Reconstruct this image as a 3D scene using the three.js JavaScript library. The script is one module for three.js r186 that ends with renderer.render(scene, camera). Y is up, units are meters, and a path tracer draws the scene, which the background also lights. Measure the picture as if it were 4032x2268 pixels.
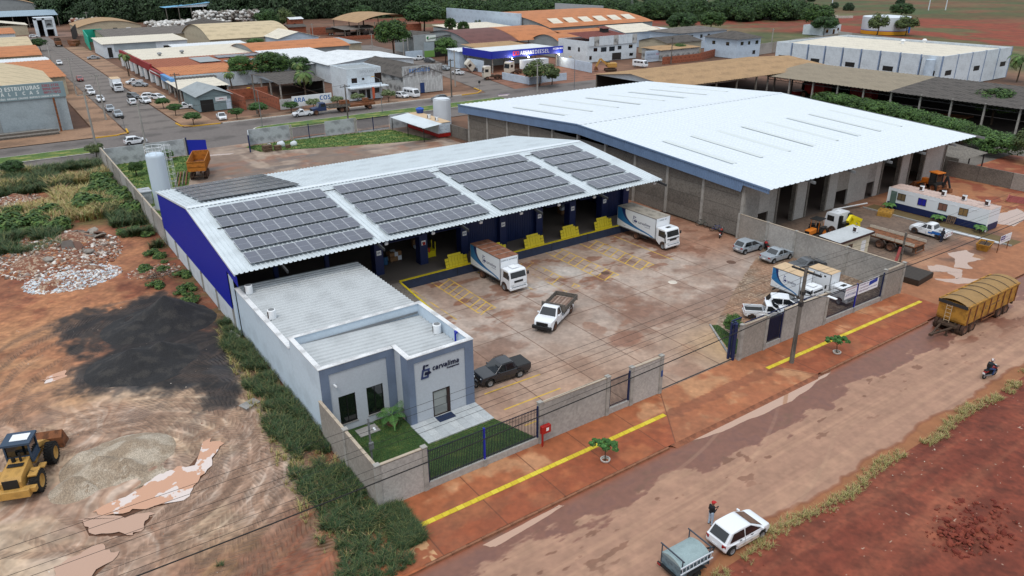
import * as THREE from 'three';
import { mergeGeometries } from 'three/addons/utils/BufferGeometryUtils.js';
import { RoundedBoxGeometry } from 'three/addons/geometries/RoundedBoxGeometry.js';
import { MarchingCubes } from 'three/addons/objects/MarchingCubes.js';
import { FontLoader } from 'three/addons/loaders/FontLoader.js';
import { TextGeometry } from 'three/addons/geometries/TextGeometry.js';

// ---------- camera, sky, sun, exposure ----------
const scene = new THREE.Scene();
const camera = new THREE.PerspectiveCamera(42.1986,1024 / 576,0.5,6000);
{ // drone about 30 m up, heading 34.7 degrees from -Z towards +X, tilted 23.5 degrees down, rolled half a degree
  const yaw = 0.605554628, pitch = 0.410550694, roll = -0.00907814976;
  const F = new THREE.Vector3(Math.sin(yaw) * Math.cos(pitch),-Math.sin(pitch),-Math.cos(yaw) * Math.cos(pitch));
  const R = new THREE.Vector3(Math.cos(yaw),0, Math.sin(yaw));
  const U = new THREE.Vector3().crossVectors(R, F);
  const U2 = U.clone().multiplyScalar(Math.cos(roll)).addScaledVector(R, -Math.sin(roll));
  camera.position.set(-13.7406,30,34.2306);
  camera.up.copy(U2); camera.lookAt(camera.position.clone().add(F));
}
scene.add(camera);
const renderer = new THREE.WebGLRenderer({ antialias: true });
renderer.toneMapping = THREE.LinearToneMapping;
renderer.toneMappingExposure = 1.12;
renderer.shadowMap.enabled = true;
{ // even overcast sky: about twice as bright overhead as at the horizon, a little cool
  const w = 64, h = 64, d = new Float32Array(w * h * 4);
  for (let j = 0; j < h; j++) for (let i = 0; i < w; i++) {
    const el = (j + 0.5) / h * Math.PI - Math.PI / 2, s = Math.max(0, Math.sin(el));
    const l = 0.98 * (1 + 1.5 * s) / 2.5 * 1.12, o = (j * w + i) * 4;
    d[o] = l * 0.92; d[o + 1] = l * 1.0; d[o + 2] = l * 1.09; d[o + 3] = 1;
  }
  const t = new THREE.DataTexture(d, w, h, THREE.RGBAFormat, THREE.FloatType);
  t.mapping = THREE.EquirectangularReflectionMapping; t.magFilter = THREE.LinearFilter; t.minFilter = THREE.LinearFilter; t.needsUpdate = true;
  scene.background = t; scene.environment = t;
}
const sun = new THREE.DirectionalLight(0xfff5ea, 1.15);   // sun behind thin cloud, high and a little left of the camera
sun.position.set(-60,190,40); sun.target.position.set(30,0,-40);
sun.castShadow = true; sun.shadow.radius = 34; sun.shadow.mapSize.set(4096,4096);
Object.assign(sun.shadow.camera, { left: -160, right: 160, top: 160, bottom: -160, near: 1, far: 600 });
scene.add(sun, sun.target);

// ---------- numbers ----------
const PI = Math.PI, sin = Math.sin, cos = Math.cos, abs = Math.abs, max = Math.max, min = Math.min, floor = Math.floor, hyp = Math.hypot;
function rng(s) { return () => { s |= 0; s = s + 0x6D2B79F5 | 0; let t = Math.imul(s ^ s >>> 15,1 | s); t = t + Math.imul(t ^ t >>> 7,61 | t) ^ t; return ((t ^ t >>> 14) >>> 0) / 4294967296; }; }
const LAT = new Float32Array(65536); { const r = rng(7); for (let i = 0; i < 65536; i++) LAT[i] = r(); }
function vn(x, y) { // value noise 0..1
  const xi = floor(x), yi = floor(y); let fx = x - xi, fy = y - yi; fx = fx * fx * (3 - 2 * fx); fy = fy * fy * (3 - 2 * fy);
  const a = xi & 255, b = (xi + 1) & 255, c = (yi & 255) << 8, e = ((yi + 1) & 255) << 8;
  const p = LAT[a | c], q = LAT[b | c], r = LAT[a | e], s = LAT[b | e];
  return p + (q - p) * fx + (r - p + (p - q - r + s) * fx) * fy;
}
function fbm(x, y, o = 4) { let s = 0, a = 0.5, n = 0; for (let i = 0; i < o; i++) { s += a * vn(x + i * 17.3, y + i * 9.1); n += a; a *= 0.5; x *= 2.03; y *= 2.03; } return s / n; }
const sst = (a, b, x) => { x = min(1, max(0,(x - a) / (b - a))); return x * x * (3 - 2 * x); };
const mix = (a, b, t) => [a[0] + (b[0] - a[0]) * t, a[1] + (b[1] - a[1]) * t, a[2] + (b[2] - a[2]) * t];
const inPoly = (x, y, P) => { let c = false; for (let i = 0, j = P.length - 1; i < P.length; j = i++) { const a = P[i], b = P[j]; if ((a[1] > y) !== (b[1] > y) && x < (b[0] - a[0]) * (y - a[1]) / (b[1] - a[1]) + a[0]) c = !c; } return c; };
const segD = (x, y, a, b) => { const dx = b[0] - a[0], dy = b[1] - a[1], t = min(1, max(0,((x - a[0]) * dx + (y - a[1]) * dy) / (dx * dx + dy * dy))); return hyp(x - a[0] - dx * t, y - a[1] - dy * t); };
const polyD = (x, y, P) => { let m = 1e9; for (let i = 0; i < P.length; i++) m = min(m, segD(x, y, P[i], P[(i + 1) % P.length])); return inPoly(x, y, P) ? -m : m; };

// ---------- naming ----------
const used = {};
function numbered(n) { n = n.replace(/_\d{3}$/, ''); const k = used[n] = (used[n] ?? -1) + 1; return k ? n + '_' + String(k).padStart(3, '0') : n; }
function tag(o, label, category, group) { o.userData.label = label; o.userData.category = category; if (group) o.userData.group = group; return o; }
function shadows(o) { o.castShadow = true; o.receiveShadow = true; return o; }
function thing(name, label, category, x = 0, y = 0, z = 0, ry = 0, group) {
  const o = new THREE.Group(); o.name = numbered(name); o.position.set(x, y, z); o.rotation.y = ry; scene.add(o); return tag(o, label, category, group);
}
function part(name, g, m, parent, label) { const o = shadows(new THREE.Mesh(Array.isArray(g) ? mg(g) : g, m)); o.name = name; parent.add(o); if (label) o.userData.label = label; return o; }
function solo(name, g, m, label, category, group) { const o = shadows(new THREE.Mesh(Array.isArray(g) ? mg(g) : g, m)); o.name = numbered(name); scene.add(o); return tag(o, label, category, group); }
function struct(name, g, m, parent) { const o = shadows(new THREE.Mesh(Array.isArray(g) ? mg(g) : g, m)); o.name = parent ? name : numbered(name); if (!parent) o.userData.kind = 'structure'; (parent || scene).add(o); return o; }
function stuff(o, name, label, category) { o.name = numbered(name); o.userData.kind = 'stuff'; if (label) { o.userData.label = label; o.userData.category = category; } shadows(o); scene.add(o); return o; }
function dup(root, label, x, y, z, ry = 0, s = 1, group) { const c = root.clone(); c.name = numbered(root.name); c.userData = { ...root.userData }; c.position.set(x, y, z); c.rotation.y = ry; if (Array.isArray(s)) c.scale.set(...s); else c.scale.setScalar(s); tag(c, label, root.userData.category, group || root.userData.group); scene.add(c); return c; }

// ---------- geometry ----------
function mg(list) { return mergeGeometries(list.map(g => { g = g.index ? g.toNonIndexed() : g; for (const k of Object.keys(g.attributes)) if (!['position', 'normal', 'uv'].includes(k)) g.deleteAttribute(k); return g; })); }
function uvBox(g, s = 1) { // box-projected uv in metres
  if (g.index) g = g.toNonIndexed();
  const p = g.attributes.position, n = g.attributes.normal, u = new Float32Array(p.count * 2);
  for (let i = 0; i < p.count; i++) {
    const ax = abs(n.getX(i)), ay = abs(n.getY(i)), az = abs(n.getZ(i)), x = p.getX(i), y = p.getY(i), z = p.getZ(i);
    if (ay >= ax && ay >= az) { u[i * 2] = x * s; u[i * 2 + 1] = -z * s; } else if (ax >= az) { u[i * 2] = z * s; u[i * 2 + 1] = y * s; } else { u[i * 2] = x * s; u[i * 2 + 1] = y * s; }
  }
  g.setAttribute('uv', new THREE.BufferAttribute(u, 2)); return g;
}
// box given by centre x, base y, centre z
function bx(w, h, d, x = 0, y = 0, z = 0, ry = 0, rx = 0, rz = 0) { const g = new THREE.BoxGeometry(w, h, d); if (rx) g.rotateX(rx); if (rz) g.rotateZ(rz); if (ry) g.rotateY(ry); g.translate(x, y + h / 2, z); return uvBox(g); }
function b2(x0, x1, y0, y1, z0, z1) { return bx(x1 - x0, y1 - y0, z1 - z0,(x0 + x1) / 2, y0,(z0 + z1) / 2); }
function rbx(w, h, d, r, x = 0, y = 0, z = 0, ry = 0) { const g = new RoundedBoxGeometry(w, h, d, 2, min(r, w / 2.01, h / 2.01, d / 2.01)); if (ry) g.rotateY(ry); g.translate(x, y + h / 2, z); return uvBox(g); }
function cyl(r0, r1, h, x = 0, y = 0, z = 0, n = 16) { const g = new THREE.CylinderGeometry(r1, r0, h, n); g.translate(x, y + h / 2, z); return g.toNonIndexed(); }
function bar(a, b, r, n = 6, r2 = r) { // round bar between two points
  const A = new THREE.Vector3(...a), B = new THREE.Vector3(...b), d = B.clone().sub(A), L = d.length();
  const g = new THREE.CylinderGeometry(r2, r, L, n); g.translate(0, L / 2,0); g.applyQuaternion(new THREE.Quaternion().setFromUnitVectors(new THREE.Vector3(0,1,0), d.normalize())); g.translate(...a); return g.toNonIndexed();
}
function beam(a, b, w, h) { // square beam between two points
  const A = new THREE.Vector3(...a), B = new THREE.Vector3(...b), L = A.distanceTo(B), g = new THREE.BoxGeometry(w, h, L);
  const o = new THREE.Object3D(); o.position.copy(A).add(B).multiplyScalar(0.5); o.lookAt(B); o.updateMatrix(); g.applyMatrix4(o.matrix); return uvBox(g);
}
function tri(pts, faces) { // flat mesh from points and faces (polygons)
  const P = []; for (const f of faces) for (let i = 1; i + 1 < f.length; i++) for (const k of [f[0], f[i], f[i + 1]]) P.push(...pts[k]);
  const g = new THREE.BufferGeometry(); g.setAttribute('position', new THREE.Float32BufferAttribute(P, 3)); g.computeVertexNormals(); g.setAttribute('uv', new THREE.Float32BufferAttribute(new Float32Array(P.length / 3 * 2),2)); return uvBox(g);
}
function ext(pts, depth, bev = 0) { // polygon in x,y extruded along z, centred on z = 0
  const s = new THREE.Shape(pts.map(p => new THREE.Vector2(p[0], p[1])));
  const g = new THREE.ExtrudeGeometry(s, bev ? { depth: depth - 2 * bev, bevelEnabled: true, bevelThickness: bev, bevelSize: bev, bevelOffset: -bev, bevelSegments: 2 } : { depth, bevelEnabled: false });
  g.translate(0,0, bev ? -depth / 2 + bev : -depth / 2); return uvBox(g);
}
function prismX(pts, x0, x1) { // polygon in (z,y) extruded along x
  const g = ext(pts.map(p => [-p[0], p[1]]), x1 - x0); g.rotateY(PI / 2); g.translate((x0 + x1) / 2,0,0); return uvBox(g);
}
function sheet(x0, x1, z0, z1, y) { // ground sheet, uv 0..1
  const g = new THREE.PlaneGeometry(x1 - x0, z1 - z0); g.rotateX(-PI / 2); g.translate((x0 + x1) / 2, y, (z0 + z1) / 2); return g;
}
function shapeXZ(P, y, uvm = 1) { const s = new THREE.Shape(P.map(p => new THREE.Vector2(p[0],-p[1]))); const g = new THREE.ShapeGeometry(s); g.rotateX(-PI / 2); g.translate(0, y, 0); const p = g.attributes.position, u = g.attributes.uv; for (let i = 0; i < p.count; i++) u.setXY(i, p.getX(i) * uvm, -p.getZ(i) * uvm); return g; }
// ribbed metal sheet: ribs run from line a (at s=0) to line b; across axis 'x' or 'z'
function ribbed(axis, c0, c1, s0, y0, s1, y1, pitch = 0.42, rh = 0.06) {
  const n = max(1, Math.round((c1 - c0) / pitch)), st = (c1 - c0) / n, prof = [];
  for (let i = 0; i < n; i++) { const a = c0 + i * st; prof.push([a, 0],[a + st * 0.56,0],[a + st * 0.68, rh],[a + st * 0.88, rh]); } prof.push([c1,0]);
  const P = [], U = [];
  for (let i = 0; i + 1 < prof.length; i++) {
    const [a, ha] = prof[i],[b, hb] = prof[i + 1];
    const q = axis === 'x' ? [[a, y0 + ha, s0],[b, y0 + hb, s0],[b, y1 + hb, s1],[a, y1 + ha, s1]] : [[s0, y0 + ha, a],[s0, y0 + hb, b],[s1, y1 + hb, b],[s1, y1 + ha, a]];
    const uv = [[a, s0],[b, s0],[b, s1],[a, s1]];
    for (const k of [0,1,2,0,2,3]) { P.push(...q[k]); U.push(...uv[k]); }
  }
  const g = new THREE.BufferGeometry(); g.setAttribute('position', new THREE.Float32BufferAttribute(P, 3)); g.setAttribute('uv', new THREE.Float32BufferAttribute(U, 2)); g.computeVertexNormals(); return g;
}
// ribbed vertical cladding on plane x = const or z = const between bottom and top curves
function clad(axis, at, c0, c1, yb, yt, pitch = 0.3, rh = 0.035) {
  const n = max(1, Math.round(abs(c1 - c0) / pitch)), st = (c1 - c0) / n, prof = [];
  for (let i = 0; i < n; i++) { const a = c0 + i * st; prof.push([a, 0],[a + st * 0.5,0],[a + st * 0.6, rh],[a + st * 0.9, rh]); } prof.push([c1,0]);
  const P = [], U = [];
  for (let i = 0; i + 1 < prof.length; i++) {
    const [a, ha] = prof[i],[b, hb] = prof[i + 1];
    const q = [[a, yb(a), ha],[b, yb(b), hb],[b, yt(b), hb],[a, yt(a), ha]].map(([c, y, o]) => axis === 'x' ? [at + o, y, c] : [c, y, at + o]);
    for (const k of [0,1,2,0,2,3]) { P.push(...q[k]); U.push(axis === 'x' ? q[k][2] : q[k][0], q[k][1]); }
  }
  const g = new THREE.BufferGeometry(); g.setAttribute('position', new THREE.Float32BufferAttribute(P, 3)); g.setAttribute('uv', new THREE.Float32BufferAttribute(U, 2)); g.computeVertexNormals(); return g;
}

// ---------- textures and materials ----------
function dtex(w, h, f, o = {}) { // f(i, j) -> [r,g,b] 0..255
  const d = new Uint8Array(w * h * 4); for (let j = 0; j < h; j++) for (let i = 0; i < w; i++) { const c = f(i, j), k = (j * w + i) * 4; d[k] = max(0, min(255, c[0])); d[k + 1] = max(0, min(255, c[1])); d[k + 2] = max(0, min(255, c[2])); d[k + 3] = 255; }
  const t = new THREE.DataTexture(d, w, h, THREE.RGBAFormat); if (!o.data) t.colorSpace = THREE.SRGBColorSpace; t.magFilter = THREE.LinearFilter; t.minFilter = THREE.LinearMipmapLinearFilter; t.generateMipmaps = true; t.wrapS = t.wrapT = THREE.RepeatWrapping; if (o.rep) t.repeat.set(o.rep, o.rep); t.needsUpdate = true; return t;
}
// periodic fbm for tiling textures
function tfbm(i, j, n, f, oct = 4) { let s = 0, a = 0.5, m = 0; for (let k = 0; k < oct; k++) { const c = f << k; s += a * tvn(i / n * c, j / n * c, c, k); m += a; a *= 0.55; } return s / m; }
function tvn(x, y, c, k) { const xi = floor(x), yi = floor(y); let fx = x - xi, fy = y - yi; fx = fx * fx * (3 - 2 * fx); fy = fy * fy * (3 - 2 * fy); const L = (a, b) => LAT[((a % c) * 7 + k * 31 & 255) | (((b % c) * 13 + k * 57 & 255) << 8)]; const p = L(xi, yi), q = L(xi + 1, yi), r = L(xi, yi + 1), s = L(xi + 1, yi + 1); return p + (q - p) * fx + (r - p + (p - q - r + s) * fx) * fy; }
const mul = (c, k) => [c[0] * k, c[1] * k, c[2] * k];
function hex(h) { return [h >> 16 & 255, h >> 8 & 255, h & 255]; }
// mottled surface: base colour, stain colour, tile size in metres
const pool = {};
function mottle(base, stain, tile, { amt = 0.6, grain = 0.12, f = 4 } = {}) { // shared grey detail map, tinted by the material colour
  const lum = h => { const c = hex(h); return 0.3 * c[0] + 0.59 * c[1] + 0.11 * c[2]; }, q = lum(stain) / lum(base), up = q > 1;
  const r = Math.round(min(0.95, max(0.55, up ? 1 / q : q)) * 10) / 10, gk = grain > 0.13 ? 0.2 : grain > 0.05 ? 0.1 : 0.03, ak = amt > 0.7 ? 0.9 : 0.5, fk = f > 3 ? 4 : 3, key = [r, gk, ak, fk].join(), n = 256;
  const src = pool[key] || (pool[key] = dtex(n, n, (i, j) => { const t = sst(0.42,0.75, tfbm(i, j, n, fk, 5)) * ak, v = 240 * (1 - (1 - r) * t) * (1 + (tfbm(i, j, n, 64,2) - 0.5) * gk * 2); return [v, v, v]; }));
  const tex = src.clone(); tex.repeat.set(1 / tile, 1 / tile); tex.needsUpdate = true;
  const c = new THREE.Color(base).lerp(new THREE.Color(stain), up ? 0.55 : 0.12).multiplyScalar(1.12); return { tex, color: c };
}
const M = {};
function mat(color, roughness = 0.8, o = {}) { return new THREE.MeshStandardMaterial({ color, roughness, metalness: 0, side: THREE.DoubleSide, ...o }); }
function tmat(map, roughness = 0.85, o = {}) { if (map.tex) return new THREE.MeshStandardMaterial({ map: map.tex, color: map.color, roughness, metalness: 0, side: THREE.DoubleSide, ...o }); return new THREE.MeshStandardMaterial({ map, roughness, metalness: 0, side: THREE.DoubleSide, ...o }); }
M.conc = tmat(mottle(0x9c9b99,0x7d7972,5.1, { amt: 0.6, grain: 0.1 }),0.9);
M.concPanel = [0xa19e9a, 0x9a948d, 0xa7a4a0].map((c, i) => tmat(mottle(c, [0xb9b6b2,0x85807a, 0x8d8983][i],6.3 + i * 1.7, { amt: 0.6, grain: 0.12, f: 3 }),0.92));
M.concDark = [0x6d6861,0x756f68,0x635e58,0x7b766f].map((c, i) => tmat(mottle(c, [0x827d77,0x5a554e, 0x736d66,0x625d57][i],5.3 + i * 0.9, { amt: 0.6, grain: 0.16, f: 3 }),0.93));
M.pillar = tmat(mottle(0xa3a19c, 0x86817a, 1.7, { amt: 0.7 }),0.9);
M.whiteRoof = tmat(mottle(0xcfd9df, 0xc2ccd2,7, { amt: 0.5, grain: 0.03 }),0.42);
M.whiteRoof2 = tmat(mottle(0xd8e1e8,0xd0d9e0,9, { amt: 0.5, grain: 0.02 }),0.4);
M.officeRoof = tmat(mottle(0xbdc2c5,0xaab0b2,5, { amt: 0.5, grain: 0.05 }),0.5);
M.white = mat(0xdde3ea, 0.6); M.whitePaint = mat(0xe6eaee, 0.35); M.whiteWall = tmat(mottle(0xd3dbe3,0xbfc6cc, 4, { amt: 0.4, grain: 0.03 }),0.8);
M.officeWall = tmat(mottle(0xb9c0c9,0xb0b8c2,5, { amt: 0.5, grain: 0.03 }),0.85); M.officeSide = tmat(mottle(0xc8d8e6,0xbccbd9,6, { amt: 0.5, grain: 0.03 }),0.85);
M.officeGrey = tmat(mottle(0x707f97,0x68758b, 4, { amt: 0.5, grain: 0.04 }),0.85);
M.coping = tmat(mottle(0xe0e4e8,0xb9a596,2.7, { amt: 0.55, f: 3 }),0.7);
M.blue = mat(0x0a20a0,0.5); M.navy = mat(0x10214f, 0.55); M.navyClad = mat(0x0f2350,0.5); M.dockBlue = tmat(mottle(0x1f2d47,0x2b3850,3, { amt: 0.6 }),0.7);
M.slate = tmat(mottle(0x6d86a8,0x64799a, 6, { amt: 0.5, grain: 0.03 }),0.55);
M.yellow = tmat(mottle(0xd9c524,0xb79f1e, 1.3, { amt: 0.5 }),0.6); M.yellowPlate = tmat(mottle(0xd6c41c, 0xbda716,0.9, { amt: 0.5 }),0.55);
M.black = mat(0x141516,0.6); M.darkGrey = mat(0x2a2b2d, 0.7); M.steel = mat(0x8d9094,0.45, { metalness: 0.6 }); M.grey = mat(0x777a7d, 0.7);
M.glass = new THREE.MeshPhysicalMaterial({ color: 0x0b1014, roughness: 0.06, metalness: 0, clearcoat: 1, clearcoatRoughness: 0.03, side: THREE.DoubleSide });
M.carGlass = new THREE.MeshPhysicalMaterial({ color: 0x10161b, roughness: 0.08, clearcoat: 1, clearcoatRoughness: 0.04, side: THREE.DoubleSide });
M.tyre = mat(0x191817,0.92); M.tyreMud = tmat(mottle(0x2b2421,0x55392b, 0.5, { amt: 0.7 }),0.95); M.rim = mat(0x9a9da1,0.4, { metalness: 0.5 }); M.rimMud = mat(0x6b4b3a, 0.85);
M.wood = tmat(mottle(0x6d5846,0x4d3c30,0.8, { amt: 0.8, grain: 0.25 }),0.9); M.woodGrey = tmat(mottle(0x6f6a64,0x4f4a45,0.9, { amt: 0.8, grain: 0.25 }),0.92);
M.red = mat(0xa31c18,0.5); M.redTail = mat(0x8d0f12,0.25); M.orange = mat(0xd0761a, 0.55); M.lamp = mat(0xcfd4d8,0.15);
M.rust = tmat(mottle(0x6e4026,0x8a5a3a, 1.3, { amt: 0.8, grain: 0.2 }),0.9); M.machine = tmat(mottle(0xbd924a, 0x987039,1.1, { amt: 0.6, grain: 0.1 }),0.6); M.brightYellow = mat(0xe0cf10,0.5);
M.mudDark = tmat(mottle(0x3a2e28,0x55402f, 0.8, { amt: 0.8, grain: 0.2 }),0.92);
function paint(c) { return new THREE.MeshPhysicalMaterial({ color: c, roughness: 0.45, clearcoat: 0.8, clearcoatRoughness: 0.12, side: THREE.DoubleSide }); }
M.carWhite = paint(0xe3e8ee); M.carSilver = paint(0x9aa4ad); M.carDark = paint(0x161a24); M.carBlue = paint(0x26303f); M.carRed = paint(0x8d1f1c); M.carGrey = paint(0x50555b); M.carCream = paint(0xc9c2b4);
function canvas(w, h, f) { const c = document.createElement('canvas'); c.width = w; c.height = h; f(c.getContext('2d'), w, h); const t = new THREE.CanvasTexture(c); t.colorSpace = THREE.SRGBColorSpace; return t; }
// flat printed panel (unit uv) lying in x,y facing +z
function printed(w, h, x = 0, y = 0, z = 0, ry = 0) { const g = new THREE.PlaneGeometry(w, h); if (ry) g.rotateY(ry); g.translate(x, y + h / 2, z); return g.toNonIndexed(); }
// ---------- ground ----------
function groundMat(x0, x1, z0, z1, w, h, fn, { bump = 0, rd = 2, bd = 1 } = {}) {
  const at = (i, j, W, H) => fn(x0 + (i + 0.5) / W * (x1 - x0), z1 - (j + 0.5) / H * (z1 - z0));
  const map = dtex(w, h, (i, j) => at(i, j, w, h)); const W = w / rd, H = h / rd;
  const rough = dtex(W, H, (i, j) => { const r = (at(i, j, W, H)[3] ?? 0.92) * 255; return [r, r, r]; }, { data: true });
  const o = { map, roughnessMap: rough, roughness: 1, metalness: 0 };
  if (bump) { const a = w / bd, b = h / bd; o.bumpMap = dtex(a, b, (i, j) => { const v = (at(i, j, a, b)[4] ?? 0.5) * 255; return [v, v, v]; }, { data: true }); o.bumpScale = bump; }
  for (const k of ['map', 'roughnessMap', 'bumpMap']) if (o[k]) { o[k].wrapS = o[k].wrapT = THREE.ClampToEdgeWrapping; }
  return new THREE.MeshStandardMaterial(o);
}
const put = (a, c, t) => { a[0] += (c[0] - a[0]) * t; a[1] += (c[1] - a[1]) * t; a[2] += (c[2] - a[2]) * t; };
// --- wide terrain with town dirt, fields and red earthworks ---
{
  const xs = [], zs = [];
  for (let x = -1500; x <= 2600;) { xs.push(x); x += (x > -60 && x < 420) ? 4 : x > -300 && x < 800 ? 20 : 120; }
  for (let z = -2600; z <= 700;) { zs.push(z); z += (z > -430 && z < 60) ? 4 : z > -760 ? 12 : 100; }
  const P = [], Cc = [], U = [], I = [], c = new THREE.Color();
  for (const z of zs) for (const x of xs) {
    P.push(x, -0.16, z); U.push(x / 31 + z / 140,-z / 31 + x / 160);
    let col = [118,82,62]; const n = fbm(x / 30, z / 30,4), n2 = fbm(x / 9 + 50, z / 9,3);
    put(col, [142,104,80], sst(0.45,0.7, n)); put(col, [92,70,56], sst(0.55,0.8, n2) * 0.7);
    const green = [74,92,44], dry = [122,112,74], red = [142,62,38], dred = [92,44,34];
    const v = x * 0.45 - z * 0.9;                                     // bands across the view of the far fields
    const far = sst(330,390, v + n * 60) * sst(150,230, x);
    if (far > 0) { let f = [96,104,58]; put(f, dry, sst(0.4,0.65, fbm(x / 40, z / 14 + 9,4))); const b = fbm(v / 26 + 3, x / 170,3); put(f, red, sst(0.52,0.6, b)); put(f, dred, sst(0.5,0.62, fbm(v / 38 + 30, x / 120,3)) * sst(480,560, v)); put(f, green, sst(0.55,0.7, n2) * 0.6); put(col, f, far); }
    const fr = sst(225,250, x) * sst(-215,-190, z) * (1 - sst(-30,10, z)); if (fr > 0) { let f = [84,94,50]; put(f, dry, sst(0.45,0.65, n2)); put(f, [150,68,40], sst(300,325, x + n * 30)); put(f, [98,106,60], sst(0.56,0.68, fbm(x / 16, z / 30,3)) * 0.8); put(col, f, fr); }
    const leftGreen = sst(-560,-600, z) * 1; if (leftGreen > 0 && x < 260) put(col, mix(green, dry, n), leftGreen);
    if (z > 60 || x > 420 || z < -900 || x < -100) put(col, mix(green, mix(dry, red, n2), sst(0.4,0.7, n)),0.7);
    c.setRGB(col[0] / 255, col[1] / 255, col[2] / 255, THREE.SRGBColorSpace); Cc.push(c.r, c.g, c.b);
  }
  const W = xs.length; for (let j = 0; j + 1 < zs.length; j++) for (let i = 0; i + 1 < W; i++) { const a = j * W + i; I.push(a, a + W, a + 1, a + 1, a + W, a + W + 1); }
  const g = new THREE.BufferGeometry(); g.setAttribute('position', new THREE.Float32BufferAttribute(P, 3)); g.setAttribute('uv', new THREE.Float32BufferAttribute(U, 2)); g.setAttribute('color', new THREE.Float32BufferAttribute(Cc, 3)); g.setIndex(I); g.computeVertexNormals();
  struct('terrain', g, new THREE.MeshStandardMaterial({ vertexColors: true, roughness: 0.95, map: dtex(256,256,(i, j) => { const v = 215 + (tfbm(i, j, 256,10,5) - 0.5) * 90; return [v, v, v]; }) }));
}
// --- vacant lot on the left: tracks, dark gravel stain, sand ---
const LOT = { x0: -44, x1: 0.05, z0: -107, z1: 5.9 };
const LOTP = [[[-14.2,-9.8],[-11.7,-10.4],[-10.1,-11.3],[-8.3,-11.2],[-6.4,-13.4],[-5.8,-12.4],[-7.6,-9.6],[-9.4,-7.8],[-12.6,-8.2]],[[-15,-9.6],[-13,-8.6],[-11,-7.2],[-12.6,-6.1],[-14.6,-7.6]],[[-16.4,-5.6],[-14.6,-6.4],[-13.4,-5.2],[-15.6,-3.2],[-17.4,-3.4]],[[-15.4,-29.6],[-13.6,-30.2],[-13.4,-29.2],[-14.8,-28.8]]];
const lotH = (x, z) => { let h = (z > -24 ? 0.26 : 0.5) * (fbm(x / 7, z / 7,3) - 0.42) * sst(0.2,3,-x) * sst(5.9,3, z); if (z > -34 && z < -1) { let d = 9; for (const P of LOTP) d = min(d, polyD(x, z, P)); h += (-0.16 - h) * sst(0.9,-0.3, d); } return h; };
const arcs = []; for (const q of [5.0,6.1,7.3,8.4,9.6]) arcs.push([-12.6 + q * 0.06,-12, q, -1.7 + q * 0.03,2.9]); { const r = rng(31); for (let i = 0; i < 18; i++) arcs.push([-13 + r() * 3 - 1.5,-12 + r() * 5 - 2.5,4 + r() * 11, r() * 6.28,1.4 + r() * 2.4]); for (let i = 0; i < 12; i++) arcs.push([-8 + r() * 4,-30 + r() * 6,6 + r() * 8,1.5 + r() * 4,1.2 + r() * 2]); for (let i = 0; i < 9; i++) arcs.push([30 + r() * 20,60 + r() * 20,78 + r() * 10,3.7,2.2]); }
const BLACKP = [[-11.5,-39.5],[-8,-41],[-4.5,-41],[-1.4,-38],[-0.6,-30],[-0.9,-22],[-2.2,-16.5],[-4.5,-17.5],[-5.5,-21],[-8.5,-24],[-12,-25.5],[-13.6,-28.2],[-11.5,-31],[-11,-35]];
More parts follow.
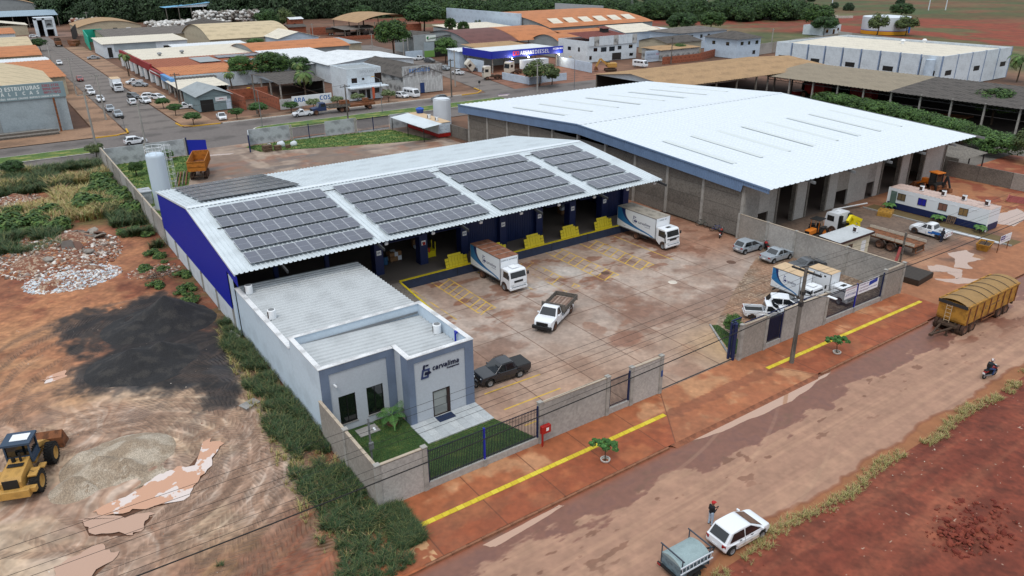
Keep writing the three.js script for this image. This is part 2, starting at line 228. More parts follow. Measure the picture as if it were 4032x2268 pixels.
function lotFn(x, z) {
  const n = fbm(x / 6, z / 6,4), f = fbm(x / 0.9, z / 0.9,4), g = fbm(x * 3.1, z * 3.1,2);
  let c = [142,92,66]; put(c, [164,112,78], sst(0.4,0.7, n)); put(c, [112,62,44], sst(0.5,0.75, fbm(x / 3 + 9, z / 3,4)) * 0.8);
  const wx = x + (fbm(x / 5, z / 5 + 60,3) - 0.5) * 7, wz = z + (fbm(x / 5 + 60, z / 5,3) - 0.5) * 7, ang = Math.atan2(wz - 4, wx - 14), rad = hyp(wx - 14, wz - 4), stk = fbm(rad * 1.5, ang * 5,4);
  const low = sst(-34,-20, z + (n - 0.5) * 10) * sst(0,2.5,-x + (z > -2 ? -1 : 0)); put(c, [166,141,123], low * 0.9); put(c, [196,180,166], low * sst(0.46,0.72, stk) * 0.6); put(c, [136,102,82], low * sst(0.52,0.74, fbm(rad * 2.2 + 40, ang * 8,4)) * 0.5); put(c, [184,160,132], low * sst(0.5,0.7, fbm(x / 4 + 3, z / 4 + 8,3)) * 0.6);
  put(c, [168,126,92], sst(-9,-14, x) * sst(-46,-36, z) * (1 - sst(-26,-20, z)) * (0.35 + 0.6 * sst(0.4,0.6, n)));
  const gr = sst(-66,-76, z + (n - 0.5) * 22) * sst(0.36,0.55, fbm(x / 5 + 70, z / 5,4)); put(c, [82,88,46], gr * 0.75); put(c, [96,64,46], gr * sst(0.5,0.7, f) * 0.5);
  const edge = sst(2.6,0.6,-x) ; put(c, [112,62,42], edge * 0.8); put(c, [86,84,46], edge * sst(0.42,0.6, fbm(x / 2, z / 2 + 30,3)) * 0.6);
  const fz = sst(-4,0, z) * sst(-16,-5, x); put(c, [146,84,58], fz * 0.85); put(c, [112,96,62], fz * sst(0.45,0.62, fbm(x / 2.4, z / 2.4,4)) * 0.7); put(c, [120,60,40], fz * sst(0.55,0.7, fbm(x / 1.8 + 60, z / 1.8,3)));
  const ro = sst(3.6,4.8, z + (f - 0.5) * 1.6); put(c, [160,92,58], ro * 0.85);
  let h = 0.5 + (f - 0.5) * 0.5 + (g - 0.5) * 0.18; let wet = 0;
  const pd = polyD(x, z, BLACKP), bl = sst(1.6,-1.4, pd + (fbm(x * 0.5 + 8, z * 0.35,4) - 0.5) * 7 + (f - 0.5) * 2.4); put(c, [36,35,37], bl * 0.96); put(c, [66,58,54], bl * sst(0.5,0.66, fbm(rad * 1.1 + 5, ang * 9,4)) * 0.7);
  if (z > -46 && z < 5) for (const [cx, cz, r, a0, da] of arcs) {
    const d = abs(hyp(x - cx, z - cz) - r); if (d > 1.5) continue;
    let a = Math.atan2(z - cz, x - cx) - a0; a = ((a % 6.2832) + 6.2832) % 6.2832; if (a > da) continue;
    const q = min(abs(d - 1.0),9); if (q < 0.33) { const ch = 0.5 + 0.5 * sin((a * r + (d - 1) * 1.1) * 6.283 / 0.42), k = sst(0.33,0.24, q) * sst(0,0.12, a) * sst(da, da - 0.12, a); h += k * (ch * 0.4 - 0.3); put(c, bl > 0.4 ? [74,62,56] : [120,94,78], k * (0.16 + 0.26 * (1 - ch))); }
  }
  put(c, [c[0] * (0.8 + 0.4 * f), c[1] * (0.8 + 0.4 * f), c[2] * (0.8 + 0.4 * f)],0.75); put(c, mul(c, 0.75 + 0.5 * g),0.6);
  wet = low * sst(0.6,0.72, fbm(x / 3.3 + 11, z / 3.3 + 5,3));
  return [c[0], c[1], c[2],0.95 - wet * 0.45, h];
}
{
  const nx = 120, nz = 300, { x0, x1, z0, z1 } = LOT, g = new THREE.PlaneGeometry(x1 - x0, z1 - z0, nx, nz); g.rotateX(-PI / 2); g.translate((x0 + x1) / 2,0,(z0 + z1) / 2);
  const p = g.attributes.position; for (let i = 0; i < p.count; i++) p.setY(i, lotH(p.getX(i), p.getZ(i)) - 0.02); g.computeVertexNormals();
  struct('vacant_lot_ground', g, groundMat(x0, x1, z0, z1,1024,2048, lotFn, { bump: 0.13 }));
}
// --- loading yard: stained concrete slabs, gravel parking, painted bays ---
const YP = [];   // painted yellow lines [x0,z0,x1,z1,width,wear]
{ const hatch = (xa, xb, za, zb, n, lean, wear) => { YP.push([xa, za, xa, zb, 0.13, wear],[xb, za, xb, zb, 0.13, wear],[xa, zb, xb, zb, 0.1, wear]); for (let i = 0; i < n; i++) { const z = za + (zb - za) * (i + 0.35) / n; YP.push([xa, z + lean, xb, z, 0.13, wear]); } };
  hatch(39.25,41.5,-28.3,-18.6,8,1.1,0.15); hatch(34.3,36.5,-28.4,-18.7,8,1.1,0.45); hatch(29.3,31.3,-28.3,-18.8,8,1.1,0.6); hatch(19.6,21.55,-28.4,-19.5,9,1.1,0.4); YP.push([44.25,-28,44.25,-18.4,0.13,0.2],[17.1,-28.3,17.2,-19.5,0.13,0.5],[25,-28,25.1,-21,0.12,0.6],[26.9,-24,27,-19,0.12,0.7]);
  YP.push([12.3,-7.1,17.4,-7.02,0.14,0.25],[12.3,-4.45,17.4,-4.42,0.14,0.2],[12.2,-9.8,15.5,-9.8,0.14,0.3],[12.3,-1.9,15.8,-1.9,0.13,0.35]); }
const GRAV = [[35.6,-4.9],[44.5,-9.75],[51.4,-13.1],[55.4,-15],[55.4,0.2],[31.9,0.2]];
function yardFn(x, z) {
  const n = fbm(x / 5, z / 5,5), f = fbm(x / 0.8, z / 0.8,4), g = fbm(x * 4, z * 4,2);
  let c = [152,131,118]; put(c, [172,156,145], sst(0.46,0.68, n) * 0.9); put(c, [126,98,84], sst(0.52,0.72, fbm(x / 3 + 20, z / 3,5)) * 0.85);
  const nr = sst(-14,-4, z) * sst(38,20, x) ; put(c, [174,138,114], nr * (0.4 + 0.4 * n)); put(c, [196,160,116], sst(27,34, x) * sst(-8,-1, z) * 0.8);
  put(c, [150,96,68], sst(44,50, x) * sst(-14,-20, z) * (0.4 + 0.5 * n)); put(c, [118,74,54], sst(0.56,0.66, fbm(x / 2.2 + 5, z / 1.4 + 44,4)) * 0.7 * sst(-13,-20, z));
  // slabs differ a little in tone
  const ix = floor((x - 0.3) / 5), iz = floor(z / 7); put(c, LAT[(ix * 37 + iz * 91) & 65535] > 0.5 ? [132,118,108] : [168,148,132],0.25 * LAT[(ix * 11 + iz * 57 + 9) & 65535]);
  const dry = max(sst(1.9,0.6, hyp((x - 32.6) / 1.1,(z + 22.7) / 1.7) + (f - 0.5) * 2), sst(1.8,0.6, hyp((x - 28.2) / 1.7,(z + 20.5) / 1.3) + (f - 0.5) * 1.6)); put(c, [186,180,174], dry * 0.8);
  let rough = 0.9 - sst(0.55,0.75, n) * 0.12;
  const wetA = sst(1.3,0.85, hyp((x - 27.2) / 1.7,(z + 7.6) / 1.15) + (f - 0.5) * 0.5); put(c, [128,86,66], wetA * 0.75);
  const wetB = sst(0.55,0.64, fbm(x / 2.2 + 8, z / 2.2,4)) * sst(1.6,0.8, hyp((x - 30) / 4,(z + 11) / 3.4)); put(c, [126,88,68], wetB * 0.6);
  const jx = abs(((x - 0.3 + 2.5) % 5) - 2.5), jz = min(abs(z + 7), abs(z + 14), abs(z + 21)); const j = max(sst(0.06,0.025, jx), sst(0.06,0.025, jz)); put(c, [98,74,60], j * 0.75);
  for (const [a, b, d, e, w, wear] of YP) { if (x < min(a, d) - 0.3 || x > max(a, d) + 0.3 || z < min(b, e) - 0.3 || z > max(b, e) + 0.3) continue; const q = segD(x, z, [a, b],[d, e]); const k = sst(w / 2 + 0.02, w / 2 - 0.02, q) * sst(wear - 0.2, wear + 0.15, fbm(x * 0.9 + 3, z * 0.9,4) + 0.1); put(c, [204,166,62], k * 0.9); }
  const gd = polyD(x, z, GRAV); if (gd < 0.3) { const k = sst(0.1,-0.1, gd + (f - 0.5) * 0.3); let p = [138,120,104]; put(p, [112,92,76], sst(0.4,0.6, g)); put(p, [166,148,128], sst(0.55,0.75, fbm(x * 6, z * 6,2))); put(p, [156,112,84], sst(0.45,0.7, n) * 0.5); const br = max(sst(0.03,0.01, abs(((x + 200) % 0.5) - 0.25) - 0.22 < 0 ? 1 : 0),0); put(p, [96,80,68], br * 0.4); put(c, p, k); }
  for (const [mx, mz, r] of [[48.8,-14.2,0.55],[39.6,-14,0.5],[35.7,-19.9,0.5]]) { const q = hyp(x - mx, z - mz); put(c, mx === 39.6 ? [205,196,184] : [92,68,56], sst(r, r - 0.08, q)); }
  put(c, mul(c, 0.84 + 0.32 * f),0.7); put(c, mul(c, 0.85 + 0.3 * g),0.5);
  rough -= max(wetA, wetB) * 0.25;
  return [c[0], c[1], c[2], max(0.3, rough),0.5 + (f - 0.5) * 0.4 - j * 0.4];
}
struct('loading_yard', sheet(0.35,55.4,-31.7,0.3,0), groundMat(0.35,55.4,-31.7,0.3,2048,1216, yardFn, { bump: 0.02, bd: 2 }));
// --- sidewalk in front of the wall, with the driveway ---
function walkFn(x, z) {
  const n = fbm(x / 2.6, z / 2.6,5), f = fbm(x / 0.6, z / 0.6,4), g = fbm(x * 4, z * 4,2);
  let c = [158,92,58]; put(c, [186,134,96], sst(0.5,0.66, n) * sst(3.3,2.2, z)); put(c, [140,72,44], sst(2.4,3.4, z) * 0.75); put(c, [168,104,66], sst(0.5,0.7, fbm(x / 1.7 + 33, z / 1.7,4)) * 0.6); put(c, [134,84,58], sst(0.55,0.72, fbm(x / 3 + 3, z * 0.8 + 7,4)) * 0.5);
  const L = segD(x, z, [23.3,0.4],[19.35,5.8]), dr = (x > 23.3 - (z - 0.4) * 0.735 && x < 32.4 + (z - 1) * 0.62); if (dr) { put(c, [164,108,74],0.6); put(c, [186,146,108], sst(0.5,0.68, fbm(x / 2 + 60, z / 2 + 3,4)) * 0.6); put(c, [138,84,58], sst(0.3,0.1, abs(z - 3.1) - 0.3 + (f - 0.5) * 0.6) * 0.8); }
  const seam = max(sst(0.05,0.02, abs(((x + 0.9) % 4.3) - 2.15)),0) * (dr ? 0 : 1); put(c, [96,58,40], seam * 0.7); put(c, [110,66,46], sst(0.06,0.02, L) * 0.8); put(c, [110,66,46], sst(0.06,0.02, segD(x, z, [32.9,2.2],[35.3,5.9])) * 0.8);
  if (x < 1.2) put(c, [150,88,56],0.6); if (x < 1 && z > 3) put(c, [198,160,118], sst(0.55,0.6, fbm(x * 1.2 + 3, z * 1.2,3)) * 0.8);
  if (z < 0.35 && x > 23.3 && x < 32) put(c, [120,84,72],0.8);
  put(c, mul(c, 0.82 + 0.36 * f),0.7); put(c, mul(c, 0.86 + 0.28 * g),0.5);
  return [c[0], c[1], c[2],0.82 - sst(0.5,0.7, n) * 0.1];
}
struct('sidewalk', sheet(-1.3,55.9,0.3,5.72,-0.004), groundMat(-1.3,55.9,0.3,5.72,2048,256, walkFn));
{ // kerb stones along the sidewalk, broken by the driveway
  const kerb = new THREE.Group(); kerb.name = 'kerb'; kerb.userData.kind = 'structure'; scene.add(kerb); const km = tmat(mottle(0x7c5240,0x9a6a4c, 1.2, { amt: 0.8, grain: 0.2 }),0.9), kg = bx(0.98,0.2,0.15);
  for (let i = 0; i < 71; i++) { const x = -0.8 + i; if (x > 19 && x < 35.6 || x > 51.6) continue; const o = struct('kerb_stone', kg, km, kerb); o.position.set(x, -0.22 + (LAT[i * 7] - 0.5) * 0.02,5.8); o.rotation.y = (LAT[i * 3] - 0.5) * 0.02; }
  const ramp = tri([[18.9,-0.006,5.71],[35.4,-0.006,5.71],[34.9,-0.146,6.1],[19.2,-0.146,6.1]],[[0,3,2,1]]); struct('driveway_ramp', ramp, tmat(mottle(0x93593c, 0x6d4636,2.1, { amt: 0.8 }),0.8));
}
// --- muddy road ---
function roadFn(x, z) {
  const n = fbm(x / 9, z / 2.2,4), f = fbm(x / 0.7, z / 0.7,4), st = fbm(x / 14 + z * 0.03, z * 2.4,4), g = fbm(x * 4, z * 4,2);
  let c = [158,123,103]; put(c, [170,134,111], sst(0.42,0.72, st) * 0.8); put(c, [148,114,95], sst(0.5,0.76, fbm(x / 20, z * 3.4 + 9,3)) * 0.5);
  const w = 8.0 + 1.3 * (fbm(x / 7 + 4,3,3) - 0.5) * 2 + (x > 14 && x < 36 ? 1.1 * sst(14,20, x) * sst(37,30, x) : 0), rag = (fbm(x / 1.6, z / 0.7,5) - 0.5) * 3.2;
  const wet = sst(0.15,-0.25, z - w + rag); put(c, [122,82,68], wet * 0.92); put(c, [104,72,64], wet * sst(0.5,0.7, f) * 0.5); put(c, [140,80,54], sst(6.5,5.9, z) * 0.7);
  const far = sst(-0.1,0.12, z - 14.35 - (fbm(x / 2.2,9,4) - 0.5) * 1.5); put(c, [146,96,62], far * 0.95); put(c, [120,70,48], sst(0.2,0.05, abs(z - 14.35 - (fbm(x / 2.2,9,4) - 0.5) * 1.5)) * 0.5);
  const spot = sst(0.7,0.76, fbm(x / 1.3 + 7, z / 0.6 + 2,4)) ; put(c, [118,84,68], spot * 0.8 * sst(13,10, z));
  const oil = sst(0.56,0.66, fbm(x / 3, z / 1.2 + 5,4)) * sst(49,52, x) * sst(12,9, z); put(c, [112,66,48], oil * 0.8);
  for (const r of [26,29,33,38]) { const d = abs(hyp(x - 14, z + 18) - r), k = sst(0.16,0.08, d) * sst(14,18, x) * sst(34,24, x); put(c, [180,148,122], k * 0.25); }
  put(c, mul(c, 0.88 + 0.24 * f),0.7); put(c, mul(c, 0.9 + 0.2 * g),0.5);
  return [c[0], c[1], c[2],0.88 - wet * 0.34 - oil * 0.2];
}
struct('muddy_road', sheet(-40,140,5.72,15.3,-0.15), groundMat(-40,70,5.72,15.3,2048,320,(u, z) => roadFn(-40 + (u + 40) / 110 * 180, z)));
// --- red earth beyond the road ---
function redFn(x, z) {
  const n = fbm(x / 8 + z / 30, z / 3,5), f = fbm(x / 0.7, z / 0.7,4), g = fbm(x * 4.5, z * 4.5,2); let c = [118,58,42]; put(c, [134,74,54], sst(0.42,0.72, n) * 0.8); put(c, [102,48,35], sst(0.48,0.76, fbm(x / 5 + 40, z / 1.4,4)) * 0.6); put(c, [146,90,66], sst(0.55,0.75, fbm(x / 14 + 9, z / 1.2 + 20,4)) * 0.45);
  const clod = fbm(x * 1.5, z * 1.5,3); put(c, mul(c, 0.72), sst(0.52,0.62, clod) * 0.35); put(c, mul(c, 0.82 + 0.36 * f),0.8); put(c, mul(c, 0.8 + 0.4 * g),0.6); if (fbm(x * 5 + 7, z * 5,1) > 0.965) put(c, [190,176,160],0.8);
  return [c[0], c[1], c[2],0.95,0.4 * f + 0.4 * clod + 0.2 * g];
}
{
  const g = new THREE.PlaneGeometry(150,40,300,80); g.rotateX(-PI / 2); g.translate(45,0,35.25); const p = g.attributes.position;
  for (let i = 0; i < p.count; i++) { const x = p.getX(i), z = p.getZ(i); p.setY(i, -0.145 + sst(15.4,17.5, z) * (0.12 + (fbm(x / 3, z / 3,4) - 0.4) * 0.4)); } g.computeVertexNormals();
  struct('red_earth_field', g, groundMat(-30,120,15.25,55.25,2048,768, redFn, { bump: 0.12 }));
}
// --- rear yard, passage and contractor's yard ---
function rearFn(x, z) {
  const n = fbm(x / 6, z / 6,5), f = fbm(x / 0.9, z / 0.9,4), s = fbm(x / 9 + 30, z / 2.5,4); let c = [124,106,94]; put(c, [152,134,120], sst(0.46,0.66, n)); put(c, [94,80,72], sst(0.5,0.7, s) * 0.8); put(c, [140,96,74], sst(0.5,0.68, fbm(x / 4 + 80, z / 4,4)) * 0.6); put(c, [168,150,134], sst(0.6,0.74, fbm(x / 3, z / 8 + 5,4)) * 0.7);
  if (z > -58 && x > 49) put(c, [138,88,62],0.6); put(c, mul(c, 0.85 + 0.3 * f),0.7); return [c[0], c[1], c[2],0.85 - sst(0.52,0.66, s) * 0.35];
}
struct('rear_yard', sheet(0.35,56,-106,-31.7,-0.012), groundMat(0.35,56,-106,-31.7,1024,1024, rearFn));
function sideFn(x, z) {
  const n = fbm(x / 5, z / 5,5), f = fbm(x / 0.8, z / 0.8,4), g = fbm(x * 4, z * 4,2); let c = [146,104,80]; put(c, [166,124,96], sst(0.45,0.65, n)); put(c, [112,84,70], sst(0.5,0.68, fbm(x / 3 + 9, z / 3,4)) * 0.8);
  const gv = sst(-2.5,-5, z + (n - 0.5) * 3) * sst(57,60, x) * sst(78.4,77.8, x); put(c, [118,102,90], gv * 0.85); put(c, [92,78,68], gv * sst(0.5,0.6, g) * 0.6);
  put(c, [160,104,66], sst(82,86, x) * 0.7); put(c, [132,66,44], sst(86,92, x) * sst(0.5,0.6, fbm(x / 3 + 70, z / 3,4)) * 0.8); if (z > -0.5) put(c, [160,104,70], sst(-0.5,1.5, z) * 0.7);
  put(c, mul(c, 0.84 + 0.32 * f),0.7); put(c, mul(c, 0.88 + 0.24 * g),0.5); return [c[0], c[1], c[2],0.9 - sst(0.52,0.7, n) * 0.2];
}
struct('contractor_yard', sheet(55.4,125,-19.2,5.72,-0.02), groundMat(55.4,125,-19.2,5.72,1536,512, sideFn));
struct('hall_floor', sheet(56,102,-80,-19.2,-0.03), tmat(mottle(0x6f625a, 0x554a44,6),0.9));
// --- avenue, streets, median ---
M.asphalt = tmat(mottle(0x6d6663,0x58524f, 11, { amt: 0.9, grain: 0.1, f: 3 }),0.85); M.asphalt2 = tmat(mottle(0x746c67,0x5d5652,8, { amt: 0.9, grain: 0.12, f: 3 }),0.82);
function mapUV(g, s = 1) { const p = g.attributes.position, u = g.attributes.uv; for (let i = 0; i < p.count; i++) u.setXY(i, p.getX(i) * s, -p.getZ(i) * s); return g; }
struct('avenue', mapUV(sheet(-260,236,-128.6,-105.4,-0.06)), M.asphalt);
struct('side_street', mapUV(sheet(8.2,18.3,-395,-128.6,-0.064)), M.asphalt2);
struct('cross_street', shapeXZ([[91.5,-128.6],[100.4,-128.6],[117,-205],[121,-260],[110,-262],[107,-205]],-0.064), M.asphalt2);
struct('end_lane', mapUV(sheet(-20,120,-420,-388,-0.07)), tmat(mottle(0x86685a, 0x6a5248,8),0.9));
struct('street_corner_yard', shapeXZ([[100.5,-128.6],[140,-128.6],[150,-150],[150,-178],[112,-178]],-0.058), tmat(mottle(0x8a5f4b, 0x6d4b3d, 7, { amt: 0.9 }),0.9));
const grassMap = dtex(256,256,(i, j) => { const t = tfbm(i, j, 256,5,5), g = tfbm(i, j, 256,64,2); return mul(mix([70,98,40],[124,128,66], sst(0.35,0.7, t)),0.75 + g * 0.5); }, { rep: 1 / 6 });
M.lawn = tmat(grassMap, 0.95); M.lawnDark = tmat(dtex(256,256,(i, j) => { const t = tfbm(i, j, 256,5,5), g = tfbm(i, j, 256,64,2); return mul(mix([38,66,24],[80,92,40], sst(0.45,0.75, t)),0.7 + g * 0.6); }, { rep: 1 / 3 }),0.95);
function roundEnd(x0, x1, z0, z1, left) { const r = (z1 - z0) / 2, m = (z0 + z1) / 2, P = []; if (left) { P.push([x1, z0],[x1, z1]); for (let i = 0; i <= 10; i++) { const a = PI / 2 + i / 10 * PI; P.push([x0 + r + cos(a) * r, m + sin(a) * r]); } } else { P.push([x0, z1],[x0, z0]); for (let i = 0; i <= 10; i++) { const a = -PI / 2 + i / 10 * PI; P.push([x1 - r + cos(a) * r, m + sin(a) * r]); } } return P; }
M.kerbWhite = tmat(mottle(0xc9c7c2,0x9b958c, 2),0.85); M.kerbYellow = mat(0xc99a22,0.8);
for (const [x0, x1, l] of [[-250,2.2, false],[29,90, true]]) { struct('median_kerb', shapeXZ(roundEnd(x0, x1,-120.2,-114.4, l),0.02), M.kerbWhite); struct('median_lawn', shapeXZ(roundEnd(x0 + (l ? 0.35 : 0), x1 - (l ? 0 : 0.35),-119.9,-114.75, l),0.05), M.lawn); }
M.pave = tmat(mottle(0x98785f, 0x7b5c49,17, { amt: 0.8, f: 4 }),0.9);
struct('town_pavement', mapUV(sheet(18.5,91,-133,-128.4,0.06)), M.pave); struct('town_pavement', mapUV(sheet(-120,7.8,-140,-128.4,0.06)), M.pave); struct('town_pavement', mapUV(sheet(18.5,25,-330,-133,0.04)), M.pave); struct('town_pavement', mapUV(sheet(3,8,-330,-140,0.04)), M.pave);
for (const P of [[[2,-128.2],[6,-128.3],[8.2,-130],[8.5,-134]],[[18,-134],[18.2,-130.5],[20,-128.6],[25.5,-128.2]],[[84,-128.2],[89,-128.6],[91.6,-131],[92.6,-136]]]) { const gs = []; for (let i = 0; i + 1 < P.length; i++) gs.push(beam([P[i][0],0.03, P[i][1]],[P[i + 1][0],0.03, P[i + 1][1]],0.3,0.2)); struct('yellow_kerb', gs, M.kerbYellow); }
struct('white_kerb', [bx(58,0.2,0.3,55,-0.06,-128.25)], M.kerbWhite);
// lawns
struct('rear_lawn', shapeXZ([[0.5,-103.5],[13.2,-102],[10.6,-90],[8.6,-83],[0.5,-60]],0.01), M.lawn); struct('rear_lawn', shapeXZ([[23,-103],[31,-103.4],[51,-101],[53,-88],[44,-90.5],[31,-95.2],[24,-97.5]],0.01), M.lawn);
struct('front_lawn', shapeXZ([[0.45,-9],[5.7,-9],[5.7,-3.85],[11,-3.85],[12.1,-0.1],[0.45,-0.1]],0.012), M.lawnDark);
struct('corner_lawn', shapeXZ([[35.2,-5],[35.7,-4.7],[34.5,-0.3],[32.3,-0.2]],0.014), M.lawnDark); struct('lawn_edging', [beam([35.1,0.05,-5.1],[31.95,0.05,-0.2],0.16,0.14)], M.conc);
// puddles: still brown water that mirrors the sky
M.water = new THREE.MeshPhysicalMaterial({ color: 0xb48e76, roughness: 0.05, clearcoat: 1, clearcoatRoughness: 0.02 }); M.foamWater = tmat(dtex(256,256,(i, j) => { const a = tfbm(i, j, 256,5,5), b = tfbm(j, i, 256,9,4); const k = sst(0.5,0.53, a + (b - 0.5) * 0.4); return mix([196,150,122],[214,200,194], k); }, { rep: 1 / 5 }),0.25);
function blob(P, seed, amp = 0.35, sub = 14) { const o = [], r = rng(seed); for (let i = 0; i < P.length; i++) { const a = P[i], b = P[(i + 1) % P.length]; for (let k = 0; k < sub; k++) { const t = k / sub, q = (fbm(i * 2.3 + t * 2.3 + seed, seed * 3.7,4) - 0.5) * 3 * amp, L = hyp(b[0] - a[0], b[1] - a[1]) || 1; o.push([a[0] + (b[0] - a[0]) * t - (b[1] - a[1]) / L * q, a[1] + (b[1] - a[1]) * t + (b[0] - a[0]) / L * q]); } } return o; }
function puddle(P, y, seed, m = M.water, amp = 0.25) { struct('puddle', shapeXZ(blob(P, seed, amp), y), m); }
puddle([[20.5,6.02],[28,6.02],[36.6,6.02],[33,6.55],[30.5,6.9],[26.5,6.75],[23,6.5]],-0.142,1, M.water, 0.12); puddle([[3.5,6.2],[9,6.0],[9.4,6.25],[4,6.7]],-0.141,2, M.water, 0.1);
puddle([[70.6,-2],[73,-1.2],[72,1.2],[69.3,0.9],[67.8,1.9],[66.6,0.6],[69,-0.6]],-0.012,3); puddle([[64.8,-1.3],[66,-0.6],[66.6,1.4],[65.4,2.2],[63.6,2.4],[64.8,0.9],[63.4,-0.4]],-0.012,4); puddle([[89.7,-5.4],[94,-5],[92,-2.3],[86,-1.9],[85.4,-3.6]],-0.012,5); puddle([[61.8,1.2],[64.5,2.6],[66,4.4],[62.4,3.2]],-0.012,6); puddle([[15,-100],[19,-98.6],[20,-99.4],[16,-100.8]],-0.004,8, M.water, 0.15);
puddle([[90.8,-121.8],[93,-121],[95,-123],[92,-124]],-0.052,9);
// ---------- warehouse with the solar roof ----------
const font = await new FontLoader().loadAsync('fonts/droid/droid_sans_bold.typeface.json');
function text3(s, size, depth, shear = 0) { const g = new TextGeometry(s, { font, size, depth, curveSegments: 3, bevelEnabled: false }); if (shear) { const p = g.attributes.position; for (let i = 0; i < p.count; i++) p.setX(i, p.getX(i) + p.getY(i) * shear); } g.computeBoundingBox(); return g; }
{
  const w = thing('warehouse', 'long white-roofed warehouse carrying dark solar panels above navy loading bays', 'warehouse');
  const RZ = -41.2, RY = 8.42, EY = 6.48, EZ = -25.9, BZ = -56.8, BY = 6.4;
  part('roof', ribbed('x', 0,49.4, EZ, EY, RZ, RY, 0.42,0.09), M.whiteRoof, w); part('roof', ribbed('x', 0,49.4, BZ, BY, RZ, RY, 0.42,0.09), M.whiteRoof, w);
  part('ridge_cap', tri([[0, RY + 0.03, RZ - 0.45],[49.4, RY + 0.03, RZ - 0.45],[49.4, RY + 0.1, RZ],[0, RY + 0.1, RZ],[49.4, RY + 0.03, RZ + 0.45],[0, RY + 0.03, RZ + 0.45]],[[0,1,2,3],[3,2,4,5]]), M.whiteRoof2, w);
  const top = z => z > RZ ? RY + (EY - RY) * (z - RZ) / (EZ - RZ) : RY + (BY - RY) * (z - RZ) / (BZ - RZ);
  part('gable_cladding', clad('x', -0.02, BZ + 0.3,-28.9,() => 2.15, z => top(z) - 0.06,0.3,0.04), M.blue, w, 'royal blue ribbed gable wall');
  part('gable_cladding', clad('x', -0.02,-28.9, EZ + 0.3, z => top(z) - 1.0, z => top(z) - 0.06,0.3,0.04), M.blue, w);
  for (const [a, b] of [[EZ, RZ],[BZ, RZ]]) part('verge_trim', beam([-0.06, top(a) - 0.02, a],[-0.06, top(b) - 0.02, b],0.08,0.2), M.whiteRoof2, w);
  for (const [a, b] of [[EZ, RZ],[BZ, RZ]]) part('verge_trim', beam([49.46, top(a) - 0.02, a],[49.46, top(b) - 0.02, b],0.08,0.2), M.whiteRoof2, w);
  // side wall of white precast panels under the cladding, posts between
  for (let i = 0; i < 5; i++) { const z0 = -56.4 + i * 5.5; part('wall_panel', b2(0.06,0.2,0,2.25, z0, z0 + 5.4), M.whiteWall, w); part('post', b2(-0.08,0.22,0,2.2, z0 + 5.4, z0 + 5.5), M.pillar, w); }
  part('wall_panel', b2(0.06,0.2,0,5.6,-28.8,-28.0), M.officeSide, w);
  part('rear_wall', clad('z', BZ + 0.4,0.2,49.2,() => 0,() => 6.2), M.navyClad, w); part('end_wall', clad('x', 49.1, BZ + 0.4,-31.7,() => 0, z => top(z) - 0.05), M.navyClad, w);
  // dock platform, ramp and yellow edge
  part('dock', [b2(16.1,49.2,0,0.95,-31.9,-28.4)], M.dockBlue, w); for (const x of [22.7,28.9,35.1,40.4,45.7]) part('dock_joint', b2(x, x + 0.05,0,0.9,-28.4,-28.385), M.black, w);
  part('floor', sheet(0.3,49.1,-56.2,-28.42,0.954), tmat(mottle(0x6a625c, 0x574f49,5, { amt: 0.8 }),0.8), w);
  part('dock_edge', b2(16.1,49.2,0.955,0.985,-28.75,-28.38), M.yellow, w); part('ramp', prismX([[-28.45,0.94],[-28.45,0],[-18.5,0.01]],11.6,16.1), M.concDark[1], w); part('ramp_edge', beam([16.05,0.975,-28.4],[16.05,0.03,-18.6],0.2,0.03), M.yellow, w); part('ramp_wall', prismX([[-28.4,0.92],[-28.4,0],[-18.6,0]],16.11,16.16), M.dockBlue, w);
  // portal columns, bays
  const colX = [15.3,20.4,25.4,30.45,35.5,40.4,45.4,48.9];
  const numTex = s => canvas(64,64,(c) => { c.fillStyle = '#e8ebee'; c.fillRect(0,0,64,64); c.fillStyle = '#16203c'; c.font = 'bold 40px sans-serif'; c.textAlign = 'center'; c.fillText(s, 32,46); });
  colX.forEach((x, i) => { const c = part('column', b2(x - 0.45, x + 0.45,0.955,6.6,-32.2,-31.2), M.navy, w); if (i < 7) part('bay_number', printed(0.5,0.5, x, 3.1,-31.19), tmat(numTex('0' + (i + 1)),0.6), c); });
  for (const [i, j] of [[2,3],[3,4],[6,7]]) part('bay_door', clad('z', -31.75, colX[i] + 0.45, colX[j] - 0.45,() => 0.96,() => 6.5,0.25,0.04), M.navyClad, w);
  for (const [i, j] of [[0,1],[1,2],[4,5],[5,6]]) { part('header', clad('z', -31.75, colX[i] + 0.45, colX[j] - 0.45,() => 4.7,() => 6.6,0.25,0.04), M.navyClad, w); part('bay_awning', bx(4.2,0.08,1.3,(colX[i] + colX[j]) / 2,4.55,-31.0,0,0.12), M.navy, w); }
  part('header', clad('z', -31.75,0.3,14.85,() => 5.1,() => 6.7,0.25,0.04), M.navyClad, w); for (const x of [5,10]) part('column', b2(x - 0.2, x + 0.2,0.955,6.6,-32,-31.6), M.navy, w);
  for (let i = 0; i < 6; i++) { const x = 4 + i * 9; part('truss', beam([x, EY - 0.3, EZ + 1.2],[x, RY - 0.35, RZ],0.12,0.25), M.darkGrey, w); part('truss', beam([x, BY - 0.3, BZ + 1],[x, RY - 0.35, RZ],0.12,0.25), M.darkGrey, w); }
  for (const x of [14,19,24.5,29.5,34.5,39.5,44.5,48.8]) part('flood_lamp', [bx(0.3,0.22,0.16, x, 5.95,-26.4,0,0.5), bx(0.04,0.35,0.04, x, 6.1,-26.5)], M.whitePaint, w);
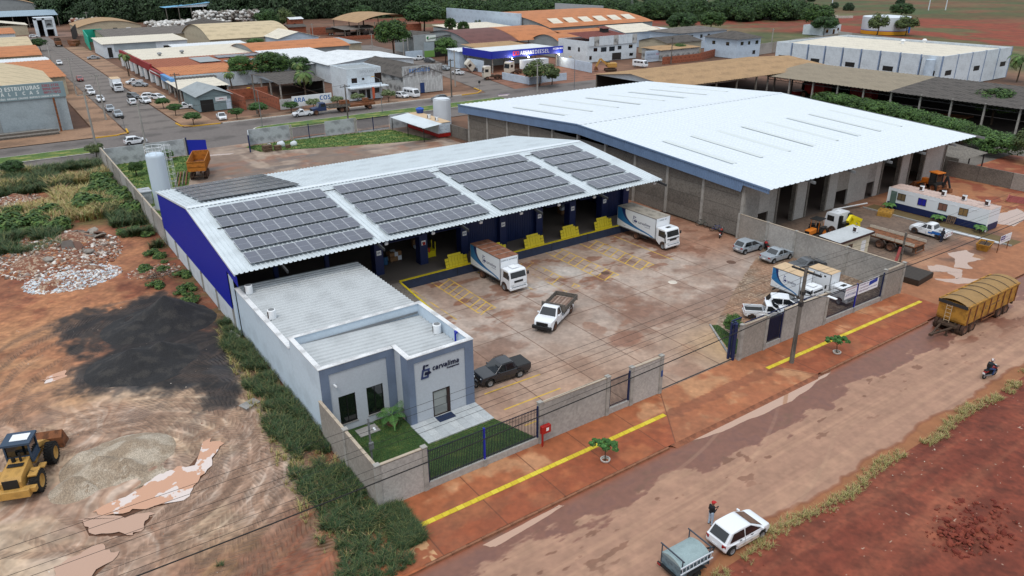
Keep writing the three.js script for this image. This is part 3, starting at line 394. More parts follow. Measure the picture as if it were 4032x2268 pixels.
  for (const [p, q] of [[[1.2,7.75,-35],[2.6,7.76,-34.9]],[[13,8.35,-38.9],[14.5,8.35,-38.9]],[[25.8,8.35,-38.9],[27.1,8.35,-38.9]],[[39,8.35,-38.9],[40.3,8.35,-38.9]]]) part('cable', bar(p, q, 0.05), M.black, w);
  // ---- solar arrays ----
  const cellTex = canvas(256,512,(c, W, H) => { c.fillStyle = '#b9bec6'; c.fillRect(0,0, W, H); c.fillStyle = '#3a404e'; c.fillRect(7,7, W - 14, H - 14); for (let i = 0; i < 6; i++) for (let j = 0; j < 20; j++) { const x = 10 + i * 39.4, y = 10 + j * 24 + (j > 9 ? 10 : 0); const v = (i * 7 + j * 13) % 5; c.fillStyle = `rgb(${66 + v},${71 + v},${86 + v * 2})`; c.fillRect(x, y, 37.6,23); } c.fillStyle = '#8c929c'; c.fillRect(7, H / 2 - 4, W - 14,7); });
  const panelMat = [1,0.93,1.07].map(k => new THREE.MeshPhysicalMaterial({ map: cellTex, color: new THREE.Color(k, k, k), roughness: 0.22, clearcoat: 0.7, clearcoatRoughness: 0.14 })), frameMat = M.steel;
  const pw = 1.115, pl = 2.16, pg = new THREE.BoxGeometry(pw, 0.04, pl), pt = new THREE.PlaneGeometry(pw, pl); pt.rotateX(-PI / 2); pt.translate(0,0.0225,0);
  const railG = (L) => mg([bx(L, 0.05,0.05,0,0,-0.6), bx(L, 0.05,0.05,0,0,0.6)]);
  function array(label, x0, cols, zs, front) {
    const a = thing('solar_array', label, 'solar panels', x0,0,0,0, 'solar arrays on the warehouse roof'); const sl = front ? Math.atan2(RY - EY, EZ - RZ) : -Math.atan2(RY - BY, RZ - BZ);
    zs.forEach((z, j) => { const y = top(z) + 0.3; const r = part('rail', railG(cols * 1.145), frameMat, a); r.position.set(cols * 1.145 / 2, y - 0.12, z); r.rotation.x = sl;
      for (let i = 0; i < cols; i++) { const o = part('solar_panel', pg, frameMat, a); o.position.set((i + 0.5) * 1.145, y, z); o.rotation.x = sl + (LAT[i * 31 + j * 7] - 0.5) * 0.006; part('cell_face', pt, panelMat[floor(LAT[i * 17 + j * 71 + cols] * 3)], o); } });
    return a;
  }
  const rows = [-38.5,-35.85,-33.2,-30.55,-27.75];
  array('solar array nearest the blue gable on the front roof slope', 1.55,10, rows, true); array('second solar array from the blue gable on the front slope', 14.35,10, rows, true); array('third solar array from the blue gable on the front slope', 27.1,10, rows, true); array('narrowest solar array, at the far right end of the warehouse roof', 40.2,6, rows, true);
  array('solar array on the rear roof slope behind the ridge', 1.6,9,[-43.6,-46.3,-49.0,-51.7,-54.6], false);
  // ---- dock plates leaning at the edge ----
  const plankG = bx(0.33,1.12,0.07), sideG = bx(0.4,0.3,0.06), topG = bx(1.55,0.22,0.09);
  const plateSpots = [[22.9, 'yellow dock plate left of the box truck backed to bay three'],[27.9, 'yellow dock plate mostly hidden behind the box truck with the brown roof'],[33, 'yellow dock plate at the closed navy bay door'],[38.1, 'yellow dock plate in the middle of the open right bays'],[43.2, 'yellow dock plate beside the box truck with the grey roof']];
  plateSpots.forEach(([x, l]) => { const t = thing('dock_plate', l, 'dock plate', x, 0.99,-28.75,0, 'yellow dock plates'); t.rotation.x = -0.28; for (let i = 0; i < 5; i++) { const o = part('plank', plankG, M.yellowPlate, t); o.position.set(-0.72 + i * 0.36,0,(i % 2) * 0.012); } for (const s of [-1,1]) for (let k = 0; k < 3; k++) { const o = part('side_plank', sideG, M.yellowPlate, t); o.position.set(s * 1.12, k * 0.34,0.01); } const o = part('lip', topG, M.yellowPlate, t); o.position.set(-0.15,1.14,0.02); part('backing', bx(2.3,0.9,0.03,0,0.05,-0.06), M.black, t); });
}
// goods inside the open bays
{
  const card = tmat(mottle(0x8c6a48,0x6f5338,0.6),0.9), palletM = M.wood;
  function pallet(label, x, z, seed, n) { const t = thing('pallet_load', label, 'pallet', x, 0.96, z, 0, 'goods inside the warehouse'); part('pallet', [bx(1.2,0.03,1,0,0.11,0), ...[-0.5,0,0.5].map(q => bx(0.1,0.11,1, q, 0,0))], palletM, t); const r = rng(seed); for (let i = 0; i < n; i++) { const w = 0.4 + r() * 0.25, h = 0.3 + r() * 0.25; part('carton', rbx(w, h, 0.45,0.015,-0.35 + (i % 3) * 0.4,0.15 + floor(i / 6) * 0.5,-0.25 + (floor(i / 3) % 2) * 0.5,(r() - 0.5) * 0.3), r() > 0.4 ? card : M.whiteWall, t); } }
  pallet('pallet of cartons just inside the bay marked 01', 18.2,-34,3,12); pallet('pallet of cartons deep inside the second open bay', 22.2,-36,5,9); pallet('pallet of cartons inside the bay left of the blue column on the right', 37.2,-34.5,8,12); pallet('pallet of cartons next to the last open bay column', 42.8,-36,9,11); pallet('small carton stack by the first right-hand bay column', 36.3,-32.6,12,5); pallet('pallet load at the right end of the dock beside the truck', 48.2,-30.2,21,8);
  const y = thing('gas_cage', 'yellow metal cage standing in the second open bay', 'cage', 21.9,0.96,-32.9); for (const [px, pz] of [[-0.55,-0.4],[0.55,-0.4],[-0.55,0.4],[0.55,0.4]]) part('post', bx(0.06,1.7,0.06, px, 0, pz), M.brightYellow, y); part('panel', bx(0.04,1.6,0.8,-0.55,0.05,0), M.brightYellow, y); part('panel', bx(1.1,0.7,0.04,0,0.05,0.41), M.brightYellow, y); part('shelf', bx(1.1,0.04,0.8,0,0.8,0), M.brightYellow, y);
  const dm = mat(0x2d5c86,0.5); for (const [x, z, l] of [[15.9,-33, 'blue plastic drum beside the bay 01 column'],[17.0,-33.6, 'blue plastic drum behind the pair near bay 01']]) { const d = thing('plastic_drum', l, 'drum', x, 0.96, z, 0, 'drums in the bay'); part('body', new THREE.LatheGeometry([[0.01,0],[0.27,0],[0.29,0.1],[0.285,0.3],[0.3,0.33],[0.285,0.36],[0.29,0.6],[0.3,0.63],[0.285,0.66],[0.28,0.86],[0.01,0.88]].map(p => new THREE.Vector2(...p)),16), dm, d); part('lid', cyl(0.25,0.24,0.05,0,0.88), M.black, d); }
  const e = thing('fire_extinguisher', 'red fire extinguisher on the column marked 02', 'extinguisher', 20.95,2.2,-31.1); part('bottle', cyl(0.09,0.09,0.5), M.red, e); part('valve', bx(0.06,0.1,0.06,0,0.5,0), M.black, e); part('sign', bx(0.3,0.3,0.02,-0.55,0.95,0), M.red, e);
}
// ---------- office ----------
{
  const o = thing('office_building', 'small pale office with slate blue frame borders and a glass door', 'office');
  const H = 5.35, T = 0.22;
  const walls = [[0.3,5.82,-8.85,-8.85 + T, 'f'],[5.78,10.97,-6.72,-6.5, 'f']];
  // side and back walls
  part('side_wall', b2(0.28,0.28 + T, 0, H, -14.4,-8.63), M.officeSide, o); part('side_wall', b2(10.95 - T, 10.95,0, H, -14.4,-6.72), M.officeSide, o); part('return_wall', b2(5.78,5.78 + T, 0, H, -8.85,-6.73), M.officeWall, o); part('back_wall', b2(0.5,10.73,0, H, -14.42,-14.2), M.officeSide, o);
  // front walls with real openings
  const front = (x0, x1, zf, holes) => { const s = new THREE.Shape([[x0,0],[x1,0],[x1, H],[x0, H]].map(p => new THREE.Vector2(...p))); for (const [a, b, c, d] of holes) s.holes.push(new THREE.Path([[a, c],[b, c],[b, d],[a, d]].map(p => new THREE.Vector2(...p)))); const g = new THREE.ExtrudeGeometry(s, { depth: T, bevelEnabled: false }); g.translate(0,0, zf - T); return uvBox(g); };
  part('front_wall', front(0.3,5.78,-8.66,[[1.4,2.64,0.62,2.84],[3.48,4.74,0.62,2.84]]), M.officeWall, o); part('front_wall', front(5.8,10.95,-6.52,[[7.53,8.96,0.02,2.17]]), M.officeWall, o);
  const frame = (x0, x1, zf, il, ir, it, bottom) => { part('frame_border', b2(x0, il, 0, H, zf, zf + 0.07), M.officeGrey, o); part('frame_border', b2(ir, x1,0, H, zf, zf + 0.07), M.officeGrey, o); part('frame_border', b2(il, ir, it, H, zf, zf + 0.068), M.officeGrey, o); };
  frame(0.28,5.77,-8.658,0.88,5.13,4.8); frame(5.785,10.97,-6.518,6.18,10.27,4.9); part('frame_border', b2(5.7,5.782,0, H, -7.5,-6.45), M.officeGrey, o);
  // coping
  const cop = (x0, x1, z0, z1) => part('coping', b2(x0, x1, H, H + 0.05, z0, z1), M.coping, o); cop(0.2,5.72,-8.95,-8.55); cop(5.68,11.02,-6.8,-6.42); cop(0.2,0.56,-14.48,-8.951); cop(10.66,11.03,-14.48,-6.801); cop(5.68,6.06,-8.95,-6.801); cop(0.561,10.659,-14.48,-14.12);
  part('roof', ribbed('z', -14.1,-8.9,0.55,4.75,10.7,4.35,0.5,0.09), M.officeRoof, o); part('roof', ribbed('z', -8.9,-6.8,6.02,4.534,10.7,4.35,0.5,0.09), M.officeRoof, o); part('gutter', b2(10.3,10.7,4.2,4.3,-14.1,-6.8), M.steel, o); part('flashing', [b2(0.56,10.6,4.55,4.72,-14.13,-14.08)], M.steel, o);
  // windows and door
  for (const [a, b] of [[1.4,2.64],[3.48,4.74]]) { const w = part('window', b2(a + 0.04, b - 0.04,0.66,2.8,-8.78,-8.76), M.glass, o); part('window_frame', [b2(a, a + 0.05,0.62,2.84,-8.8,-8.7), b2(b - 0.05, b, 0.62,2.84,-8.8,-8.7), b2(a, b, 2.79,2.84,-8.8,-8.7), b2(a, b, 0.62,0.67,-8.8,-8.7), b2((a + b) / 2 - 0.02,(a + b) / 2 + 0.02,0.66,2.8,-8.76,-8.72)], M.black, w); part('sill', b2(a - 0.05, b + 0.05,0.56,0.62,-8.86,-8.6), M.conc, w); }
  const d = part('door', b2(7.6,8.9,0.05,2.1,-6.64,-6.62), new THREE.MeshPhysicalMaterial({ color: 0x8d9290, roughness: 0.08, clearcoat: 1 }), o, 'glass door in a dark brown frame'); const br = mat(0x2c1714,0.5); part('door_frame', [b2(7.53,7.62,0.02,2.17,-6.7,-6.55), b2(8.72,8.96,0.02,2.17,-6.7,-6.55), b2(7.53,8.96,2.08,2.17,-6.7,-6.55), b2(7.53,8.96,0.02,0.1,-6.7,-6.55)], br, d); part('handle', bar([8.62,0.9,-6.5],[8.62,1.5,-6.5],0.02), M.black, d);
  part('camera', [cyl(0.06,0.06,0.1,1.2,3.9,-8.55), bx(0.1,0.1,0.26,1.24,3.85,-8.42)], M.whitePaint, o);
  // lettering
  const dk = mat(0x10173a, 0.4), wd = text3('carvalima', 0.37,0.04,0.12); const wb = wd.boundingBox, ws = 2.14 / (wb.max.x - wb.min.x); wd.scale(ws, 1,1); wd.translate(7.6,3.88,-6.516); part('lettering', wd, dk, o);
  const w2 = text3('Transportes', 0.13,0.03,0.12); w2.translate(8.75,3.66,-6.516); part('lettering', w2, dk, o);
  const logoS = new THREE.Shape(); logoS.moveTo(6.68,3.45); logoS.lineTo(7.28,3.45); logoS.lineTo(7.42,4.16); logoS.lineTo(6.82,4.16); const hol = new THREE.Path(); hol.moveTo(6.84,3.59); hol.lineTo(6.94,4.03); hol.lineTo(7.27,4.03); hol.lineTo(7.18,3.59); logoS.holes.push(hol); const lg = new THREE.ExtrudeGeometry(logoS, { depth: 0.04, bevelEnabled: false }); lg.translate(0,0,-6.516); part('emblem', uvBox(lg), mat(0x33406a, 0.4), o);
  part('emblem', [ext([[6.86,4.18],[7.0,4.18],[7.07,4.5],[6.93,4.5]],0.04), ext([[7.1,4.36],[7.3,4.36],[7.33,4.47],[7.12,4.47]],0.04), ext([[6.98,3.7],[7.36,3.7],[7.52,3.8],[7.4,3.92],[7.02,3.92]],0.045)].map(g => g.translate(0,0,-6.49)), dk, o);
  // rear block with low ribbed roof
  part('rear_wall', [b2(0.28,0.5,0,4.45,-28.0,-14.43), b2(11.2,11.4,0,4.05,-28.0,-14.43), b2(0.5,11.2,0,4.05,-28.2,-28.0)], M.officeSide, o); part('rear_roof', ribbed('z', -28.5,-14.45,0.55,4.38,11.75,4.12,0.5,0.09), M.officeRoof, o); part('coping', b2(0.18,0.6,4.45,4.5,-28.0,-14.5), M.coping, o);
}
M.acDark = mat(0x3b2c28,0.7);
const acProto = thing('air_conditioner', 'round white air conditioner unit at the front corner of the office roof', 'air conditioner', 10.3,4.36,-10.5,0, 'air conditioner units'); part('casing', new THREE.LatheGeometry([[0.01,0.02],[0.3,0.02],[0.33,0.06],[0.33,0.72],[0.3,0.78],[0.01,0.78]].map(p => new THREE.Vector2(...p)),20), M.whitePaint, acProto); { const g = new THREE.CylinderGeometry(0.335,0.335,0.54,12,1, true, 2.4,2.4); g.translate(0,0.4,0); part('grille', g, M.acDark, acProto); part('fan_guard', cyl(0.24,0.24,0.02,0,0.785), M.grey, acProto); part('bracket', [bx(0.75,0.04,0.06,0,0,0.2), bx(0.75,0.04,0.06,0,0,-0.2)], M.steel, acProto); }
dup(acProto, 'round white air conditioner unit on the rear office roof near the coping step', 0.95,4.4,-20.3,0.4); dup(acProto, 'round white air conditioner unit farthest back on the office roof', 0.98,4.4,-26.3,0.2);
{ const p = thing('pipe_stub', 'blue drain pipe standing by the parapet of the office', 'pipe', 10.55,4.35,-8.2); part('pipe', cyl(0.07,0.07,1.0), M.blue, p); part('elbow', bx(0.14,0.14,0.3,0,0.95,0.1), M.blue, p);
  const s = thing('porch', 'pale tiled porch slab in front of the glass door', 'porch'); const tm = [0xb9bfc2,0xb2b8bb, 0xbfc4c6].map((c, i) => tmat(mottle(c, 0xa9aeb0,1.3 + i, { amt: 0.5 }),0.5)); for (let i = 0; i < 9; i++) for (let j = 0; j < 4; j++) part('tile', b2(5.62 + i * 0.597,5.62 + (i + 1) * 0.597 - 0.008,0.0,0.09,-6.48 + j * 0.65,-6.48 + (j + 1) * 0.65 - 0.008), tm[(i * 5 + j * 3) % 3], s);
  solo('door_mat', [rbx(1.35,0.025,0.75,0.01,8.2,0.092,-6.0)], mat(0x1c2c4a, 0.95), 'dark blue door mat in front of the glass office door', 'door mat'); }
// ---------- grey hall on the right ----------
{
  const w = thing('grey_hall', 'large hall with white ribbed roof, slate blue gable band and precast concrete walls', 'hall');
  const X0 = 55.3, X1 = 101.6, RZ = -48.8, RY = 8.68, EZ = -15.2, EY = 6.72, BZ = -82, BY = 6.95; const top = z => z > RZ ? RY + (EY - RY) * (z - RZ) / (EZ - RZ) : RY + (BY - RY) * (z - RZ) / (BZ - RZ);
  part('roof', ribbed('x', X0, X1, EZ, EY, RZ, RY, 0.95,0.075), M.whiteRoof2, w); part('roof', ribbed('x', X0, X1, BZ, BY, RZ, RY, 0.95,0.075), M.whiteRoof2, w); part('ridge_cap', tri([[X0, RY + 0.03, RZ - 0.5],[X1, RY + 0.03, RZ - 0.5],[X1, RY + 0.1, RZ],[X0, RY + 0.1, RZ],[X1, RY + 0.03, RZ + 0.5],[X0, RY + 0.03, RZ + 0.5]],[[0,1,2,3],[3,2,4,5]]), M.whiteRoof2, w);
  const sky = mat(0xcfd8d9,0.35); for (let i = 0; i < 8; i++) { const x = 59.5 + i * 5.3; for (const [a, b] of [[-36,-24],[-71,-57]]) part('skylight_strip', tri([[x, top(a) + 0.08, a],[x + 0.9, top(a) + 0.08, a],[x + 0.9, top(b) + 0.08, b],[x, top(b) + 0.08, b]],[[0,1,2,3]]), sky, w); }
  part('gable_band', clad('x', X0 + 0.05, BZ + 0.05, EZ - 0.05, z => top(z) - (z > -19 ? 0.5 : 1.35), z => top(z) - 0.03,0.35,0.04), M.slate, w, 'slate blue ribbed band under the roof edge'); part('verge_trim', [beam([X0, EY + 0.02, EZ],[X0, RY + 0.02, RZ],0.1,0.16), beam([X0, BY + 0.02, BZ],[X0, RY + 0.02, RZ],0.1,0.16)], M.slate, w);
  for (let i = 0; i <= 10; i++) { const z = -19.1 - i * 6.03; part('column', b2(55.85,56.25,0, min(top(z) - 0.5,8), z - 0.18, z + 0.18), M.pillar, w); if (i < 10) for (let k = 0; k < 4; k++) { const y0 = k * 1.62; part('wall_panel', b2(56.02,56.18, y0 + 0.02, y0 + 1.6, z - 5.85, z - 0.18), M.concDark[floor(LAT[i * 19 + k * 7] * 4)], w); } }
  // front wall with tall gates
  const F = -19.2, panels = [[56.25,62.6],[66.1,68.6],[72.8,85.2],[89.9,92.4],[96.2,102]];
  for (const [a, b] of panels) { if (a === 72.8) { part('front_wall', b2(a, 75.0,0,6.6, F - 0.2, F), M.concPanel[0], w); part('front_wall', b2(75.0,77.6,2.2,6.6, F - 0.2, F), M.concPanel[1], w); part('front_wall', b2(77.6,82,0,6.6, F - 0.2, F), M.concPanel[0], w); part('front_wall', b2(82,83.9,2.2,6.6, F - 0.2, F), M.concPanel[2], w); part('front_wall', b2(83.9, b, 0,6.6, F - 0.2, F), M.concPanel[0], w); } else if (a === 56.25) { part('front_wall', b2(a, 59.2,0,6.6, F - 0.2, F), M.concPanel[2], w); part('front_wall', b2(59.2,61.1,2.2,6.6, F - 0.2, F), M.concPanel[0], w); part('front_wall', b2(61.1, b, 0,6.6, F - 0.2, F), M.concPanel[2], w); } else part('front_wall', b2(a, b, 0,6.6, F - 0.2, F), M.concPanel[0], w); for (const x of [a, b]) part('jamb', b2(x - 0.15, x + 0.15,0,6.6, F - 0.45, F + 0.12), M.concDark[3], w); }
  part('back_wall', b2(56.2,102,0,6.8,-79.6,-79.4), M.concDark[0], w); part('end_wall', b2(101.5,101.7,0,7,-79.4,-19.2), M.concPanel[1], w);
  for (let i = 0; i < 6; i++) { const x = 63 + i * 8; part('truss', [beam([x, top(EZ) - 0.35, EZ + 0.5],[x, RY - 0.35, RZ],0.12,0.3), beam([x, top(BZ) - 0.35, BZ + 0.5],[x, RY - 0.35, RZ],0.12,0.3)], M.grey, w); }
}
// ---------- boundary walls, fences, gates ----------
const FZ = x => 0.16 + 0.0125 * x, FA = -0.0125;   // front wall line
M.bar = mat(0x1b2236,0.5); M.cap = tmat(mottle(0xb8aa98,0x8f8577,1.4),0.9);
function wallPanel(p, x0, x1, h, mi = 0, y0 = 0) { const L = x1 - x0, xm = (x0 + x1) / 2, o = part('wall_panel', bx(L, h - y0,0.13), M.concPanel[mi], p); o.position.set(xm, y0, FZ(xm)); o.rotation.y = FA; const c = part('wall_coping', bx(L, 0.05,0.2), M.cap, p); c.position.set(xm, h + 0.002, FZ(xm)); c.rotation.y = FA; }
function pillar(p, x, z, h = 3.16, w = 0.3) { const o = part('pillar', [bx(w, h, 0.3), bx(w + 0.06,0.07,0.36,0, h + 0.001,0)], M.pillar, p); o.position.set(x, 0, z); return o; }
const barG = bx(0.028,2.3,0.028), midPostG = bx(0.12,2.75,0.12);
function railing(p, x0, x1, posts = []) { const L = x1 - x0, xm = (x0 + x1) / 2; const lw = part('low_wall', bx(L, 0.48,0.16), M.concPanel[2], p); lw.position.set(xm, 0, FZ(xm)); lw.rotation.y = FA; for (const y of [0.62,2.72]) { const r = part('rail', bx(L, 0.05,0.04), M.bar, p); r.position.set(xm, y, FZ(xm)); r.rotation.y = FA; } const n = Math.round(L / 0.118); for (let i = 0; i < n; i++) { const x = x0 + (i + 0.5) * L / n; const b = part('bar', barG, M.bar, p); b.position.set(x, 0.52, FZ(x)); } for (const x of posts) { const o = part('post', midPostG, M.blue, p); o.position.set(x, 0.12, FZ(x)); const q = part('post_base', bx(0.26,0.5,0.26), M.pillar, p); q.position.set(x, 0, FZ(x) + 0.02); } for (const x of [x0 + 0.05, x1 - 0.05]) { const o = part('end_post', bx(0.1,2.45,0.1), M.navy, p); o.position.set(x, 0.48, FZ(x)); } }
{
  const w = thing('front_wall', 'grey concrete street wall with dark railings left of the driveway', 'wall', 0,0,0,0, 'street walls');
  pillar(w, 0.1,0.16,3.14); wallPanel(w, 0.26,3.05,3.1,0); pillar(w, 3.2, FZ(3.2)); railing(w, 3.36,11.78,[7.5]); pillar(w, 11.93, FZ(12)); wallPanel(w, 12.09,17.7,3.1,2); pillar(w, 17.86, FZ(18)); railing(w, 18.02,20.0); pillar(w, 20.16, FZ(20)); wallPanel(w, 20.32,22.95,3.1,0); pillar(w, 23.1, FZ(23),3.2); part('intercom', bx(0.16,0.5,0.05,23.1,1.5, FZ(23) + 0.18), mat(0x2b4c86,0.4), w);
  const r = thing('front_wall', 'grey concrete street wall with railings and banners right of the driveway', 'wall', 0,0,0,0, 'street walls');
  pillar(r, 32.1, FZ(32)); wallPanel(r, 32.26,35.0,3.1,1); pillar(r, 35.15, FZ(35)); railing(r, 35.31,37.3); part('gate_leaf', bx(1.9,2.2,0.04,36.3,0.55, FZ(36) - 0.12), M.navy, r); wallPanel(r, 37.4,43.2,3.1,2); pillar(r, 43.35, FZ(43)); railing(r, 43.5,52.2,[47.9]); pillar(r, 52.35, FZ(52)); wallPanel(r, 52.5,55.3,3.1,1); pillar(r, 55.45, FZ(55),3.2);
  const g = thing('sliding_gate', 'navy sliding gate parked open behind the right street wall', 'gate'); for (let i = 0; i < 60; i++) part('bar', barG, M.bar, g).position.set(33 + i * 0.155,0.6, FZ(36) - 0.42); for (const y of [0.45,2.95]) part('rail', bx(9.4,0.08,0.06,37.6, y, FZ(36) - 0.42), M.navy, g); for (const [x, z] of [[31.65,0.35],[31.9,0.0],[31.55,-0.05]]) part('gate_post', bx(0.18,3.3,0.16, x, 0, z), M.navy, g); part('brace', [bx(0.6,0.1,0.1,31.8,3.1,0.1), bx(1.2,0.1,0.1,32.4,3.2,-0.3)], M.navy, g);
  struct('gate_track', [bx(8.6,0.03,0.1,27.6,0.0,0.2)], M.darkGrey);
  const o = thing('garden_wall', 'dusty concrete wall between the weeds and the office lawn', 'wall'); for (const [a, b] of [[-8.55,-4.45],[-4.15,0.0]]) { part('wall_panel', b2(-0.02,0.12,0,3.1, a, b), M.concPanel[1], o); part('wall_coping', b2(-0.05,0.15,3.1,3.15, a, b), M.cap, o); } pillar(o, 0.04,-4.3,3.2,0.3);
  const l = thing('side_wall', 'long precast wall running back beside the overgrown lot', 'wall'); for (let i = 0; i < 8; i++) { const z0 = -102.6 + i * 5.75; part('wall_panel', b2(-0.03,0.1,0,3.05, z0 + 0.16, z0 + 5.6), M.concPanel[(i * 2) % 3], l); part('post', b2(-0.16,0.18,0,3.12, z0 - 0.14, z0 + 0.15), M.pillar, l); part('wall_coping', b2(-0.06,0.13,3.05,3.09, z0 + 0.16, z0 + 5.6), M.cap, l); }
  const d = thing('divider_wall', 'concrete wall between the gravel parking and the contractor yard', 'wall'); const zs = [0.75,-5.1,-11.25,-14.9,-18.9]; zs.forEach((z, i) => { part('post', b2(55.3,55.6,0,3.08, z - 0.15, z + 0.15), M.pillar, d); if (i) { part('wall_panel', b2(55.38,55.52,0,3.0, z + 0.15, zs[i - 1] - 0.15), M.concPanel[[0,2,2,0,1][i]], d); part('wall_coping', b2(55.35,55.55,3.0,3.04, z + 0.15, zs[i - 1] - 0.15), M.cap, d); } });
  // rear street wall
  const rw = thing('rear_wall', 'pale rendered wall at the avenue behind the white water tower', 'wall'); M.render = tmat(mottle(0xb6bcc2,0x8d9298,3.3, { amt: 0.9 }),0.9); for (let i = 0; i < 2; i++) { part('wall_panel', b2(0.2 + i * 6.4,6.4 + i * 6.4,0,2.8,-102.9,-102.75), M.render, rw); part('post', b2(6.4 + i * 6.4,6.65 + i * 6.4,0,2.9,-102.95,-102.7), M.pillar, rw); }
  const bg = thing('blue_gate', 'blue metal gate leaf ending the rear avenue wall', 'gate'); part('leaf', tri([[13.2,0,-102.8],[16.2,0,-101.8],[16.2,2.4,-101.8],[13.2,2.6,-102.8]],[[0,1,2,3]]), M.blue, bg); part('post', bx(0.2,3,0.2,13.2,0,-102.8), M.navy, bg);
  const rr = thing('rear_wall', 'rendered rear wall with two railing panels beside the white tank', 'wall'); part('wall_panel', beam([22.6,1.35,-98.4],[24.2,1.35,-104.2],0.15,2.7), M.render, rr); part('post', bx(0.2,3,0.2,22.5,0,-98.2), M.navy, rr);
  const seg = (x0, x1) => { part('wall_panel', b2(x0, x1,0,2.75,-104.2 + (x0 - 24) * 0.085,-104.05 + (x0 - 24) * 0.085), M.render, rr); part('post', b2(x1 - 0.02, x1 + 0.25,0,2.85,-104.25 + (x1 - 24) * 0.085,-104 + (x1 - 24) * 0.085), M.pillar, rr); }; seg(24.2,31.8); seg(38.3,44.2); seg(51.4,55.6);
  const bar2 = bx(0.04,2.2,0.04); for (const [x0, x1] of [[32.1,38.2],[44.5,51.2]]) { const zc = -104.1 + ((x0 + x1) / 2 - 24) * 0.085; for (let i = 0; i < 34; i++) { const x = x0 + (i + 0.5) * (x1 - x0) / 34; part('bar', bar2, M.bar, rr).position.set(x, 0.3, zc); } part('rail', [bx(x1 - x0,0.07,0.05,(x0 + x1) / 2,2.5, zc), bx(x1 - x0,0.07,0.05,(x0 + x1) / 2,0.28, zc)], M.bar, rr); part('low_wall', bx(x1 - x0,0.28,0.15,(x0 + x1) / 2,0, zc), M.render, rr); part('post', bx(0.16,2.7,0.16,(x0 + x1) / 2,0, zc), M.navy, rr); }
  for (let i = 0; i < 3; i++) { part('wall_panel', b2(57.6,57.75,0,2.2,-89 + i * 3,-86.1 + i * 3), M.concDark[i], rr); }
}
// banners on the right railing
{ const b1 = canvas(512,300,(c, W, H) => { c.fillStyle = '#dfe3ec'; c.fillRect(0,0, W, H); c.fillStyle = '#8e2a4a'; c.font = 'bold 62px sans-serif'; c.textAlign = 'center'; c.fillText('ALUGA-SE BARRACÃO', W / 2,78, W - 30); c.fillStyle = '#3a3f66'; c.font = '38px sans-serif'; c.fillText('para fins comerciais', W / 2,140, W - 60); c.fillStyle = '#2a3a86'; c.font = 'bold 84px sans-serif'; c.fillText('9 8113-6644', W / 2 + 20,235, W - 90); c.font = 'bold 40px sans-serif'; c.fillText('(66)', 52,235); });
  const b2t = canvas(640,300,(c, W, H) => { c.fillStyle = '#e2e6ef'; c.fillRect(0,0, W, H); c.fillStyle = '#5a2b6b'; c.font = 'bold 62px sans-serif'; c.fillText('Vende-se', 30,92); c.fillText('Container', 30,172); c.fillText('Marítimo', 30,252); c.fillStyle = '#1d3a9e'; c.beginPath(); c.moveTo(330,60); c.lineTo(600,30); c.lineTo(600,130); c.lineTo(330,170); c.fill(); c.fillStyle = '#24306e'; c.font = 'bold 40px sans-serif'; c.fillText('(66) 9 8113-6644', 300,240,320); });
  for (const [t, x0, x1, l] of [[b1,46.0,47.75, 'white banner reading ALUGA-SE BARRACÃO on the street railing'],[b2t, 48.05,51.2, 'white banner with blue shed drawing reading Vende-se Container Marítimo']]) { const xm = (x0 + x1) / 2, o = thing('banner', l, 'banner', xm, 1.75, FZ(xm) + 0.07, FA, 'banners on the railing'); part('print', printed(x1 - x0,1.15,0,0,0.008), tmat(t, 0.7), o); part('backing', bx(x1 - x0,1.15,0.01), M.whitePaint, o); } }
// yellow tactile strips of single tiles
{ const tg = [0,1,2].map(i => bx(0.485,0.02,0.36)), tm = [0xd8c22e, 0xcfb62a, 0xddca3c].map((c, i) => tmat(mottle(c, 0xb3933a, 0.7 + i * 0.3, { amt: 0.55 }),0.8)); let k = 0;
  for (const [x0, x1, l] of [[-0.7,21.4, 'yellow tactile paving strip left of the driveway'],[32.8,55.3, 'yellow tactile paving strip right of the driveway']]) { const t = thing('tactile_strip', l, 'paving strip', 0,0,0,0, 'tactile strips'); for (let x = x0 + 0.25; x < x1; x += 0.5, k++) { const o = part('tile', tg[k % 3], tm[floor(LAT[k * 13] * 3)], t); o.position.set(x, -0.004 + LAT[k * 5] * 0.006,2.86 + (x > 30 ? (x - 32) * 0.014 : 0)); o.rotation.y = (LAT[k * 3] - 0.5) * 0.02; } } }
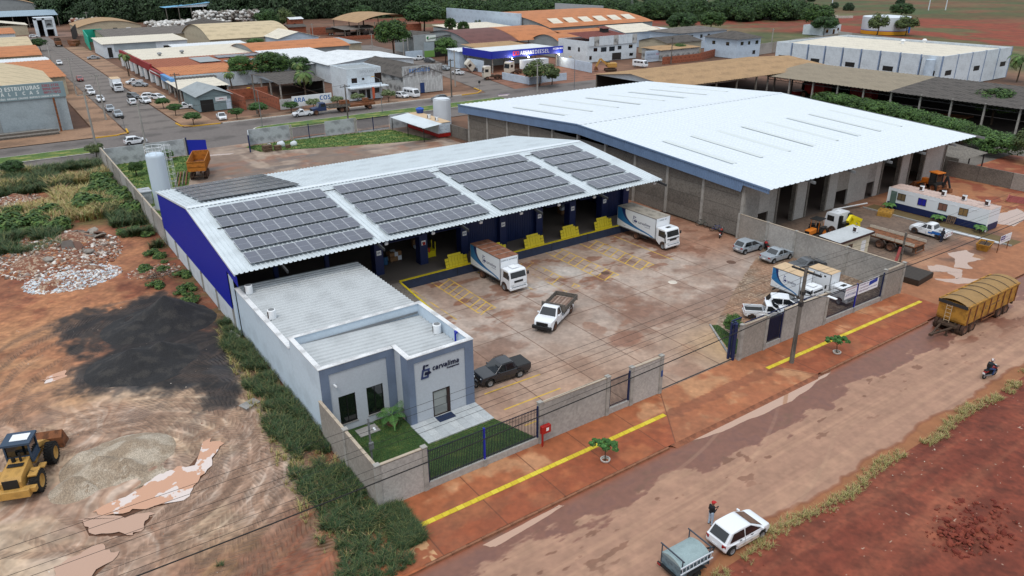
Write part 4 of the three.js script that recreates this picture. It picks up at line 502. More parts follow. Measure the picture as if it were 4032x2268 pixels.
// fire cabinet, meter post, pole
{ const h = thing('hydrant_cabinet', 'red hydrant cabinet on a post by the street wall', 'hydrant cabinet', 11.95,0,0.72); part('post', bx(0.1,0.95,0.1,-0.1), M.red, h); part('cabinet', rbx(0.75,0.6,0.28,0.04,0.15,0.95,0), M.red, h); part('label_plate', bx(0.22,0.24,0.01,0.22,1.15,0.145), M.whitePaint, h); part('hose_pipe', bar([-0.2,0,0.1],[-0.2,1.0,0.1],0.04), M.red, h);
  const m = thing('meter_post', 'slim meter post with lamps on the front lawn', 'post', 1.65,0,-4.3); part('post', [bx(0.1,3.4,0.1)], M.grey, m); part('arm', bx(0.5,0.06,0.06,0.1,3.0,0), M.grey, m); part('camera', bx(0.12,0.1,0.28,0.3,2.5,0.15), M.whitePaint, m); part('box', bx(0.3,0.5,0.16,0,1.1,0.1), M.grey, m);
  solo('inspection_cover', [b2(2.2,3.7,0.012,0.05,-8.3,-7.3)], M.conc, 'grey concrete inspection slab in the office lawn', 'slab');
  const p = thing('utility_pole', 'dark wooden utility pole on the sidewalk with cross-arm', 'utility pole', 35.2,-0.05,3.4); part('pole', cyl(0.19,0.13,8.35), M.woodGrey, p); part('crossarm', [bx(0.12,0.14,2.6,0,8.0,0.05)], M.darkGrey, p); for (const z of [-1.1,-0.5,0.7,1.25]) part('insulator', cyl(0.05,0.04,0.16,0,8.14, z, 8), M.grey, p); part('lamp_arm', bar([0,6.1,0.1],[0,6.72,2.3],0.035), M.steel, p); part('lamp_head', rbx(0.26,0.1,0.75,0.05,0,6.7,2.5), M.whitePaint, p); part('clamp', [bx(0.3,0.4,0.3,0,5.1,0), bx(0.28,0.3,0.35,0,6.1,0)], M.darkGrey, p);
  const sag = (a, b, s, n = 14) => { const P = []; for (let i = 0; i <= n; i++) { const t = i / n; P.push(new THREE.Vector3(a[0] + (b[0] - a[0]) * t, a[1] + (b[1] - a[1]) * t - 4 * s * t * (1 - t), a[2] + (b[2] - a[2]) * t)); } return new THREE.CatmullRomCurve3(P); };
  globalThis.sagTube = (a, b, s, r, n = 24) => new THREE.TubeGeometry(sag(a, b, s), n, r, 4);
  const W = [[5.3,0.6,0.045, 'thick black cable bundle along the street poles', 0.05],[6.0,0.5,0.012, 'thin lower street wire nearest the wall', -0.12],[8.15,0.45,0.012, 'bare wire on the inner end of the pole cross-arm', -1.1],[8.15,0.5,0.012, 'bare wire beside the pole top', -0.5],[8.15,0.55,0.012, 'bare wire on the street side of the pole top', 0.7],[8.15,0.5,0.012, 'bare wire on the outer end of the pole cross-arm', 1.25],[5.75,0.55,0.014, 'thin wire just above the cable bundle', 0.16]];
  for (const [y, s, r, l, dz] of W) solo('street_wire', [sagTube([-24, y - 0.1,3.4 + dz],[35.2, y, 3.4 + dz], s, r, 40), sagTube([35.2, y, 3.4 + dz],[90, y - 0.1,3.4 + dz], s, r, 40)], M.black, l, 'wire', 'wires along the street');
}
// ---------- vehicles (local x points forward) ----------
const head = (fx, fz) => Math.atan2(-fz, fx);
function smooth(g, ang = 0.7) { // creased normals on a non-indexed geometry
  const p = g.attributes.position, N = p.count, fn = [], map = new Map(), a = new THREE.Vector3(), b = new THREE.Vector3(), c = new THREE.Vector3(), out = new Float32Array(N * 3), cc = cos(ang);
  for (let i = 0; i < N; i += 3) { a.fromBufferAttribute(p, i); b.fromBufferAttribute(p, i + 1).sub(a); c.fromBufferAttribute(p, i + 2).sub(a); const n = b.clone().cross(c); fn.push(n, n.clone().normalize()); for (let k = 0; k < 3; k++) { const key = [p.getX(i + k), p.getY(i + k), p.getZ(i + k)].map(v => Math.round(v * 500)).join(); (map.get(key) || map.set(key, []).get(key)).push(i / 3); } }
  const s = new THREE.Vector3(); for (let i = 0; i < N; i++) { const f = floor(i / 3), me = fn[f * 2 + 1], key = [p.getX(i), p.getY(i), p.getZ(i)].map(v => Math.round(v * 500)).join(); s.set(0,0,0); for (const q of map.get(key)) if (fn[q * 2 + 1].dot(me) > cc) s.add(fn[q * 2]); s.normalize(); out.set([s.x, s.y, s.z], i * 3); }
  g.setAttribute('normal', new THREE.BufferAttribute(out, 3)); return g;
}
const lathe = (P, n = 18) => new THREE.LatheGeometry(P.map(p => new THREE.Vector2(...p)), n);
const wheelCache = {};
function wheelGeos(r, w) { const k = r + '_' + w; if (wheelCache[k]) return wheelCache[k]; const t = lathe([[r * 0.6,-w / 2],[r * 0.9,-w / 2],[r * 0.985,-w / 2 * 0.75],[r, -w / 4],[r, w / 4],[r * 0.985, w / 2 * 0.75],[r * 0.9, w / 2],[r * 0.6, w / 2]],24); t.rotateX(PI / 2); const rim = [lathe([[0.001, w * 0.28],[r * 0.2, w * 0.3],[r * 0.22, w * 0.2],[r * 0.5, w * 0.26],[r * 0.62, w * 0.5]],20).rotateX(PI / 2)]; const sp = []; for (let i = 0; i < 5; i++) { const b = new THREE.BoxGeometry(r * 0.42, r * 0.16, w * 0.12).translate(r * 0.36,0, w * 0.36).rotateZ(i * PI * 2 / 5); sp.push(b); } return wheelCache[k] = { t: t.toNonIndexed(), rim: mg([...rim, ...sp]), disc: mg(rim) }; }
function wheel(p, x, y, z, r, w, { rimM = M.rim, tyreM = M.tyre, spokes = true } = {}) { const g = wheelGeos(r, w), o = part('wheel', g.t, tyreM, p); o.position.set(x, y, z); if (z < 0) o.rotation.y = PI; part('rim', spokes ? g.rim : g.disc, rimM, o); return o; }
function warpFn({ L, H, belt, th = 0.2 }) { return g => { const p = g.attributes.position; for (let i = 0; i < p.count; i++) { const x = p.getX(i), y = p.getY(i), t = max(0,(y - belt) / (H - belt)), e = max(0,(abs(x) - (L / 2 - 0.75)) / 0.75); p.setZ(i, p.getZ(i) * (1 - th * t) * (1 - 0.17 * e * e) * (1 - 0.05 * sst(0.5,0.2, y))); } return smooth(uvBox(g.index ? g.toNonIndexed() : (g.computeVertexNormals(), g))); }; }
function car(name, label, cat, o, group) {
  const { L = 3.8, W = 1.64, H = 1.46, wb = 2.43, r = 0.29, belt = 0.88, type = 'hatch', paintM = M.carWhite, fo = 0.75, rims = M.rim, tyreM } = o; const t = thing(name, label, cat, 0,0,0,0, group);
  const fx = L / 2 - fo, rx = fx - wb, F = L / 2, B = -L / 2, sill = 0.22, arch = r + 0.07, warp = warpFn({ L, H, belt });
  const pick = type === 'pickup', sedan = type === 'sedan', hoodF = o.hoodF ?? 0.78, cowl = o.cowl ?? (fx + (pick ? -0.12 : 0.04)), nose = o.nose ?? 0.67;
  const deck = pick ? 0.62 : sedan ? belt + 0.02 : belt, S = new THREE.Shape(); const cabR = o.cabR ?? (pick ? -0.35 : sedan ? B + 1.0 : B + 0.12);
  S.moveTo(B + 0.12, sill + 0.08); S.lineTo(B + 0.01, sill + 0.22); S.lineTo(B, 0.56); S.lineTo(B + 0.06, deck - 0.02);
  if (pick) { S.lineTo(cabR - 0.02, deck); S.lineTo(cabR, belt); } else if (sedan) { S.lineTo(B + 0.2, deck + 0.03); S.lineTo(cabR, belt + 0.04); } else S.lineTo(B + 0.12, belt);
  S.lineTo(cowl, belt + 0.02); S.quadraticCurveTo(F - 0.36, belt, F - 0.16, hoodF); S.lineTo(F - 0.03, nose - 0.08); S.lineTo(F, 0.42); S.lineTo(F - 0.1, sill + 0.04);
  S.lineTo(fx + arch, sill); S.absarc(fx, r, arch, -0.15, PI + 0.15, false); S.lineTo(rx + arch, sill); S.absarc(rx, r, arch, -0.15, PI + 0.15, false);
  const bev = 0.07, bg = new THREE.ExtrudeGeometry(S, { depth: W - 2 * bev, bevelEnabled: true, bevelThickness: bev, bevelSize: bev, bevelOffset: -bev, bevelSegments: 3, curveSegments: 10 }); bg.translate(0,0,-W / 2 + bev);
  part('body', warp(bg), paintM, t, o.bodyLabel);
  part('underbody', bx(L - 0.5,0.2, W - 0.25,0,0.2,0), M.black, t);
  // cabin
  const wr = o.wr ?? (cowl - (pick ? 0.8 : 1.02)), rr = o.rr ?? (pick ? cabR + 0.1 : sedan ? cabR + 0.62 : B + 0.55), wc = W / 2 - 0.035, C = new THREE.Shape(); C.moveTo(cabR, belt - 0.06); C.lineTo(cabR + (pick ? 0.01 : 0.02), belt); C.lineTo(rr, H - 0.06); C.bezierCurveTo(rr + 0.3, H + 0.015, wr - 0.4, H + 0.02, wr, H - 0.05); C.lineTo(cowl + 0.02, belt); C.lineTo(cowl, belt - 0.06);
  const cg = new THREE.ExtrudeGeometry(C, { depth: 2 * wc - 0.1, bevelEnabled: true, bevelThickness: 0.05, bevelSize: 0.05, bevelOffset: -0.05, bevelSegments: 3, curveSegments: 6 }); cg.translate(0,0,-wc + 0.05); part('cabin', warp(cg), paintM, t);
  const bp = o.bp ?? ((cabR + cowl) / 2 - 0.05), wy0 = belt + 0.02, wy1 = H - 0.11, lerpX = (a, b, y) => a + (b - a) * (y - belt) / (H - 0.05 - belt);
  const winds = pick && !o.dbl ? [[lerpX(cabR, rr, wy0) + 0.16, lerpX(cowl, wr, wy0) - 0.2, lerpX(cowl, wr, wy1) - 0.12, lerpX(cabR, rr, wy1) + 0.14]] : [[bp + 0.05, lerpX(cowl, wr, wy0) - 0.2, lerpX(cowl, wr, wy1) - 0.12, bp + 0.05],[lerpX(cabR, rr, wy0) + 0.24, bp - 0.04, bp - 0.04, lerpX(cabR, rr, wy1) + 0.2]];
  for (const s of [-1,1]) for (const [a, b, c, d] of winds) { const g = tri([[a, wy0, s * (wc + 0.012)],[b, wy0, s * (wc + 0.012)],[c, wy1, s * (wc + 0.012)],[d, wy1, s * (wc + 0.012)]],[s > 0 ? [0,1,2,3] : [3,2,1,0]]); part('side_window', warp(g), M.carGlass, t); }
  const quad = (x0, y0, x1, y1, hw, off) => { const dx = x1 - x0, dy = y1 - y0, l = hyp(dx, dy), nx = dy / l * off, ny = -dx / l * off; return warp(tri([[x0 + nx, y0 + ny, -hw],[x0 + nx, y0 + ny, hw],[x1 + nx, y1 + ny, hw],[x1 + nx, y1 + ny, -hw]],[[0,1,2,3]])); };
  part('windshield', quad(lerpX(cowl, wr, wy0), wy0, lerpX(cowl, wr, wy1 + 0.03), wy1 + 0.03, wc - 0.1,0.022), M.carGlass, t); part('rear_window', quad(lerpX(cabR, rr, wy0 + 0.02), wy0 + 0.02, lerpX(cabR, rr, wy1), wy1, wc - 0.14,-0.024), M.carGlass, t);
  for (const s of [-1,1]) { part('headlight', rbx(0.24,0.13,0.3,0.04, F - 0.2, nose - 0.1, s * (W / 2 - 0.27), s * -0.45), M.lamp, t); part('tail_light', rbx(0.1, pick ? 0.3 : 0.2, pick ? 0.14 : 0.24,0.03, B + 0.07, pick ? 0.55 : belt - 0.26, s * (W / 2 - (pick ? 0.2 : 0.22)), s * 0.35), M.redTail, t); part('mirror', rbx(0.12,0.13,0.2,0.03, cowl - 0.28, belt + 0.03, s * (W / 2 + 0.07)), paintM, t); for (const x of winds.length > 1 ? [bp - 0.25, bp + 0.65] : [cabR + 0.35]) part('door_handle', bx(0.16,0.03,0.03, x - 0.1, belt - 0.1, s * (W / 2 - 0.002)), M.darkGrey, t); for (const x of winds.length > 1 ? [bp, cowl - 0.1] : [cabR + 0.1, cowl - 0.1]) part('door_seam', bx(0.012, belt - 0.4,0.012, x, 0.36, s * (W / 2 - 0.002)), M.darkGrey, t); wheel(t, fx, r, s * (W / 2 - 0.1), r, 0.19, { rimM: rims, tyreM }); wheel(t, rx, r, s * (W / 2 - 0.1), r, 0.19, { rimM: rims, tyreM }); }
  part('number_plate', bx(0.02,0.11,0.38, B - 0.012 + (pick ? 0.03 : 0),0.5,0), M.whitePaint, t); part('number_plate', bx(0.02,0.11,0.38, F + 0.0,0.4,0), M.whitePaint, t); part('grille', bx(0.03,0.12, W * 0.5, F - 0.035, nose - 0.14,0), M.black, t); part('bumper_intake', bx(0.03,0.1, W * 0.55, F - 0.02,0.28,0), M.black, t);
  if (pick) { const l = cabR - B, m = (cabR + B) / 2, bt = o.bedTop ?? belt + 0.02; for (const s of [-1,1]) part('bed_side', rbx(l - 0.04, bt - 0.55,0.08,0.03, m, 0.55, s * (W / 2 - 0.09)), paintM, t); part('tailgate', rbx(0.07, bt - 0.55, W - 0.3,0.03, B + 0.09,0.55,0), paintM, t); part('bed_floor', bx(l - 0.1,0.03, W - 0.24, m, deck + 0.002,0), M.black, t); if (o.cover) part('bed_cover', rbx(l - 0.05,0.06, W - 0.14,0.02, m, bt, 0), o.cover, t); }
  if (o.rails) for (const s of [-1,1]) part('roof_rail', bar([rr + 0.1, H + 0.03, s * (wc - 0.16)],[wr - 0.05, H + 0.02, s * (wc - 0.16)],0.02), M.darkGrey, t);
  if (o.stripe) part('door_decal', bx(0.9,0.16,0.01,-0.2,0.5, W / 2 + 0.003), mat(0x2b62b8,0.5), t);
  t.userData.H = undefined; delete t.userData.H; return t;
}
function place(t, x, z, fx, fz, y = 0) { t.position.set(x, y, z); t.rotation.y = head(fx, fz); return t; }
const onix = place(car('parked_car', 'white hatchback with mud along its doors parked at the road edge', 'car', { L: 3.78, W: 1.62, H: 1.46, r: 0.3 }),15.62,14.12,1,0.04,-0.145);
part('mud_splash', bx(1.7,0.2,0.008,0.0,0.3,0.812), tmat(mottle(0xb99a80,0xd8d2cc, 0.6, { amt: 0.8 }),0.8), onix);
place(car('pickup', 'black double-cab pickup with covered bed parked beside the office', 'pickup', { L: 4.55, W: 1.72, H: 1.58, wb: 2.72, r: 0.34, belt: 0.98, type: 'pickup', dbl: true, cabR: -0.95, cowl: 1.05, rr: -0.7, wr: 0.42, bp: 0.02, paintM: M.carDark, cover: M.darkGrey, rails: true, hoodF: 0.9, nose: 0.78 }),14.72,-8.42,-1,-0.05);
place(car('parked_car', 'silver hatchback with black sunroof parked nearest the loading dock', 'car', { L: 3.7, W: 1.6, H: 1.44, paintM: M.carSilver }),53.15,-15.45,1,0.06);
place(car('parked_car', 'silver sedan parked beside the concrete divider wall', 'car', { L: 4.05, W: 1.62, H: 1.4, wb: 2.55, type: 'sedan', paintM: M.carSilver }),53.35,-11.85,1,0.05);
place(car('parked_car', 'black coupe covered in dust behind the small box trucks', 'car', { L: 4.1, W: 1.64, H: 1.32, wb: 2.55, type: 'sedan', paintM: M.carGrey }),53.5,-8.1,1,0.25);
place(car('pickup', 'small white pickup with open black bed parked behind the street wall', 'pickup', { L: 4.1, W: 1.6, H: 1.46, wb: 2.6, type: 'pickup', cabR: -0.25, rr: -0.12, tyreM: M.tyreMud, rims: M.darkGrey }),40.5,-3.3,0.72,0.69);
place(car('parked_car', 'white hatchback parked between the small pickup and the box truck', 'car', { L: 3.8, W: 1.62, H: 1.46 }),43.2,-3.2,0.66,0.75);
const fleet = place(car('pickup', 'white double-cab pickup with blue side decals by the site container', 'pickup', { L: 4.4, W: 1.68, H: 1.55, wb: 2.75, r: 0.34, belt: 0.98, type: 'pickup', dbl: true, cabR: -0.7, cowl: 1.05, rr: -0.5, wr: 0.45, bp: 0.12, rims: M.darkGrey, tyreM: M.tyreMud, hoodF: 0.9, nose: 0.78 }),74.5,-6.2,-0.02,-1);
part('decal', [bx(1.3,0.32,0.008,-1.2,0.55,-0.845), bx(0.5,0.2,0.008,-0.4,0.5,-0.845)], mat(0x1f66b5,0.4), fleet);
// ---- box trucks ----
function livery(flip) { return canvas(1024,440,(c, W, H) => { c.fillStyle = '#dbe3ea'; c.fillRect(0,0, W, H); if (flip) { c.translate(W, 0); c.scale(-1,1); }
  c.fillStyle = '#1f6fa8'; c.beginPath(); c.moveTo(0,0); c.lineTo(210,0); c.bezierCurveTo(190,190,330,300,620,350); c.bezierCurveTo(800,375,930,400,1005,440); c.lineTo(930,440); c.bezierCurveTo(760,390,560,390,360,360); c.bezierCurveTo(200,340,60,300,0,270); c.fill();
  c.fillStyle = '#0b2a66'; c.beginPath(); c.moveTo(110,0); c.lineTo(215,0); c.bezierCurveTo(195,190,335,300,620,350); c.bezierCurveTo(380,330,150,250,110,0); c.fill();
  if (flip) { c.setTransform(1,0,0,1,0,0); } const ox = flip ? 120 : 430; c.fillStyle = '#16204a'; c.font = 'italic bold 78px sans-serif'; c.fillText('carvalima', ox + 130,235,330); c.font = 'bold 26px sans-serif'; c.fillText('Transportes', ox + 310,272); c.strokeStyle = '#2b3a78'; c.lineWidth = 8; c.strokeRect(ox, 160,78,92); c.fillStyle = '#22306b'; c.fillRect(ox + 24,188,88,40); c.fillRect(ox + 8,92,20,62); c.fillRect(ox + 36,106,44,20); c.fillStyle = '#333a4a'; c.font = '20px sans-serif'; c.fillText('SAC 0800', 150,405); c.fillText('www.carvalima.com.br', 640,400); }); }
const livL = livery(false), livR = livery(true); M.livL = tmat(livL, 0.5); M.livR = tmat(livR, 0.5);
function boxTruck(label, o) {
  const { bl = 6.3, bw = 2.25, bt = 3.4, bb = 0.98, cl = 1.65, ch = 2.55, wr = 0.43, roofM = M.conc, fx, rx, front, deflector } = o, t = thing('box_truck', label, 'truck', 0,0,0,0, 'box trucks');
  // origin under the front of the box; box goes back to -bl, cab forward to +cl
  part('cargo_box', [bx(bl, bt - bb, bw, -bl / 2, bb, 0)], M.whitePaint, t); part('box_roof', [bx(bl + 0.03,0.03, bw + 0.03,-bl / 2, bt + 0.002,0)], roofM, t); if (o.seams) for (let i = 1; i < 5; i++) part('roof_seam', bx(0.05,0.012, bw, -bl * i / 5, bt + 0.033,0), M.pillar, t);
  part('livery', printed(bl - 0.06, bt - bb - 0.08,-bl / 2, bb + 0.05, bw / 2 + 0.006), M.livL, t, 'printed blue swoosh livery'); const g = printed(bl - 0.06, bt - bb - 0.08,0, bb + 0.05, bw / 2 + 0.006); g.rotateY(PI); g.translate(-bl / 2,0,0); part('livery', g, M.livR, t);
  if (front) { const ft = canvas(512,64,(c) => { c.fillStyle = '#dbe3ea'; c.fillRect(0,0,512,64); c.fillStyle = '#3a3f4c'; c.font = 'bold 44px sans-serif'; c.textAlign = 'center'; c.fillText(front, 256,48,490); }), fg = printed(bw - 0.1,0.28,0, bt - 0.42,0); fg.rotateY(PI / 2); fg.translate(0.006,0,0); part('front_lettering', fg, tmat(ft, 0.5), t); }
  part('corner_trim', [bx(0.06, bt - bb, 0.06,0.0, bb, bw / 2 - 0.02), bx(0.06, bt - bb, 0.06,0.0, bb, -bw / 2 + 0.02), bx(bl, 0.09,0.05,-bl / 2, bb - 0.05, bw / 2), bx(bl, 0.09,0.05,-bl / 2, bb - 0.05,-bw / 2), bx(bl, 0.05,0.04,-bl / 2, bt - 0.05, bw / 2 + 0.004)], M.steel, t);
  part('chassis', [bx(bl + cl - 0.3,0.2,0.14,(cl - bl) / 2,0.66,0.4), bx(bl + cl - 0.3,0.2,0.14,(cl - bl) / 2,0.66,-0.4), bx(0.5,0.4,0.5,-1.8,0.45,0.75), bx(0.6,0.4,0.4,-1.6,0.45,-0.8), bx(0.1,0.1, bw - 0.2,-bl + 0.2,0.5,0)], M.darkGrey, t); for (const s of [-1,1]) part('side_guard', [bx(Math.max(0.6,-rx - 2.0),0.05,0.04, rx / 2 - 0.1,0.55, s * (bw / 2 - 0.08)), bx(Math.max(0.6,-rx - 2.0),0.05,0.04, rx / 2 - 0.1,0.8, s * (bw / 2 - 0.08))], M.darkGrey, t);
  // cab
  const cw = bw - 0.12, y0 = 0.55, S = new THREE.Shape(); S.moveTo(0.08, y0 + 0.3); S.lineTo(0.08, ch - 0.1); S.quadraticCurveTo(0.1, ch, 0.3, ch); S.lineTo(cl - 0.5, ch); S.quadraticCurveTo(cl - 0.28, ch - 0.02, cl - 0.22, ch - 0.15); S.lineTo(cl - 0.02,1.5); S.lineTo(cl, 0.62); S.lineTo(cl - 0.1, y0 - 0.15); S.lineTo(fx + wr + 0.1, y0 - 0.15); S.absarc(fx, wr, wr + 0.1,0.1, PI - 0.05, false); const cg = new THREE.ExtrudeGeometry(S, { depth: cw - 0.16, bevelEnabled: true, bevelThickness: 0.08, bevelSize: 0.08, bevelOffset: -0.08, bevelSegments: 3, curveSegments: 8 }); cg.translate(0,0,-cw / 2 + 0.08); part('cab', smooth(uvBox(cg)), M.carWhite, t);
  const wy0 = 1.58, wy1 = ch - 0.2, wx = y => cl - 0.02 - 0.2 * (y - 1.5) / (ch - 0.15 - 1.5) + 0.012; part('windshield', tri([[wx(wy0), wy0,-cw / 2 + 0.14],[wx(wy0), wy0, cw / 2 - 0.14],[wx(wy1), wy1, cw / 2 - 0.17],[wx(wy1), wy1,-cw / 2 + 0.17]],[[0,1,2,3]]), M.carGlass, t);
  for (const s of [-1,1]) { part('side_window', tri([[0.45,1.5, s * (cw / 2 + 0.006)],[cl - 0.18,1.42, s * (cw / 2 + 0.006)],[cl - 0.32, wy1, s * (cw / 2 + 0.006)],[0.5, wy1, s * (cw / 2 + 0.006)]],[[0,1,2,3]]), M.carGlass, t); part('headlight', rbx(0.06,0.16,0.3,0.02, cl, 0.82, s * (cw / 2 - 0.28)), M.lamp, t); part('mirror', rbx(0.1,0.36,0.2,0.03, cl - 0.1,1.65, s * (cw / 2 + 0.16)), M.darkGrey, t); part('door_seam', bx(0.015,1.2,0.012,0.4,0.95, s * (cw / 2 + 0.001)), M.grey, t); wheel(t, fx, wr, s * (cw / 2 - 0.14), wr, 0.26, { rimM: M.grey, tyreM: M.tyreMud, spokes: false }); wheel(t, rx, wr, s * (bw / 2 - 0.2), wr, 0.3, { rimM: M.rimMud, tyreM: M.tyreMud, spokes: false }); }
  part('bumper', rbx(0.22,0.3, cw, 0.06, cl - 0.02,0.36,0), M.carWhite, t); part('grille', [bx(0.04,0.22, cw * 0.5, cl - 0.005,1.1,0), bx(0.04,0.06, cw * 0.85, cl + 0.06,0.62,0), ...(o.vents ? [bx(0.04,0.08, cw * 0.86, cl, 1.3,0)] : [])], M.darkGrey, t); part('number_plate', bx(0.02,0.1,0.4, cl + 0.1,0.46,0.2), M.whitePaint, t); part('wiper', [beam([wx(1.6) + 0.02,1.6,-0.6],[wx(1.75) + 0.02,1.72,-0.1],0.02,0.02), beam([wx(1.6) + 0.02,1.6,0.2],[wx(1.75) + 0.02,1.72,0.7],0.02,0.02)], M.black, t);
  if (deflector === 'vent') part('roof_vent', rbx(0.8,0.1,0.7,0.04, cl * 0.42, ch + 0.03,0), M.whitePaint, t); else part('roof_hatch', bx(0.35,0.03,0.6, cl * 0.5, ch + 0.004,0), M.black, t);
  return t;
}
M.roofBrown = tmat(mottle(0x8a5c46,0x71493a, 1.7, { amt: 0.8 }),0.85); M.roofGrey = tmat(mottle(0x9b9488,0x7c766c, 2.1, { amt: 0.8 }),0.6); M.roofTan = tmat(mottle(0xcbb08d, 0xc0a07c, 1.9),0.7);
place(boxTruck('white box truck with brown roof backed against the loading dock', { bl: 5.5, bw: 2.2, bt: 3.25, cl: 1.65, ch: 2.35, fx: 0.55, rx: -3.55, roofM: M.roofBrown, seams: true, front: 'CAMPO N. DO PARECIS', deflector: 'vent' }),25.45,-22.85,0,1);
place(boxTruck('white box truck with grey roof backed to the right end of the dock', { bl: 6.35, bw: 2.25, bt: 3.35, cl: 1.75, ch: 2.4, fx: 1.2, rx: -3.15, roofM: M.roofGrey, vents: true, front: 'CUIABÁ - MT' }),46.55,-22.5,0,1);
place(boxTruck('small box truck with blue swoosh livery parked behind the railing', { bl: 3.15, bw: 1.9, bt: 2.88, bb: 0.9, cl: 1.5, ch: 1.95, wr: 0.34, fx: 0.85, rx: -2.1, roofM: M.roofTan, deflector: 'vent' }),46.05,-3.25,0,1);
{ const t = boxTruck('small plain white box truck parked behind the banners', { bl: 2.45, bw: 1.55, bt: 2.7, bb: 0.8, cl: 1.9, ch: 1.75, wr: 0.32, fx: 1.1, rx: -1.6, roofM: M.roofTan }); for (const c of [...t.children]) if (c.name === 'livery') t.remove(c); part('box_vent', bx(0.2,0.14,0.02,-0.6,2.3,0.79), M.darkGrey, t); place(t, 48.95,-2.1,0,1); }
// ---- white flatbed pickup in the middle of the yard ----
{
  const t = car('flatbed_truck', 'old white flatbed pickup with weathered timber bed in the middle of the yard', 'truck', { L: 5.9, W: 1.82, H: 1.86, wb: 3.9, r: 0.4, belt: 1.18, fo: 1.0, type: 'pickup', cabR: 0.45, cowl: 1.72, rr: 0.55, wr: 1.22, hoodF: 1.06, nose: 0.9, bedTop: 0.7, rims: M.rimMud, tyreM: M.tyreMud }); for (const c of [...t.children]) if (['bed_side', 'tailgate', 'bed_floor', 'tail_light'].includes(c.name)) t.remove(c);
  place(t, 24.45,-14.15,-0.866,0.5); part('front_bumper', rbx(0.25,0.34,1.84,0.06,2.98,0.38,0), M.black, t); part('grille_panel', bx(0.05,0.28,1.1,2.93,0.74,0), M.black, t); part('door_dirt', bx(0.9,0.5,0.008,1.0,0.5,0.9), tmat(mottle(0x9a6a48,0xc9b8a6,0.5, { amt: 0.8 }),0.9), t);
  const pm = [0x8b7466,0x9a8376,0x7a6357,0xa89488].map((c, i) => tmat(mottle(c, 0x5d4a40,0.6 + i * 0.2, { amt: 0.7, grain: 0.2 }),0.92)); for (let i = 0; i < 12; i++) part('bed_plank', bx(3.2,0.05,0.165,-1.35,1.02,-0.95 + i * 0.173), pm[(i * 3) % 4], t); for (const s of [-1,1]) for (let k = 0; k < 3; k++) part('side_board', bx(3.3,0.13,0.05,-1.35,1.1 + k * 0.15, s * 1.06), M.woodGrey, t); for (let k = 0; k < 3; k++) { part('tail_board', bx(0.05,0.13,2.1,-3.0,1.1 + k * 0.15,0), M.woodGrey, t); } for (let k = 0; k < 4; k++) part('head_board', bx(0.06,0.17,2.3,0.32,1.1 + k * 0.19,0), M.woodGrey, t); for (const s of [-1,1]) for (const x of [-2.9,-1.9,-0.8,0.25]) part('stake', bx(0.08,0.55,0.05, x, 1.0, s * 1.1), M.woodGrey, t); part('subframe', [bx(3.3,0.16,0.14,-1.3,0.78,0.4), bx(3.3,0.16,0.14,-1.3,0.78,-0.4)], M.mudDark, t);
}
